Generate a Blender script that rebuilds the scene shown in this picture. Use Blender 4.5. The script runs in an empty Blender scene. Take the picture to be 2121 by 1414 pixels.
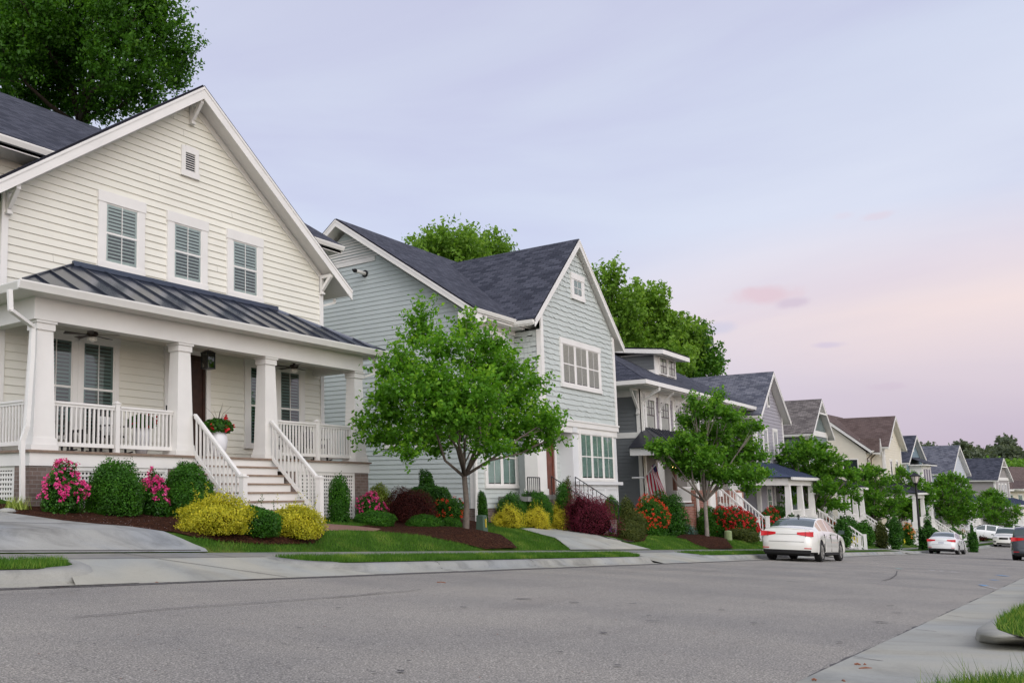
import bpy, bmesh, math, random
import numpy as np
from math import sin, cos, pi, radians
random.seed(7); RNG = np.random.default_rng(11)
scene = bpy.context.scene
COL = scene.collection

# ---------------------------------------------------------------- camera measurements (metres, camera at the origin)
FPX, CX, CY = 1840.04, 479.98, 801.70
YAW, PITCH, ROLL = .7614, .1134, .0011
def _axes():
    cy, sy, cp, sp, cr, sr = cos(YAW), sin(YAW), cos(PITCH), sin(PITCH), cos(ROLL), sin(ROLL)
    fwd = np.array([cy, sy, 0]); right = np.array([sy, -cy, 0]); up = np.array([0, 0, 1.])
    f2 = fwd*cp + up*sp; u2 = up*cp - fwd*sp
    return right*cr + u2*sr, u2*cr - right*sr, f2
AR, AU, AF = _axes()
def ray(u, v): return (u-CX)/FPX*AR - (v-CY)/FPX*AU + AF
def onY(u, v, Y): d = ray(u, v); return d*Y/d[1]
def onX(u, v, X): d = ray(u, v); return d*X/d[0]
def onZ(u, v, Z): d = ray(u, v); return d*Z/d[2]
def xz(u, v, Y): p = onY(u, v, Y); return float(p[0]), float(p[2])
PYS = [-300,-2.5,-1.0,0.35,0.6,1.15,7.6,8.0,8.15,8.95,9.75,10.5,11.5,12.5,13.5,15,25,60,600]
PRL = [.6,.45,.3,.17,.02,0,0,.02,.16,.19,.22,.50,.62,.72,.85,1.05,1.5,2.0,2.0]
def rx(X):
    X = np.asarray(X, float)
    a = -.752-.0461*X
    t = np.clip(X-70, 0, 55); b = -.752-.0461*70-(.0461*t-.00028*t*t)
    e = -.752-.0461*70-(.0461*55-.00028*55*55)
    c = e-.0153*(X-125)*np.exp(-np.clip(X-125, 0, 1e4)/200)
    r = np.where(X < 70, a, np.where(X < 125, b, c))
    return np.where(X < -15, -.752+.0461*15, r)
def bend(X):
    t = np.maximum(0, np.asarray(X, float)-75); return np.where(t < 75, .0008*t*t, 4.5+.12*(t-75))
def hg(X, Y): return rx(X)+np.interp(np.asarray(Y, float)+bend(X), PYS, PRL)
def H(X, Y): return float(hg(X, Y))
def G(u, v, up=0.):
    d = ray(u, v); t = np.linspace(3, 400, 60000)/np.linalg.norm(d)
    m = d[2]*t < hg(d[0]*t, d[1]*t)+up
    return d*t[np.argmax(m)] if m.any() else d*(13.2/d[1])
def gxy(u, v): p = G(u, v); return float(p[0]), float(p[1])

# ---------------------------------------------------------------- materials
MATS = {}
def nodes(name):
    m = bpy.data.materials.new(name); m.use_nodes = True
    nt = m.node_tree; b = nt.nodes['Principled BSDF']
    return m, nt, b
def N(nt, t, **kw):
    n = nt.nodes.new(t)
    for k, v in kw.items():
        if k.startswith('i_'): n.inputs[k[2:].replace('_', ' ')].default_value = v
        else: setattr(n, k, v)
    return n
def L(nt, a, b): nt.links.new(a, b)
def ramp(nt, fac, stops):
    r = nt.nodes.new('ShaderNodeValToRGB'); cr = r.color_ramp
    while len(cr.elements) < len(stops): cr.elements.new(.5)
    for e, (p, c) in zip(cr.elements, stops):
        e.position = p; e.color = (c[0], c[1], c[2], 1) if len(c) == 3 else c
    L(nt, fac, r.inputs[0]); return r
def mat(name, col, rough=.6, var=.08, scale=3., bump=0., bscale=60., metal=0., spec=.4, coat=0., dirt=0.):
    """painted / plain surface with slight tonal variation"""
    if name in MATS: return MATS[name]
    m, nt, b = nodes(name)
    g = N(nt, 'ShaderNodeNewGeometry')
    n = N(nt, 'ShaderNodeTexNoise', i_Scale=scale, i_Detail=5., i_Roughness=.6); L(nt, g.outputs['Position'], n.inputs['Vector'])
    lo = [c*(1-var) for c in col]; hi = [min(1, c*(1+var)) for c in col]
    r = ramp(nt, n.outputs['Fac'], [(.3, lo), (.7, hi)])
    L(nt, r.outputs[0], b.inputs['Base Color'])
    b.inputs['Roughness'].default_value = rough; b.inputs['Metallic'].default_value = metal
    b.inputs['Specular IOR Level'].default_value = spec; b.inputs['Coat Weight'].default_value = coat
    if bump:
        n2 = N(nt, 'ShaderNodeTexNoise', i_Scale=bscale, i_Detail=3.); L(nt, g.outputs['Position'], n2.inputs['Vector'])
        bp = N(nt, 'ShaderNodeBump', i_Strength=bump, i_Distance=.01); L(nt, n2.outputs['Fac'], bp.inputs['Height']); L(nt, bp.outputs[0], b.inputs['Normal'])
    MATS[name] = m; return m
def emis(name, col, s):
    m, nt, b = nodes(name); b.inputs['Base Color'].default_value = (*col, 1)
    b.inputs['Emission Color'].default_value = (*col, 1); b.inputs['Emission Strength'].default_value = s
    MATS[name] = m; return m
def glass_mat(name, tint=(.75,.85,.82), refl=.35):
    m, nt, b = nodes(name); nt.nodes.remove(b)
    out = nt.nodes['Material Output']
    tr = N(nt, 'ShaderNodeBsdfTransparent', i_Color=(*tint, 1)); gl = N(nt, 'ShaderNodeBsdfGlossy', i_Roughness=.03)
    fr = N(nt, 'ShaderNodeFresnel', i_IOR=1.5)
    g = N(nt, 'ShaderNodeNewGeometry'); n = N(nt, 'ShaderNodeTexNoise', i_Scale=1.3, i_Detail=1.); L(nt, g.outputs['Position'], n.inputs['Vector'])
    bp = N(nt, 'ShaderNodeBump', i_Strength=.06, i_Distance=.1); L(nt, n.outputs['Fac'], bp.inputs['Height']); L(nt, bp.outputs[0], gl.inputs['Normal'])
    ad = N(nt, 'ShaderNodeMath', operation='ADD', use_clamp=True); ad.inputs[1].default_value = refl-.04; L(nt, fr.outputs[0], ad.inputs[0])
    mx = N(nt, 'ShaderNodeMixShader'); L(nt, ad.outputs[0], mx.inputs[0]); L(nt, tr.outputs[0], mx.inputs[1]); L(nt, gl.outputs[0], mx.inputs[2])
    L(nt, mx.outputs[0], out.inputs['Surface']); MATS[name] = m; return m
def uvbrick_mat(name, c1, c2, mortar, bw, bh, ms, rough=.9, bump=.5, mix=.5, offset=.5, use_pos=None, blot=.25):
    """brick texture over UV (roof shingles, bricks); UVs are in metres"""
    if name in MATS: return MATS[name]
    m, nt, b = nodes(name)
    uv = N(nt, 'ShaderNodeUVMap')
    br = N(nt, 'ShaderNodeTexBrick', offset=offset)
    br.inputs['Color1'].default_value = (*c1, 1); br.inputs['Color2'].default_value = (*c2, 1); br.inputs['Mortar'].default_value = (*mortar, 1)
    br.inputs['Scale'].default_value = 1.; br.inputs['Mortar Size'].default_value = ms; br.inputs['Brick Width'].default_value = bw; br.inputs['Row Height'].default_value = bh
    br.inputs['Bias'].default_value = 0.; br.inputs['Mortar Smooth'].default_value = .2
    L(nt, uv.outputs[0], br.inputs['Vector'])
    n = N(nt, 'ShaderNodeTexNoise', i_Scale=1.1, i_Detail=6., i_Roughness=.7); L(nt, uv.outputs[0], n.inputs['Vector'])
    n3 = N(nt, 'ShaderNodeTexNoise', i_Scale=38., i_Detail=3., i_Roughness=.7); L(nt, uv.outputs[0], n3.inputs['Vector'])
    ad = N(nt, 'ShaderNodeMath', operation='ADD'); L(nt, n.outputs['Fac'], ad.inputs[0]); L(nt, n3.outputs['Fac'], ad.inputs[1])
    mr = N(nt, 'ShaderNodeMapRange', i_From_Min=.6, i_From_Max=1.4, i_To_Min=1-blot, i_To_Max=1+blot); L(nt, ad.outputs[0], mr.inputs['Value'])
    mx = N(nt, 'ShaderNodeVectorMath', operation='SCALE'); L(nt, br.outputs['Color'], mx.inputs[0]); L(nt, mr.outputs[0], mx.inputs['Scale'])
    L(nt, mx.outputs[0], b.inputs['Base Color']); b.inputs['Roughness'].default_value = rough; b.inputs['Specular IOR Level'].default_value = .25
    iv = N(nt, 'ShaderNodeMath', operation='SUBTRACT'); iv.inputs[0].default_value = 1.; L(nt, br.outputs['Fac'], iv.inputs[1])
    bp = N(nt, 'ShaderNodeBump', i_Strength=bump, i_Distance=.012); L(nt, iv.outputs[0], bp.inputs['Height']); L(nt, bp.outputs[0], b.inputs['Normal'])
    MATS[name] = m; return m
def leaf_mat(name, dark, mid, light, trans=.35, rough=.5):
    if name in MATS: return MATS[name]
    m, nt, b = nodes(name)
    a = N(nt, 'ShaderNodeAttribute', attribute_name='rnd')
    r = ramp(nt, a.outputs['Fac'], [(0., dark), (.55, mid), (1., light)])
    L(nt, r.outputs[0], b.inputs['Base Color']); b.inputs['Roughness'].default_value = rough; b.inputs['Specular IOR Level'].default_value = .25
    out = nt.nodes['Material Output']
    t = N(nt, 'ShaderNodeBsdfTranslucent'); mulc = N(nt, 'ShaderNodeVectorMath', operation='MULTIPLY'); mulc.inputs[1].default_value = (1.3, 1.35, .6)
    L(nt, r.outputs[0], mulc.inputs[0]); L(nt, mulc.outputs[0], t.inputs['Color'])
    mx = N(nt, 'ShaderNodeMixShader'); mx.inputs[0].default_value = trans
    L(nt, b.outputs[0], mx.inputs[1]); L(nt, t.outputs[0], mx.inputs[2]); L(nt, mx.outputs[0], out.inputs['Surface'])
    MATS[name] = m; return m

# ---------------------------------------------------------------- mesh builder
XF = [None]
class MB:
    def __init__(s): s.v = []; s.f = []; s.mi = []; s.uv = []; s.cur = 0
    def face(s, pts, uv=None):
        k = len(s.v); s.v += [tuple(map(float, p)) for p in pts]; s.f.append(tuple(range(k, k+len(pts)))); s.mi.append(s.cur)
        s.uv += (uv if uv else [(0, 0)]*len(pts)); return s
    def mesh(s, vs, fs):
        k = len(s.v); s.v += [tuple(map(float, p)) for p in vs]
        for f in fs: s.f.append(tuple(i+k for i in f)); s.mi.append(s.cur); s.uv += [(0, 0)]*len(f)
        return s
    def box(s, x0, x1, y0, y1, z0, z1):
        if x0 > x1: x0, x1 = x1, x0
        if y0 > y1: y0, y1 = y1, y0
        if z0 > z1: z0, z1 = z1, z0
        v = [(x0,y0,z0),(x1,y0,z0),(x1,y1,z0),(x0,y1,z0),(x0,y0,z1),(x1,y0,z1),(x1,y1,z1),(x0,y1,z1)]
        return s.mesh(v, [(3,2,1,0),(4,5,6,7),(0,1,5,4),(1,2,6,5),(2,3,7,6),(3,0,4,7)])
    def fbox(s, F, a0, a1, n0, n1, z0, z1):
        v = [F(a0,n0,z0),F(a1,n0,z0),F(a1,n1,z0),F(a0,n1,z0),F(a0,n0,z1),F(a1,n0,z1),F(a1,n1,z1),F(a0,n1,z1)]
        return s.mesh(v, [(3,2,1,0),(4,5,6,7),(0,1,5,4),(1,2,6,5),(2,3,7,6),(3,0,4,7)])
    def frust(s, x, y, z0, z1, wx0, wy0, wx1, wy1):
        v = [(x+sx*w/2, y+sy*h/2, z) for z, w, h in ((z0, wx0, wy0), (z1, wx1, wy1)) for sx, sy in ((-1,-1),(1,-1),(1,1),(-1,1))]
        return s.mesh(v, [(3,2,1,0),(4,5,6,7),(0,1,5,4),(1,2,6,5),(2,3,7,6),(3,0,4,7)])
    def prism(s, poly, vec):
        n = len(poly); P = [np.array(p, float) for p in poly]; Q = [p+np.array(vec, float) for p in P]
        return s.mesh(P+Q, [tuple(range(n))[::-1], tuple(range(n, 2*n))]+[(i, (i+1) % n, (i+1) % n+n, i+n) for i in range(n)])
    def bar(s, p, q, w, h, up=(0,0,1)):
        """rectangular bar from p to q"""
        p = np.array(p, float); q = np.array(q, float); d = q-p; l = np.linalg.norm(d); d = d/l
        up = np.array(up, float); r = np.cross(d, up); n = np.linalg.norm(r)
        if n < 1e-5: r = np.cross(d, (1,0,0)); n = np.linalg.norm(r)
        r /= n; u = np.cross(r, d)
        return s.prism([p+r*a*w/2+u*b*h/2 for a, b in ((-1,-1),(1,-1),(1,1),(-1,1))], q-p)
    def tube(s, pts, rad, n=8, cap=True):
        P = [np.array(p, float) for p in pts]; R = rad if hasattr(rad, '__len__') else [rad]*len(P)
        vs = []; ref = np.array((0.13, .27, .95)); m = len(P)
        for i, p in enumerate(P):
            d = P[min(i+1, m-1)]-P[max(i-1, 0)]; d /= (np.linalg.norm(d)+1e-9)
            a = np.cross(d, ref)
            if np.linalg.norm(a) < .1: a = np.cross(d, (1, .1, 0))
            a /= np.linalg.norm(a); b = np.cross(d, a)
            for k in range(n): t = 2*pi*k/n; vs.append(p+R[i]*(a*cos(t)+b*sin(t)))
        fs = [(i*n+k, i*n+(k+1) % n, (i+1)*n+(k+1) % n, (i+1)*n+k) for i in range(m-1) for k in range(n)]
        if cap: fs += [tuple(range(n))[::-1], tuple(range((m-1)*n, m*n))]
        return s.mesh(vs, fs)
    def lathe(s, prof, c, n=20, sx=1., sy=1.):
        vs = [(c[0]+r*cos(2*pi*k/n)*sx, c[1]+r*sin(2*pi*k/n)*sy, c[2]+z) for r, z in prof for k in range(n)]
        m = len(prof)
        fs = [(i*n+k, i*n+(k+1) % n, (i+1)*n+(k+1) % n, (i+1)*n+k) for i in range(m-1) for k in range(n)]+[tuple(range(n))[::-1], tuple(range((m-1)*n, m*n))]
        return s.mesh(vs, fs)
    def build(s, name, mats, parent=None, smooth=False, **tags):
        if XF[0]:
            ox, oy, th = XF[0]; c_, s_ = cos(th), sin(th); s.v = [(ox+c_*x-s_*y, oy+s_*x+c_*y, z) for x, y, z in s.v]
        me = bpy.data.meshes.new(name); me.from_pydata(s.v, [], s.f)
        if not isinstance(mats, (list, tuple)): mats = [mats]
        for m in mats: me.materials.append(m)
        if any(s.mi): me.polygons.foreach_set('material_index', s.mi)
        uvl = me.uv_layers.new(name='UVMap'); uvl.data.foreach_set('uv', np.array(s.uv, float).ravel())
        if smooth: me.polygons.foreach_set('use_smooth', [True]*len(s.f))
        me.update()
        o = bpy.data.objects.new(name, me); COL.objects.link(o); setp(o, parent); tag(o, **tags); return o
def setp(o, parent):
    if parent is not None:
        o.parent = parent
        o.matrix_parent_inverse = parent.matrix_basis.inverted()
def tag(o, label=None, cat=None, group=None, kind=None):
    if label: o['label'] = label
    if cat: o['category'] = cat
    if group: o['group'] = group
    if kind: o['kind'] = kind
    return o
def thing(name, loc, label, cat, group=None, rz=0.):
    o = bpy.data.objects.new(name, None); COL.objects.link(o); o.location = loc; o.rotation_euler = (0, 0, rz)
    o.empty_display_size = .2; return tag(o, label, cat, group)
def dup(o, loc, rz=None, sc=None, label=None, group=None):
    def cp(s, par):
        c = s.copy(); COL.objects.link(c)
        if par is not None: c.parent = par
        for ch in s.children: cp(ch, c)
        return c
    c = cp(o, None); c.location = loc
    if rz is not None: c.rotation_euler = (0, 0, rz)
    if sc is not None: c.scale = sc if hasattr(sc, '__len__') else (sc,)*3
    if label: c['label'] = label
    if group: c['group'] = group
    return c
def frameY(Y, s=-1):   # wall facing -Y: a = X, n = outwards
    return lambda a, n, z: (a, Y+s*n, z)
def frameX(X, s=-1):   # wall facing -X: a = Y
    return lambda a, n, z: (X+s*n, a, z)

# ---------------------------------------------------------------- building pieces
def clipx(poly, z):
    """a-extent of convex polygon [(a,z)] at height z"""
    xs = []
    for (a0, z0), (a1, z1) in zip(poly, poly[1:]+poly[:1]):
        if (z0-z)*(z1-z) <= 0 and z0 != z1: xs.append(a0+(a1-a0)*(z-z0)/(z1-z0))
        elif z0 == z1 == z: xs += [a0, a1]
    return (min(xs), max(xs)) if xs else None
def siding(F, poly, m, parent, ex=.17, lip=.025, name='siding', z0=None, stagger=0, lab=None):
    mb = MB(); za = min(z for a, z in poly); zb = max(z for a, z in poly)
    z = za if z0 is None else z0
    rnd = random.Random(int(za*100)+len(poly))
    while z < zb-.01:
        t = min(z+ex, zb-.003); e0 = clipx(poly, max(z, za)+.001); e1 = clipx(poly, t-.001)
        zz = max(z, za)
        if e0 and e1 and e0[1]-e0[0] > .03:
            if e1[1]-e1[0] < .01: e1 = (sum(e1)/2-.005, sum(e1)/2+.005)
            if not stagger:
                n1 = .003
                mb.face([F(e0[0],lip,zz),F(e0[1],lip,zz),F(e1[1],n1,t),F(e1[0],n1,t)])
                mb.face([F(e0[0],0,zz),F(e0[1],0,zz),F(e0[1],lip,zz),F(e0[0],lip,zz)])
            else:
                a = e0[0]-rnd.random()*.1
                while a < e0[1]:
                    w = rnd.uniform(.1, .24); b = a+w-.006; dz = rnd.choice((0., .0, .022, .034)); l = lip*rnd.uniform(.75, 1.1)
                    aa, bb = max(a, e0[0]), min(b, e0[1]); ta, tb = max(a, e1[0]), min(b, e1[1])
                    if bb-aa > .01 and tb-ta > .005:
                        mb.face([F(aa,l,zz+dz),F(bb,l,zz+dz),F(tb,.004,t),F(ta,.004,t)])
                        mb.face([F(aa,0,zz+dz),F(bb,0,zz+dz),F(bb,l,zz+dz),F(aa,l,zz+dz)])
                    a += w
        z += ex
    mb.face([F(a, 0, z) for a, z in poly])
    o = mb.build(name, m, parent)
    if lab: o['label'] = lab
    return o
def window(F, a0, a1, z0, z1, parent, M, cols=2, rows=(1, 1), trim=.11, head=.16, sill=.1, blind='shutter', sash='w', n=1, name='window', apron=0, lw=.018, deep=.028):
    """outer trim rectangle a0..a1, z0..z1; n ganged sashes"""
    tw = MB(); T = .062
    tw.fbox(F, a0, a0+trim, 0, T, z0, z1-head); tw.fbox(F, a1-trim, a1, 0, T, z0, z1-head)
    tw.fbox(F, a0-.02, a1+.02, 0, T+.012, z1-head, z1)
    if apron: tw.fbox(F, a0-.02, a1+.02, 0, T-.004, z0-apron, z0-.0)
    tw.fbox(F, a0-.012, a1+.012, 0, T+.02, z0, z0+sill)
    w = tw.build(name, M['trim'], parent)
    inner = (a1-a0-2*trim); mull = .13 if n > 1 else 0; pw = (inner-mull*(n-1))/n
    for k in range(n):
        b0 = a0+trim+k*(pw+mull); b1 = b0+pw; y0 = z0+sill; y1 = z1-head
        if k:
            mm = MB(); mm.fbox(F, b0-mull, b0, 0, T-.002, y0, y1); mm.build('mullion', M['trim'], w)
        sm = MB(); fr = .032
        for q0, q1, r0, r1 in ((b0, b0+fr, y0, y1), (b1-fr, b1, y0, y1), (b0+fr, b1-fr, y0, y0+fr+.01), (b0+fr, b1-fr, y1-fr, y1)):
            sm.fbox(F, q0, q1, 0, .05, r0, r1)
        zm = (y0+y1)/2 if rows[1] else y0
        if rows[1]: sm.fbox(F, b0+fr, b1-fr, 0, .056, zm-.022, zm+.022)
        for lo, hi, rr in ((zm, y1, rows[0]), (y0, zm, rows[1])):
            if not rr: continue
            cc = cols if (rr > 0) else 1
            if rr < 0: continue
            for c in range(1, cc): x = b0+fr+(b1-b0-2*fr)*c/cc; sm.fbox(F, x-lw/2, x+lw/2, 0, .052, lo, hi)
            for r in range(1, rr): z = lo+(hi-lo)*r/rr; sm.fbox(F, b0+fr, b1-fr, 0, .051, z-lw/2, z+lw/2)
        sm.build('sash', M['sash_dark'] if sash == 'd' else M['trim'], w)
        g = MB(); g.face([F(b0+fr,.047,y0+fr),F(b1-fr,.047,y0+fr),F(b1-fr,.047,y1-fr),F(b0+fr,.047,y1-fr)]); g.build('pane', M['glass'], w)
        bk = MB(); bk.fbox(F, b0+fr-.01, b1-fr+.01, 0, deep, y0+fr-.01, y1-fr+.01)
        bk.build('interior', M['void'] if blind in ('shutter', 'blind', 'blind_teal', 'shutter_dark') else M['curtain' if blind == 'curtain' else 'void'], w)
        if blind in ('shutter', 'blind', 'blind_teal', 'shutter_dark'):
            sdk = blind == 'shutter_dark'; blind = 'shutter' if sdk else blind
            s = MB(); x0, x1, yy0, yy1 = b0+fr, b1-fr, y0+fr, y1-fr
            ex = .078 if blind == 'shutter' else .05
            if blind == 'shutter':
                for q0, q1 in ((x0, x0+.045), (x1-.045, x1)): s.fbox(F, q0, q1, .031, .042, yy0, yy1)
                for r0, r1 in ((yy0, yy0+.06), (yy1-.05, yy1), (zm-.03, zm+.03)): s.fbox(F, x0, x1, .031, .0425, r0, r1)
            z = yy0+.05; 
            while z < yy1-.03:
                t = ex*(.62 if z > zm else .42) if blind == 'shutter' else ex*.985
                s.face([F(x0,.041,z),F(x1,.041,z),F(x1,.031,z+t),F(x0,.031,z+t)]); z += ex
            s.build('shutter' if blind == 'shutter' else 'blind', M[('slat_dark' if sdk else 'slat') if blind == 'shutter' else blind], w)
            if sdk: blind = 'shutter_dark'
    return w
def roof_slab(poly, m, parent, th=.05, name='roof', eave=(0, 1), mb=None):
    """poly: 3D planar polygon (counter-clockwise from above); UV: u along edge poly[0]->poly[1], v up the slope"""
    P = [np.array(p, float) for p in poly]; e = P[eave[1]]-P[eave[0]]; e /= np.linalg.norm(e)
    nrm = np.cross(P[1]-P[0], P[2]-P[1]); nrm /= np.linalg.norm(nrm)
    if nrm[2] < 0: nrm = -nrm
    s = np.cross(nrm, e); own = mb is None; mb = mb or MB()
    T = [p+nrm*th for p in P]
    mb.face(T, [(float(np.dot(p-P[0], e)), float(np.dot(p-P[0], s))) for p in T]); mb.face(P[::-1])
    for i in range(len(P)): j = (i+1) % len(P); mb.face([P[i], P[j], T[j], T[i]])
    return mb.build(name, m, parent) if own else mb
def gable_roof(Mp, a0, aa, a1, z0, za, z1, b0, b1, M, parent, barge=.22, rmat='shingle', ends=(1, 1), gut=(1, 1), bend=None, rb0=None, rb1=None, name='roof'):
    """Mp(a,b,z)->world. ridge at a=aa, eaves at a0 (z0) and a1 (z1), rake planes b0/b1. rb0/rb1: where each slope's ridge line ends (for valleys)"""
    r = MB(); so = MB(); th = .05
    for (ae, ze) in ((a0, z0), (a1, z1)):
        P = [Mp(ae,b0-.015,ze),Mp(ae,b1+.015,ze),Mp(aa,b1+.015,za),Mp(aa,b0-.015,za)]
        roof_slab(P, None, None, th, mb=r)
        d = .13
        so.prism([Mp(ae,b0+.004,ze-.004),Mp(ae,b0+.004,ze-d),Mp(aa,b0+.004,za-d*1.25),Mp(aa,b0+.004,za-.004)], np.array(Mp(0,b1-.004,0))-np.array(Mp(0,b0+.004,0)))
    ro = r.build(name, M[rmat], parent); so.build('soffit', M['soffit'], ro)
    for on, b, sg in ((ends[0], b0, -1), (ends[1], b1, 1)):
        if not on: continue
        bb = MB()
        sl0 = (za-z0)/(aa-a0); sl1 = (z1-za)/(a1-aa)
        k0 = barge*math.hypot(1, sl0); k1 = barge*math.hypot(1, sl1); kk = min(k0, k1)
        v = np.array(Mp(0,b+sg*.03,0))-np.array(Mp(0,b,0))
        bb.prism([Mp(a0,b,z0-.002),Mp(aa,b,za-.002),Mp(aa,b,za-k0),Mp(a0,b,z0-k0*.9)], v)
        bb.prism([Mp(a1,b,z1-.002),Mp(aa,b,za-.0025),Mp(aa,b,za-k1),Mp(a1,b,z1-k1*.9)], v)
        # thin upper fillet board
        v2 = np.array(Mp(0,b+sg*.045,0))-np.array(Mp(0,b,0)); t = .07
        bb.prism([Mp(a0,b,z0-.001),Mp(aa,b,za-.001),Mp(aa,b,za-t),Mp(a0,b,z0-t)], v2)
        bb.prism([Mp(a1,b,z1-.001),Mp(aa,b,za-.0015),Mp(aa,b,za-t),Mp(a1,b,z1-t)], v2)
        bb.build('bargeboard', M['trim'], ro)
    for on, ae, ze, sg in ((gut[0], a0, z0, -1), (gut[1], a1, z1, 1)):
        if not on: continue
        gb = MB(); gb.prism([Mp(ae,b0+.03,ze-.17),Mp(ae+sg*.02,b0+.03,ze-.17),Mp(ae+sg*.02,b0+.03,ze-.12),Mp(ae+sg*.07,b0+.03,ze-.12),Mp(ae+sg*.1,b0+.03,ze-.02),Mp(ae+sg*.1,b0+.03,ze),Mp(ae,b0+.03,ze)],
            np.array(Mp(0,b1-.03,0))-np.array(Mp(0,b0+.03,0)))
        gb.build('gutter', M['gutter'], ro)
    return ro
def mapY(a, b, z): return (a, b, z)      # ridge along Y
def mapX(a, b, z): return (b, a, z)      # ridge along X
def bracket(F, a, z, s, parent, M, w=.1):
    """knee brace under an eave: vertical leg on the wall, arm out to n=s, and a diagonal strut"""
    mb = MB(); mb.fbox(F, a-w/2, a+w/2, .03, .11, z-s*1.15, z); mb.fbox(F, a-w/2, a+w/2, .11, s, z-.09, z)
    p = np.array(F(a, .1, z-s*.95)); q = np.array(F(a, s*.92, z-.06)); mb.bar(p, q, w*.8, .09, up=np.array(F(1,0,0))-np.array(F(0,0,0)))
    mb.fbox(F, a-w*.65, a+w*.65, .03, .14, z-s*1.25, z-s*1.15)
    return mb.build('bracket', M['trim'], parent)
def railing(p, q, z0, z1, parent, M, gap=.11, w=.034, name='railing', rake=False, post0=False, post1=False):
    """balustrade between ground points p and q (3D feet); rails follow the slope"""
    p = np.array(p, float); q = np.array(q, float); mb = MB(); L_ = np.linalg.norm((q-p)[:2]); n = max(2, int(round(L_/gap)))
    up = np.array([0, 0, 1.])
    mb.bar(p+up*(z1-.02), q+up*(z1-.02), .085, .04); mb.bar(p+up*(z1-.065), q+up*(z1-.065), .045, .05); mb.bar(p+up*z0, q+up*z0, .045, .075)
    for i in range(n):
        c = p+(q-p)*(i+.5)/n; mb.box(c[0]-w/2, c[0]+w/2, c[1]-w/2, c[1]+w/2, c[2]+z0, c[2]+z1-.05)
    return mb.build(name, M['trim'], parent)
def downspout(pts, parent, m, w=.075, h=.055):
    mb = MB()
    for a, b in zip(pts, pts[1:]):
        d = np.array(b, float)-np.array(a, float); mb.bar(np.array(a)-d*.01, np.array(b)+d*.01, w, h, up=(0, 1, .01) if abs(d[2]) > .5*np.linalg.norm(d) else (0, 0, 1))
    return mb.build('downspout', m, parent)
def lattice(F, a0, a1, z0, z1, parent, M, step=.085):
    mb = MB(); t = .05
    mb.cur = 1; mb.fbox(F, a0, a1, -.06, -.03, z0, z1); mb.cur = 0
    for q0, q1, r0, r1 in ((a0, a0+.07, z0, z1), (a1-.07, a1, z0, z1), (a0+.07, a1-.07, z1-.07, z1), (a0+.07, a1-.07, z0, z0+.07)): mb.fbox(F, q0, q1, 0, .03, r0, r1)
    z = z0+.07+step*.5
    while z < z1-.08: mb.fbox(F, a0+.07, a1-.07, .006, .014, z, z+step*.5); z += step
    a = a0+.07+step*.5
    while a < a1-.08: mb.fbox(F, a, a+step*.45, -.004, .005, z0, z1-.07); a += step
    return mb.build('lattice', [M['trim'], M['void']], parent)
# ---------------------------------------------------------------- camera, world, sun
cam = bpy.data.cameras.new('camera'); co = bpy.data.objects.new('camera', cam); COL.objects.link(co)
cam.sensor_fit = 'HORIZONTAL'; cam.sensor_width = 36; cam.lens = FPX/2121*36
cam.shift_x = -(CX-1060.5)/2121; cam.shift_y = (CY-707)/2121; cam.clip_start = .05; cam.clip_end = 5000
import mathutils
co.matrix_world = mathutils.Matrix(((AR[0],AU[0],-AF[0],0),(AR[1],AU[1],-AF[1],0),(AR[2],AU[2],-AF[2],0),(0,0,0,1)))
scene.camera = co
scene.view_settings.view_transform = 'Standard'; scene.view_settings.look = 'None'; scene.view_settings.exposure = EXPO = 0.0
scene.cycles.max_bounces = 6; scene.cycles.transparent_max_bounces = 12

w = bpy.data.worlds.new('World'); scene.world = w; w.use_nodes = True; nt = w.node_tree
bg = nt.nodes['Background']; wo = nt.nodes['World Output']
tc = N(nt, 'ShaderNodeTexCoord'); sx = N(nt, 'ShaderNodeSeparateXYZ'); L(nt, tc.outputs['Generated'], sx.inputs[0])
# dusk overcast: cool lavender-blue overhead, peach and pink low towards the end of the street (+X)
el = N(nt, 'ShaderNodeMapRange', i_From_Min=0., i_From_Max=.75); L(nt, sx.outputs['Z'], el.inputs['Value'])
cool = ramp(nt, el.outputs[0], [(0., (.60,.56,.68)), (.14, (.66,.65,.79)), (.34, (.64,.70,.855)), (.52, (.615,.655,.81)), (.75, (.56,.58,.745)), (1., (.47,.50,.68))])
warm = ramp(nt, el.outputs[0], [(0., (.50,.42,.54)), (.07, (.57,.485,.60)), (.14, (.67,.575,.65)), (.215, (.83,.69,.69)), (.27, (.78,.70,.755)), (.34, (.67,.70,.835)), (.52, (.615,.665,.82)), (.75, (.56,.59,.75)), (1., (.47,.50,.68))])
dx = N(nt, 'ShaderNodeVectorMath', operation='DOT_PRODUCT'); dx.inputs[1].default_value = (.985, -.17, 0); L(nt, tc.outputs['Generated'], dx.inputs[0])
wf = N(nt, 'ShaderNodeMapRange', i_From_Min=.74, i_From_Max=.99, interpolation_type='SMOOTHSTEP'); L(nt, dx.outputs['Value'], wf.inputs['Value'])
mp = N(nt, 'ShaderNodeMapping'); mp.inputs['Scale'].default_value = (1.2, 1.2, 5.); mp.inputs['Rotation'].default_value = (.12, .05, .3); L(nt, tc.outputs['Generated'], mp.inputs[0])
cn = N(nt, 'ShaderNodeTexNoise', i_Scale=1.7, i_Detail=5., i_Roughness=.52, i_Distortion=.5); L(nt, mp.outputs[0], cn.inputs['Vector'])
wf2 = N(nt, 'ShaderNodeMath', operation='MULTIPLY_ADD', use_clamp=True); wf2.inputs[1].default_value = .35
cn_c = N(nt, 'ShaderNodeMath', operation='SUBTRACT'); cn_c.inputs[1].default_value = .5; L(nt, cn.outputs['Fac'], cn_c.inputs[0])
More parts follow.
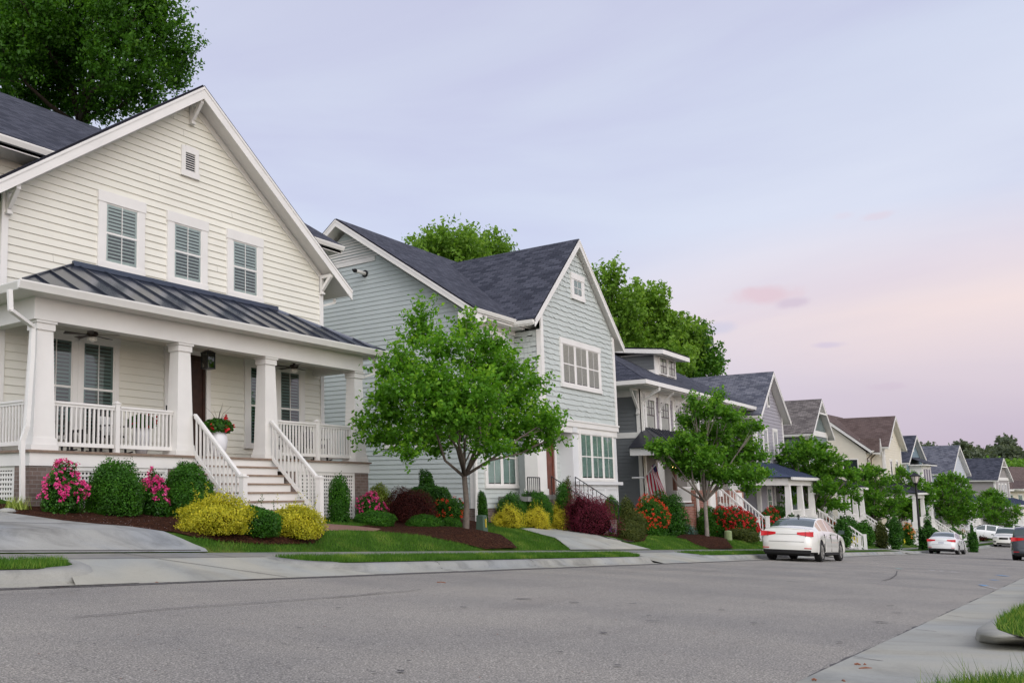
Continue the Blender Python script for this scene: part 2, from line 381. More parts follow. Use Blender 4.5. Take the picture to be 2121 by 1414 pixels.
L(nt, cn_c.outputs[0], wf2.inputs[0]); L(nt, wf.outputs[0], wf2.inputs[2])
m1 = N(nt, 'ShaderNodeMixRGB'); L(nt, wf2.outputs[0], m1.inputs[0]); L(nt, cool.outputs[0], m1.inputs[1]); L(nt, warm.outputs[0], m1.inputs[2])
# broad soft cloud bands: lavender grey against pale blue
cb = ramp(nt, cn.outputs['Fac'], [(.32, (.93,.905,.96)), (.5, (1.0,.995,1.0)), (.66, (1.05,1.045,1.03))])
m2 = N(nt, 'ShaderNodeMixRGB', blend_type='MULTIPLY'); m2.inputs[0].default_value = 1.; L(nt, m1.outputs[0], m2.inputs[1]); L(nt, cb.outputs[0], m2.inputs[2])
# small ragged dusk clouds, rosy, low over the street
def puff(prev, u, v, ru, rv, col, amt):
    d = ray(u, v); d = d/np.linalg.norm(d); a = ray(u+ru, v); a = a/np.linalg.norm(a); e = np.linalg.norm(a-d)
    sb = N(nt, 'ShaderNodeVectorMath', operation='SUBTRACT'); sb.inputs[1].default_value = tuple(d); L(nt, tc.outputs['Generated'], sb.inputs[0])
    mm = N(nt, 'ShaderNodeMapping'); mm.vector_type = 'POINT'; k = ru/rv; mm.inputs['Scale'].default_value = (1/e, 1/e, k/e); L(nt, sb.outputs[0], mm.inputs[0])
    n = N(nt, 'ShaderNodeTexNoise', i_Scale=26., i_Detail=4., i_Roughness=.6); L(nt, tc.outputs['Generated'], n.inputs['Vector'])
    ns = N(nt, 'ShaderNodeVectorMath', operation='SCALE'); ns.inputs['Scale'].default_value = 1.5
    nc = N(nt, 'ShaderNodeVectorMath', operation='SUBTRACT'); nc.inputs[1].default_value = (.5, .5, .5); L(nt, n.outputs['Color'], nc.inputs[0]); L(nt, nc.outputs[0], ns.inputs[0])
    ad = N(nt, 'ShaderNodeVectorMath', operation='ADD'); L(nt, mm.outputs[0], ad.inputs[0]); L(nt, ns.outputs[0], ad.inputs[1])
    ln = N(nt, 'ShaderNodeVectorMath', operation='LENGTH'); L(nt, ad.outputs[0], ln.inputs[0])
    mr = N(nt, 'ShaderNodeMapRange', i_From_Min=1.15, i_From_Max=.35, i_To_Max=amt, interpolation_type='SMOOTHSTEP'); L(nt, ln.outputs['Value'], mr.inputs['Value'])
    mx = N(nt, 'ShaderNodeMixRGB'); mx.inputs[2].default_value = (*col, 1); L(nt, mr.outputs[0], mx.inputs[0]); L(nt, prev, mx.inputs[1]); return mx.outputs[0]
c = m2.outputs[0]
c = puff(c, 1578, 612, 85, 26, (.74,.53,.59), .7); c = puff(c, 1640, 628, 40, 16, (.60,.48,.60), .6); c = puff(c, 1485, 680, 42, 20, (.56,.56,.72), .5)
c = puff(c, 1820, 446, 40, 12, (.74,.62,.70), .5); c = puff(c, 1715, 714, 42, 10, (.60,.52,.68), .6); c = puff(c, 1840, 800, 50, 12, (.60,.48,.60), .4)
c = puff(c, 1750, 447, 30, 10, (.74,.66,.76), .4)
sky = N(nt, 'ShaderNodeTexSky', sky_type='NISHITA', sun_disc=False, sun_elevation=radians(16), sun_rotation=radians(200), altitude=100.)
mS = N(nt, 'ShaderNodeVectorMath', operation='SCALE'); mS.inputs['Scale'].default_value = .012; L(nt, sky.outputs[0], mS.inputs[0])
aS = N(nt, 'ShaderNodeVectorMath', operation='ADD'); L(nt, c, aS.inputs[0]); L(nt, mS.outputs[0], aS.inputs[1])
# unseen sky behind the camera, brightened and warmed to light the house fronts
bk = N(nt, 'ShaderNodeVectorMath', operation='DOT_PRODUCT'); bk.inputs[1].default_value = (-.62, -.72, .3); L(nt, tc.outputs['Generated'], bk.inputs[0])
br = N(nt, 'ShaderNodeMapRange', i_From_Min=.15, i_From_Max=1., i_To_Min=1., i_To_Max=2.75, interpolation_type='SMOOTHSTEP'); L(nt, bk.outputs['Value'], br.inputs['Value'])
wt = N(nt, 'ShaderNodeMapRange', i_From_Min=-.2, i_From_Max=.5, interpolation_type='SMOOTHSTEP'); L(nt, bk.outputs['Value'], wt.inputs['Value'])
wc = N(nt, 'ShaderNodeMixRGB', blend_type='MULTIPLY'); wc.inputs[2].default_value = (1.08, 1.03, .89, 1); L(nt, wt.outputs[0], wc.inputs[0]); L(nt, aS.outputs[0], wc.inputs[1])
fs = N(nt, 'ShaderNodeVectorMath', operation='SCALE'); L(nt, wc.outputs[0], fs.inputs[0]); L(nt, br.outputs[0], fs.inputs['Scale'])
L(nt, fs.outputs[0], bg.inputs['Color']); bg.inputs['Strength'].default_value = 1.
su = bpy.data.lights.new('sun', 'SUN'); su.energy = .9; su.angle = radians(40); su.color = (1., .96, .90)
so = bpy.data.objects.new('sun', su); COL.objects.link(so)
sd = mathutils.Vector((-.55, -.62, .62)).normalized(); so.rotation_euler = sd.to_track_quat('Z', 'Y').to_euler(); so.location = (-10, -10, 20)

# ---------------------------------------------------------------- palette
M = MATS
mat('trim', (.73,.715,.68), .45, .05, 1.3, .12, 9.); mat('soffit', (.72,.70,.66), .6, .03); mat('gutter', (.74,.73,.69), .35, .03)
mat('sash_dark', (.06,.045,.035), .4); mat('void', (.018,.02,.022), .7, .1); mat('curtain', (.60,.57,.46), .9, .06, 8.)
mat('slat', (.72,.76,.75), .5, .03); mat('blind', (.52,.49,.39), .6, .05, 6.); mat('blind_teal', (.50,.63,.60), .6, .12, 3.)
glass_mat('glass', (.80,.88,.86), .14)
uvbrick_mat('shingle', (.030,.034,.048), (.078,.083,.106), (.012,.012,.018), .30, .145, .008, blot=.22)
uvbrick_mat('shingle_grey', (.07,.076,.098), (.16,.165,.19), (.04,.04,.055), .30, .145, .008, blot=.4)
uvbrick_mat('shingle_brown', (.09,.062,.055), (.135,.098,.088), (.05,.035,.03), .30, .145, .008, blot=.35)
uvbrick_mat('shingle_taupe', (.10,.088,.085), (.20,.18,.17), (.05,.045,.042), .30, .145, .008, blot=.4)
uvbrick_mat('brick_brown', (.13,.095,.08), (.20,.15,.13), (.24,.22,.20), .2, .075, .006, rough=.9, bump=.4, blot=.3)
uvbrick_mat('brick_red', (.22,.075,.05), (.34,.15,.10), (.38,.33,.29), .2, .075, .006, rough=.9, bump=.4, blot=.35)

# asphalt
def asphalt():
    m, nt, b = nodes('asphalt'); g = N(nt, 'ShaderNodeNewGeometry')
    n1 = N(nt, 'ShaderNodeTexNoise', i_Scale=95., i_Detail=4., i_Roughness=.75); n2 = N(nt, 'ShaderNodeTexNoise', i_Scale=.5, i_Detail=5.); vo = N(nt, 'ShaderNodeTexVoronoi', i_Scale=75.)
    for n in (n1, n2, vo): L(nt, g.outputs['Position'], n.inputs['Vector'])
    r1 = ramp(nt, n1.outputs['Fac'], [(.32, (.11,.104,.092)), (.5, (.295,.28,.243)), (.69, (.68,.645,.565))])
    r2 = ramp(nt, n2.outputs['Fac'], [(.35, (.86,.86,.88)), (.65, (1.1,1.08,1.06))])
    r3 = ramp(nt, vo.outputs['Distance'], [(.0, (1.25,1.23,1.2)), (.35, (.95,.95,.95)), (.7, (.7,.7,.72))])
    # dark worn patches drawn out along the road
    mp = N(nt, 'ShaderNodeMapping'); mp.inputs['Scale'].default_value = (.35, 2.2, 1); L(nt, g.outputs['Position'], mp.inputs[0])
    n4 = N(nt, 'ShaderNodeTexNoise', i_Scale=.8, i_Detail=6., i_Roughness=.65); L(nt, mp.outputs[0], n4.inputs['Vector'])
    r4 = ramp(nt, n4.outputs['Fac'], [(.30, (.88,.87,.87)), (.46, (1,1,1)), (1., (1.05,1.04,1.02))])
    prev = r1.outputs[0]
    for r in (r2, r3, r4):
        mx = N(nt, 'ShaderNodeMixRGB', blend_type='MULTIPLY'); mx.inputs[0].default_value = 1.; L(nt, prev, mx.inputs[1]); L(nt, r.outputs[0], mx.inputs[2]); prev = mx.outputs[0]
    L(nt, prev, b.inputs['Base Color']); b.inputs['Roughness'].default_value = .85; b.inputs['Specular IOR Level'].default_value = .3
    bp = N(nt, 'ShaderNodeBump', i_Strength=.5, i_Distance=.006); L(nt, n1.outputs['Fac'], bp.inputs['Height']); L(nt, bp.outputs[0], b.inputs['Normal'])
    M['asphalt'] = m
asphalt()
def concrete(name, col, stain=.18):
    m, nt, b = nodes(name); g = N(nt, 'ShaderNodeNewGeometry')
    n1 = N(nt, 'ShaderNodeTexNoise', i_Scale=1.1, i_Detail=7., i_Roughness=.65, i_Distortion=.6); n2 = N(nt, 'ShaderNodeTexNoise', i_Scale=60., i_Detail=3.); n3 = N(nt, 'ShaderNodeTexNoise', i_Scale=.45, i_Detail=3., i_Distortion=1.2)
    for n in (n1, n2, n3): L(nt, g.outputs['Position'], n.inputs['Vector'])
    r1 = ramp(nt, n1.outputs['Fac'], [(.3, [c*(1-stain*1.4) for c in col]), (.5, col), (.72, [c*(1+stain*.6) for c in col])])
    r2 = ramp(nt, n2.outputs['Fac'], [(.3, (.93,.93,.93)), (.7, (1.05,1.05,1.05))])
    r3 = ramp(nt, n3.outputs['Fac'], [(.35, (.88,.92,.98)), (.6, (1.03,1.01,.96))])
    prev = r1.outputs[0]
    for r in (r2, r3):
        mx = N(nt, 'ShaderNodeMixRGB', blend_type='MULTIPLY'); mx.inputs[0].default_value = 1.; L(nt, prev, mx.inputs[1]); L(nt, r.outputs[0], mx.inputs[2]); prev = mx.outputs[0]
    L(nt, prev, b.inputs['Base Color']); b.inputs['Roughness'].default_value = .85
    bp = N(nt, 'ShaderNodeBump', i_Strength=.25, i_Distance=.005); L(nt, n2.outputs['Fac'], bp.inputs['Height']); L(nt, bp.outputs[0], b.inputs['Normal'])
    M[name] = m
concrete('concrete', (.36,.355,.305)); concrete('concrete_grey', (.225,.22,.20)); concrete('concrete_blue', (.30,.305,.29), .34); concrete('curb_stone', (.29,.29,.265), .34)
def lawnmat():
    m, nt, b = nodes('lawn'); g = N(nt, 'ShaderNodeNewGeometry')
    n1 = N(nt, 'ShaderNodeTexNoise', i_Scale=1.3, i_Detail=6., i_Roughness=.7); n2 = N(nt, 'ShaderNodeTexNoise', i_Scale=70., i_Detail=3.)
    for n in (n1, n2): L(nt, g.outputs['Position'], n.inputs['Vector'])
    r1 = ramp(nt, n1.outputs['Fac'], [(.3, (.026,.065,.009)), (.5, (.052,.12,.016)), (.68, (.14,.17,.04))])
    r2 = ramp(nt, n2.outputs['Fac'], [(.3, (.5,.5,.5)), (.7, (1.3,1.3,1.2))])
    mx = N(nt, 'ShaderNodeMixRGB', blend_type='MULTIPLY'); mx.inputs[0].default_value = 1.; L(nt, r1.outputs[0], mx.inputs[1]); L(nt, r2.outputs[0], mx.inputs[2])
    L(nt, mx.outputs[0], b.inputs['Base Color']); b.inputs['Roughness'].default_value = 1.; b.inputs['Specular IOR Level'].default_value = .05
    bp = N(nt, 'ShaderNodeBump', i_Strength=.8, i_Distance=.03); L(nt, n2.outputs['Fac'], bp.inputs['Height']); L(nt, bp.outputs[0], b.inputs['Normal'])
    M['lawn'] = m
lawnmat()
def mulchmat():
    m, nt, b = nodes('mulch'); g = N(nt, 'ShaderNodeNewGeometry')
    n1 = N(nt, 'ShaderNodeTexVoronoi', i_Scale=34.); n2 = N(nt, 'ShaderNodeTexNoise', i_Scale=9., i_Detail=6., i_Roughness=.75); n3 = N(nt, 'ShaderNodeTexVoronoi', i_Scale=17.)
    mp = N(nt, 'ShaderNodeMapping'); mp.inputs['Scale'].default_value = (1, 2.4, 1); mp.inputs['Rotation'].default_value = (0, 0, .7); L(nt, g.outputs['Position'], mp.inputs[0])
    L(nt, mp.outputs[0], n1.inputs['Vector']); L(nt, g.outputs['Position'], n2.inputs['Vector']); L(nt, g.outputs['Position'], n3.inputs['Vector'])
    r1 = ramp(nt, n1.outputs['Color'], [(.1, (.018,.008,.006)), (.5, (.065,.024,.014)), (.85, (.15,.065,.035)), (1., (.26,.15,.10))])
    r2 = ramp(nt, n2.outputs['Fac'], [(.3, (.45,.45,.45)), (.7, (1.5,1.4,1.3))])
    mx = N(nt, 'ShaderNodeMixRGB', blend_type='MULTIPLY'); mx.inputs[0].default_value = 1.; L(nt, r1.outputs[0], mx.inputs[1]); L(nt, r2.outputs[0], mx.inputs[2])
    L(nt, mx.outputs[0], b.inputs['Base Color']); b.inputs['Roughness'].default_value = 1.; b.inputs['Specular IOR Level'].default_value = .1
    ad = N(nt, 'ShaderNodeMath', operation='ADD'); L(nt, n1.outputs['Distance'], ad.inputs[0]); L(nt, n3.outputs['Distance'], ad.inputs[1])
    bp = N(nt, 'ShaderNodeBump', i_Strength=1., i_Distance=.05); L(nt, ad.outputs[0], bp.inputs['Height']); L(nt, bp.outputs[0], b.inputs['Normal']); M['mulch'] = m
mulchmat(); mat('soil', (.06,.045,.03), .95, .3, 9.)
mat('joint', (.09,.085,.08), .9); mat('tar', (.085,.08,.076), .85, .35, 30.)
mat('paint_blue', (.10,.30,.55), .8, .3, 40.); mat('paint_white', (.5,.5,.5), .8, .3, 40.); mat('paint_teal', (.25,.45,.42), .8, .3, 40.); mat('paint_pink', (.5,.22,.22), .8, .3, 40.)

# ---------------------------------------------------------------- ground sheets
XS = list(np.arange(-60, 70, 5.))+list(np.arange(70, 130, 5.))+[140,150,165,180,200,230,270,320,400,520,700,1000]
def sheet(name, mt, Y0, Y1, off, X0=-60, X1=1000, prof=None, **tags):
    ys = [Y0]+[y for y in PYS if Y0 < y < Y1]+[Y1]; xs = [X0]+[x for x in XS if X0 < x < X1]+[X1]
    mb = MB(); vs = [(x, y-float(bend(x)), float(rx(x))+(np.interp(y, *prof) if prof else float(np.interp(y, PYS, PRL)))+off) for x in xs for y in ys]; n = len(ys)
    mb.mesh(vs, [(i*n+j, (i+1)*n+j, (i+1)*n+j+1, i*n+j+1) for i in range(len(xs)-1) for j in range(n-1)])
    return mb.build(name, mt, None, smooth=False, **tags)
base_prof = (PYS, [p-(.12 if 0 < y < 8.1 else .13 if y < 8.5 else .03 if y < 9 else 0) for y, p in zip(PYS, PRL)])
sheet('ground', M['soil'], -300, 600, -.012, prof=base_prof, kind='structure')
sheet('road', M['asphalt'], 1.15, 7.6, 0, kind='structure')
def Hp(x, y): return float(rx(x))+float(np.interp(y, PYS, PRL))
def overlay(name, poly, mt, off=.004, hf=None, parent=None, step=2.5, **tags):
    bm = bmesh.new(); vs = [bm.verts.new((x, y, 0)) for x, y in poly]; bm.faces.new(vs)
    xs = [p[0] for p in poly]; ys = [p[1] for p in poly]
    cuts = [((x, 0, 0), (1, 0, 0)) for x in np.arange(math.floor(min(xs)), max(xs), step)]+[((0, y, 0), (0, 1, 0)) for y in PYS+[9.3,10.1,11,12,14.2,17,20,30,40] if min(ys) < y < max(ys)]
    for c_, n_ in cuts: bmesh.ops.bisect_plane(bm, geom=bm.verts[:]+bm.edges[:]+bm.faces[:], plane_co=c_, plane_no=n_)
    bmesh.ops.triangulate(bm, faces=[f for f in bm.faces if len(f.verts) > 4])
    for v in bm.verts:
        v.co.z = (hf(v.co.x, v.co.y) if hf else Hp(v.co.x, v.co.y))+off; v.co.y -= float(bend(v.co.x))
    bmesh.ops.recalc_face_normals(bm, faces=bm.faces)
    if sum(f.normal.z*f.calc_area() for f in bm.faces) < 0: bmesh.ops.reverse_faces(bm, faces=bm.faces)
    me = bpy.data.meshes.new(name); bm.to_mesh(me); bm.free(); me.materials.append(mt)
    o = bpy.data.objects.new(name, me); COL.objects.link(o); setp(o, parent); return tag(o, **tags)
def strip(mb, p, q, w, off, hf=None):
    """thin mark lying on the ground from p to q (xy)"""
    p = np.array(p, float); q = np.array(q, float); n = max(1, int(np.linalg.norm(q-p)/1.)); d = (q-p)/np.linalg.norm(q-p); s = np.array([-d[1], d[0]])*w/2; f = hf or Hp
    for i in range(n):
        a = p+(q-p)*i/n; b = p+(q-p)*(i+1)/n; mb.face([(x, y-float(bend(x)), f(x, y)+off) for x, y in (a-s, b-s, b+s, a+s)])
# driveway cuts in the near (house side) kerb: (X0, X1)
CUTS = [(6.55, 10.1), (24.3, 28.2), (44.5, 47.5), (67., 70.), (92., 95.)]
def apron_h(x, y): return float(rx(x))+float(np.interp(y, [7.6, 8.95, 9.75], [.006, .19, .22]))
def curbrun(Xa, Xb, na=True, nb=True):
    """kerb between two driveway cuts; its ends curve in and die into the apron"""
    path = []
    if na: path += [(Xa+.02, 8.95), (Xa+.02, 8.75), (Xa+.08, 8.52), (Xa+.22, 8.30), (Xa+.42, 8.15), (Xa+.7, 8.07), (Xa+1., 8.05)]
    else: path += [(Xa, 8.05)]
    k = max(2, int((Xb-Xa)/3)); path += [(Xa+1.2+(Xb-Xa-2.4)*i/k, 8.05) for i in range(1, k)]
    if nb: path += [(Xb-1., 8.05), (Xb-.7, 8.07), (Xb-.42, 8.15), (Xb-.22, 8.30), (Xb-.08, 8.52), (Xb-.02, 8.75), (Xb-.02, 8.95)]
    else: path += [(Xb, 8.05)]
    prof = [(-.20, -.30), (-.13, .0), (-.085, .025), (-.055, .09), (-.02, .128), (.05, .145), (.17, .15), (.18, -.1)]
    P = np.array(path); T = np.gradient(P, axis=0); T /= np.linalg.norm(T, axis=1)[:, None]; Nn = np.stack([-T[:, 1], T[:, 0]], 1); vs = []
    for p, n in zip(P, Nn):
        for o, z in prof:
            q = p+n*o; lip = float(np.interp(q[1], [7.6, 8.2, 8.95], [.015, .05, .185])); fz = float(np.interp(p[1], [8.05, 8.95], [1., .25])); vs.append((q[0], q[1], float(rx(q[0]))+max(z, lip if z > -.05 and o < -.1 else -9) if o < -.1 else float(rx(q[0]))+(z if p[1] < 8.06 else max(z, lip+z*fz*.75))))
    vs = [(x, y-float(bend(x)), z) for x, y, z in vs]
    m = len(prof); mb = MB().mesh(vs, [(i*m+j, (i+1)*m+j, (i+1)*m+j+1, i*m+j+1) for i in range(len(P)-1) for j in range(m-1)])
    return mb, path
edges = [-40.]+[e for c_ in CUTS for e in c_]+[300.]
STRIPS = []
jm = MB()
for i in range(0, len(edges), 2):
    xa, xb = edges[i], edges[i+1]; mb, path = curbrun(xa, xb, i > 0, i < len(edges)-2)
    mb.build('kerb', M['curb_stone'], None, smooth=True, kind='structure')
    STRIPS.append((xa, xb))
    xx = xa+3.4
    while xx < min(xb, 120)-1.5:
        jm.mesh([(xx+dx_, y-float(bend(xx)), float(rx(xx))+z) for dx_ in (0, .022) for y, z in ((7.6,.012),(7.93,.02),(7.985,.05),(8.01,.11),(8.05,.142),(8.12,.16),(8.22,.162))], [(k, k+1, k+8, k+7) for k in range(6)]); xx += 3.55
sheet('gutter_pan', M['concrete'], 7.6, 8.16, .004, prof=([7.6,8.0,8.16],[.0,.012,.03]), kind='structure')
def stripyard(x0, x1, name='verge'): overlay(name, [(x0+.12, 8.955), (x0+.2, 8.62), (x0+.36, 8.38), (x0+.62, 8.22), (x0+1., 8.17), (x1-1., 8.17), (x1-.62, 8.22), (x1-.36, 8.38), (x1-.2, 8.62), (x1-.12, 8.955)], M['lawn'], .002, hf=lambda x, y: float(rx(x))+.155+(y-8.2)*.055, kind='structure', step=5)
for x0, x1 in STRIPS: stripyard(x0, x1)
sheet('sidewalk', M['concrete_grey'], 8.95, 9.75, .008, kind='structure')
x = -10.
while x < 130: strip(jm, (x, 8.97), (x, 9.74), .02, .013); x += 1.5
sheet('lawn_ground', M['lawn'], 9.75, 600, .0, kind='structure')
for k, (x0, x1) in enumerate(CUTS):
    fl = .9 if k else 1.1
    o = overlay('driveway_apron', [(x0-.9, 7.6), (x1+.9, 7.6), (x1+.6, 8.1), (x1+.35, 8.35), (x1+.22, 8.6), (x1+.16, 8.952), (x0-.16, 8.952), (x0-.22, 8.6), (x0-.35, 8.35), (x0-.6, 8.1)], M['concrete'], .012, hf=apron_h, kind='structure', step=1)
strip(jm, (9.05, 7.62), (7.95, 8.9), .02, .018, apron_h); strip(jm, (6.1, 8.955), (10.3, 8.955), .025, .02, apron_h)
strip(jm, (24.4, 8.955), (28.2, 8.955), .025, .02, apron_h); strip(jm, (25.9, 7.62), (26.2, 8.9), .02, .018, apron_h)
strip(jm, (5.2, 7.6), (6.5, 7.6), .02, .016, apron_h)
jm.build('pavement_joints', M['joint'], None, kind='structure')
# right side: gutter, kerb islands, driveway
def rh(x, y): return float(rx(x))+float(np.interp(y, [-1.5, -.2, .35, 1.15], [.26, .16, .05, .004]))
overlay('right_pavement', [(-8, 1.16), (-8, -8), (60, -8), (60, 1.16)], M['concrete'], .004, hf=rh, kind='structure', step=2)
sheet('right_verge', M['lawn'], -300, .2, -.03, X0=60, kind='structure')
# ================================================================ cream house with the white porch
Yw, Yp, ZF = 14.9, 13.4, .68
mat('slat_dark', (.16,.235,.225), .5, .05); mat('cream', (.73,.715,.63), .55, .045, .9); mat('porch_floor', (.22,.16,.12), .7, .2, 8.); mat('metal_roof', (.075,.088,.12), .2, .10, 1.5, metal=.75, spec=.5)
mat('door_wood', (.035,.014,.010), .35, .4, 6.); mat('black_metal', (.012,.012,.013), .4); mat('ceiling', (.62,.60,.53), .6, .03)
h1 = thing('cream_house', (14.2, 15, 0), 'cream clapboard house with a white columned front porch and metal porch roof', 'house')
F1 = frameY(Yw)
X0, X1 = 9.11, 19.24; XA, ZA = 14.17, 9.50; ZE = 5.51
wallpoly = [(X0, -.4), (X1, -.4), (X1, 6.02), (XA, 9.32), (X0, 6.02)]
sl = (ZA-ZE)/(20.03-XA)
wallpoly = [(X0, ZF-.02), (X1, ZF-.02), (X1, ZE+(20.03-X1)*sl-.12), (XA, ZA-.12), (X0, ZE+(20.03-X1)*sl-.12)]
siding(F1, wallpoly, M['cream'], h1, ex=.163, lip=.026, name='wall', z0=ZF)
jb = MB(); jr = random.Random(4)
for k in range(26):
    zz = ZF+.163*jr.randint(1, 50); e_ = clipx(wallpoly, min(zz, 9.0))
    if e_ and zz < 8.9: a_ = jr.uniform(e_[0]+.4, e_[1]-.4); jb.fbox(F1, a_, a_+.006, .0, .0275, zz+.002, zz+.02); jb.face([F1(a_,.0265,zz+.002), F1(a_+.005,.0265,zz+.002), F1(a_+.005,.005,zz+.16), F1(a_,.005,zz+.16)])
jb.build('board_joints', M['joint'], h1, kind='stuff')
mb = MB(); mb.box(X0, X1, Yw+.01, 25, -1.2, 5.6); mb.box(X0-.0, 20.0, 15.62, 25, 5.6, 6.75); mb.prism([(X0,15.62,6.7),(X0,25,6.7),(X0,20.3,10.1)], (10.8,0,0)); mb.build('wall', M['cream'], h1)
cb = MB()
for a0, a1 in ((X0-.02, X0+.13), (X1-.13, X1+.02)): cb = MB(); cb.fbox(F1, a0, a1, 0, .045, ZF, 5.9); cb.build('corner_board', M['trim'], h1)
# frieze boards under the rakes
fb = MB()
for s in (-1, 1):
    pa = lambda a, z, n: F1(XA+s*a, n, z); w_ = X1-XA
    fb.prism([pa(0, ZA-.17, .0), pa(w_, ZA-.17-w_*sl, .0), pa(w_, ZA-.33-w_*sl, .0), pa(0, ZA-.36, .0)], np.array(F1(0,.04+.001*s,0))-np.array(F1(0,0,0)))
fb.build('frieze_board', M['soffit'], h1)
rf = gable_roof(mapY, 2*XA-20.03, XA, 20.03, ZE, ZA, ZE, 14.45, 20., M, h1, barge=.25, gut=(0, 0))
for a in (X0+.1, X1-.08): bracket(F1, a, ZE+(20.03-X1)*sl-.2, .42, rf, M)
bracket(F1, XA, ZA-.30, .42, rf, M)
# upper block behind, ridge along the street
u = MB()
for (ya, za, yb, zb) in ((14.98, 6.93, 20, 10.38), (25.02, 6.93, 20, 10.38)): roof_slab([(5.5,ya,za),(20.32,ya,za),(20.32,yb,zb),(5.5,yb,zb)], None, None, mb=u)
up = u.build('roof', M['shingle'], h1)
s = MB(); s.box(5.5, 20.28, 15.0, 15.62, 6.74, 6.82); s.box(5.5, 20.28, 15.0, 15.03, 6.72, 6.93); s.build('soffit', M['soffit'], up)
g = MB(); g.prism([(5.5,15.0,6.8),(5.5,14.93,6.8),(5.5,14.89,6.9),(5.5,14.89,6.93),(5.5,15.0,6.93)], (14.85,0,0)); g.build('gutter', M['gutter'], up)
s = MB(); s.prism([(20.3,14.98,6.92),(20.3,20,10.37),(20.3,20,10.12),(20.3,14.98,6.72)], (.03,0,0)); s.build('bargeboard', M['trim'], up)
siding(frameY(15.6), [(5.6, 5.4), (20.0, 5.4), (20.0, 6.74), (5.6, 6.74)], M['cream'], up, name='dormer_wall')
# windows upstairs, attic vent
for a0, a1 in ((11.43, 12.74), (13.43, 14.73), (15.42, 16.73)):
    window(F1, a0, a1, 4.70, 6.39, h1, M, rows=(1, 1), trim=.2, head=.24, sill=.12, apron=0)
vt = MB(); vt.fbox(F1, 13.86, 13.98, 0, .06, 7.38, 8.10); vt.fbox(F1, 14.30, 14.42, 0, .06, 7.38, 8.10); vt.fbox(F1, 13.98, 14.30, 0, .065, 7.95, 8.12); vt.fbox(F1, 13.84, 14.44, 0, .07, 7.36, 7.50)
vt.cur = 1; vt.fbox(F1, 13.98, 14.30, 0, .028, 7.5, 7.95); vt.cur = 0
for k in range(8): z = 7.51+k*.056; vt.face([F1(13.98,.055,z),F1(14.30,.055,z),F1(14.30,.03,z+.03),F1(13.98,.03,z+.03)])
vt.build('attic_vent', [M['trim'], M['void']], h1)
# ground floor openings
wl = lambda u, v: xz(u, v, Yw)
window(F1, 9.90, 10.968, .98, 3.2, h1, M, blind='shutter_dark', trim=.13, head=.16, sill=.1); window(F1, 10.972, 12.06, .98, 3.2, h1, M, blind='shutter_dark', trim=.13, head=.161, sill=.099)
window(F1, 16.05, 17.198, .98, 3.2, h1, M, blind='shutter_dark', trim=.2, head=.16, sill=.1); window(F1, 17.202, 18.40, .98, 3.2, h1, M, blind='shutter_dark', trim=.2, head=.161, sill=.099)
d = MB(); d.fbox(F1, 13.38, 13.52, 0, .07, ZF, 3.1); d.fbox(F1, 14.70, 14.84, 0, .07, ZF, 3.1); d.fbox(F1, 13.36, 14.86, 0, .08, 3.1, 3.28); df = d.build('door_frame', M['trim'], h1)
d = MB(); d.fbox(F1, 13.52, 14.70, 0, .035, ZF, 3.1)
for a0, a1 in ((13.6, 13.66), (14.05, 14.10), (14.18, 14.23), (14.60, 14.66)): d.fbox(F1, a0, a1, .035, .055, ZF+.1, 3.0)
for z in (.8, 1.5, 2.95): d.fbox(F1, 13.66, 14.6, .035, .05, z, z+.07)
do = d.build('front_door', M['door_wood'], h1)
d = MB(); d.fbox(F1, 14.12, 14.16, .05, .10, 1.62, 1.66); d.fbox(F1, 14.10, 14.18, .05, .06, 1.5, 1.78); d.build('handle', mat('brass', (.35,.28,.15), .3, metal=.9), do)
d = MB(); d.fbox(F1, 13.41, 13.50, .07, .10, 1.68, 1.86); d.build('doorbell', M['black_metal'], h1)
# porch: floor, beam, columns, roof
p = MB(); p.box(8.85, 19.30, Yp-.04, Yw, ZF-.045, ZF); p.build('porch_floor', M['porch_floor'], h1)
p = MB(); p.box(8.90, 19.25, Yp, Yp+.05, .40, ZF-.046); p.box(8.90, 8.95, Yp+.05, Yw, .40, ZF-.046); p.box(19.20, 19.25, Yp+.05, Yw, .40, ZF-.046); p.build('porch_skirt', M['trim'], h1)
p = MB(); p.box(8.93, 19.05, Yp+.01, Yp+.26, 3.03, 3.46); p.box(8.93, 9.18, Yp+.26, Yw, 3.03, 3.46); p.box(18.80, 19.05, Yp+.26, Yw, 3.031, 3.46); p.build('porch_beam', M['trim'], h1)
p = MB(); p.box(9.18, 18.8, Yp+.26, Yw, 3.2, 3.25); p.build('porch_ceiling', M['ceiling'], h1)
for cx in (9.22, 12.70, 15.44, 18.93):
    c_ = MB(); cy = Yp+.21
    c_.frust(cx, cy, ZF+.1, 2.93, .48, .36, .34, .26); c_.box(cx-.29, cx+.29, cy-.21, cy+.21, ZF, ZF+.1); c_.frust(cx, cy, ZF+.1, ZF+.22, .52, .4, .50, .38); c_.box(cx-.2, cx+.2, cy-.16, cy+.16, 2.86, 3.03); c_.box(cx-.225, cx+.225, cy-.185, cy+.185, 2.985, 3.029)
    c_.build('porch_column', M['trim'], h1)
e0, e1, r0, r1, ZG, ZR = 8.42, 19.55, 10.84, 17.25, 3.56, 4.60; YG = 13.04
pr_ = MB(); A, B, C_, D = (e0,YG,ZG), (e1,YG,ZG), (r1,Yw,ZR), (r0,Yw,ZR)
roof_slab([A, B, C_, D], None, None, .025, mb=pr_); roof_slab([(e0,Yw+.0,ZG), A, D], None, None, .025, mb=pr_); roof_slab([B, (e1,Yw+.0,ZG), C_], None, None, .025, mb=pr_)
def seam(a, b): pr_.bar(np.array(a)+np.array((0,0,.045)), np.array(b)+np.array((0,0,.045)), .022, .045)
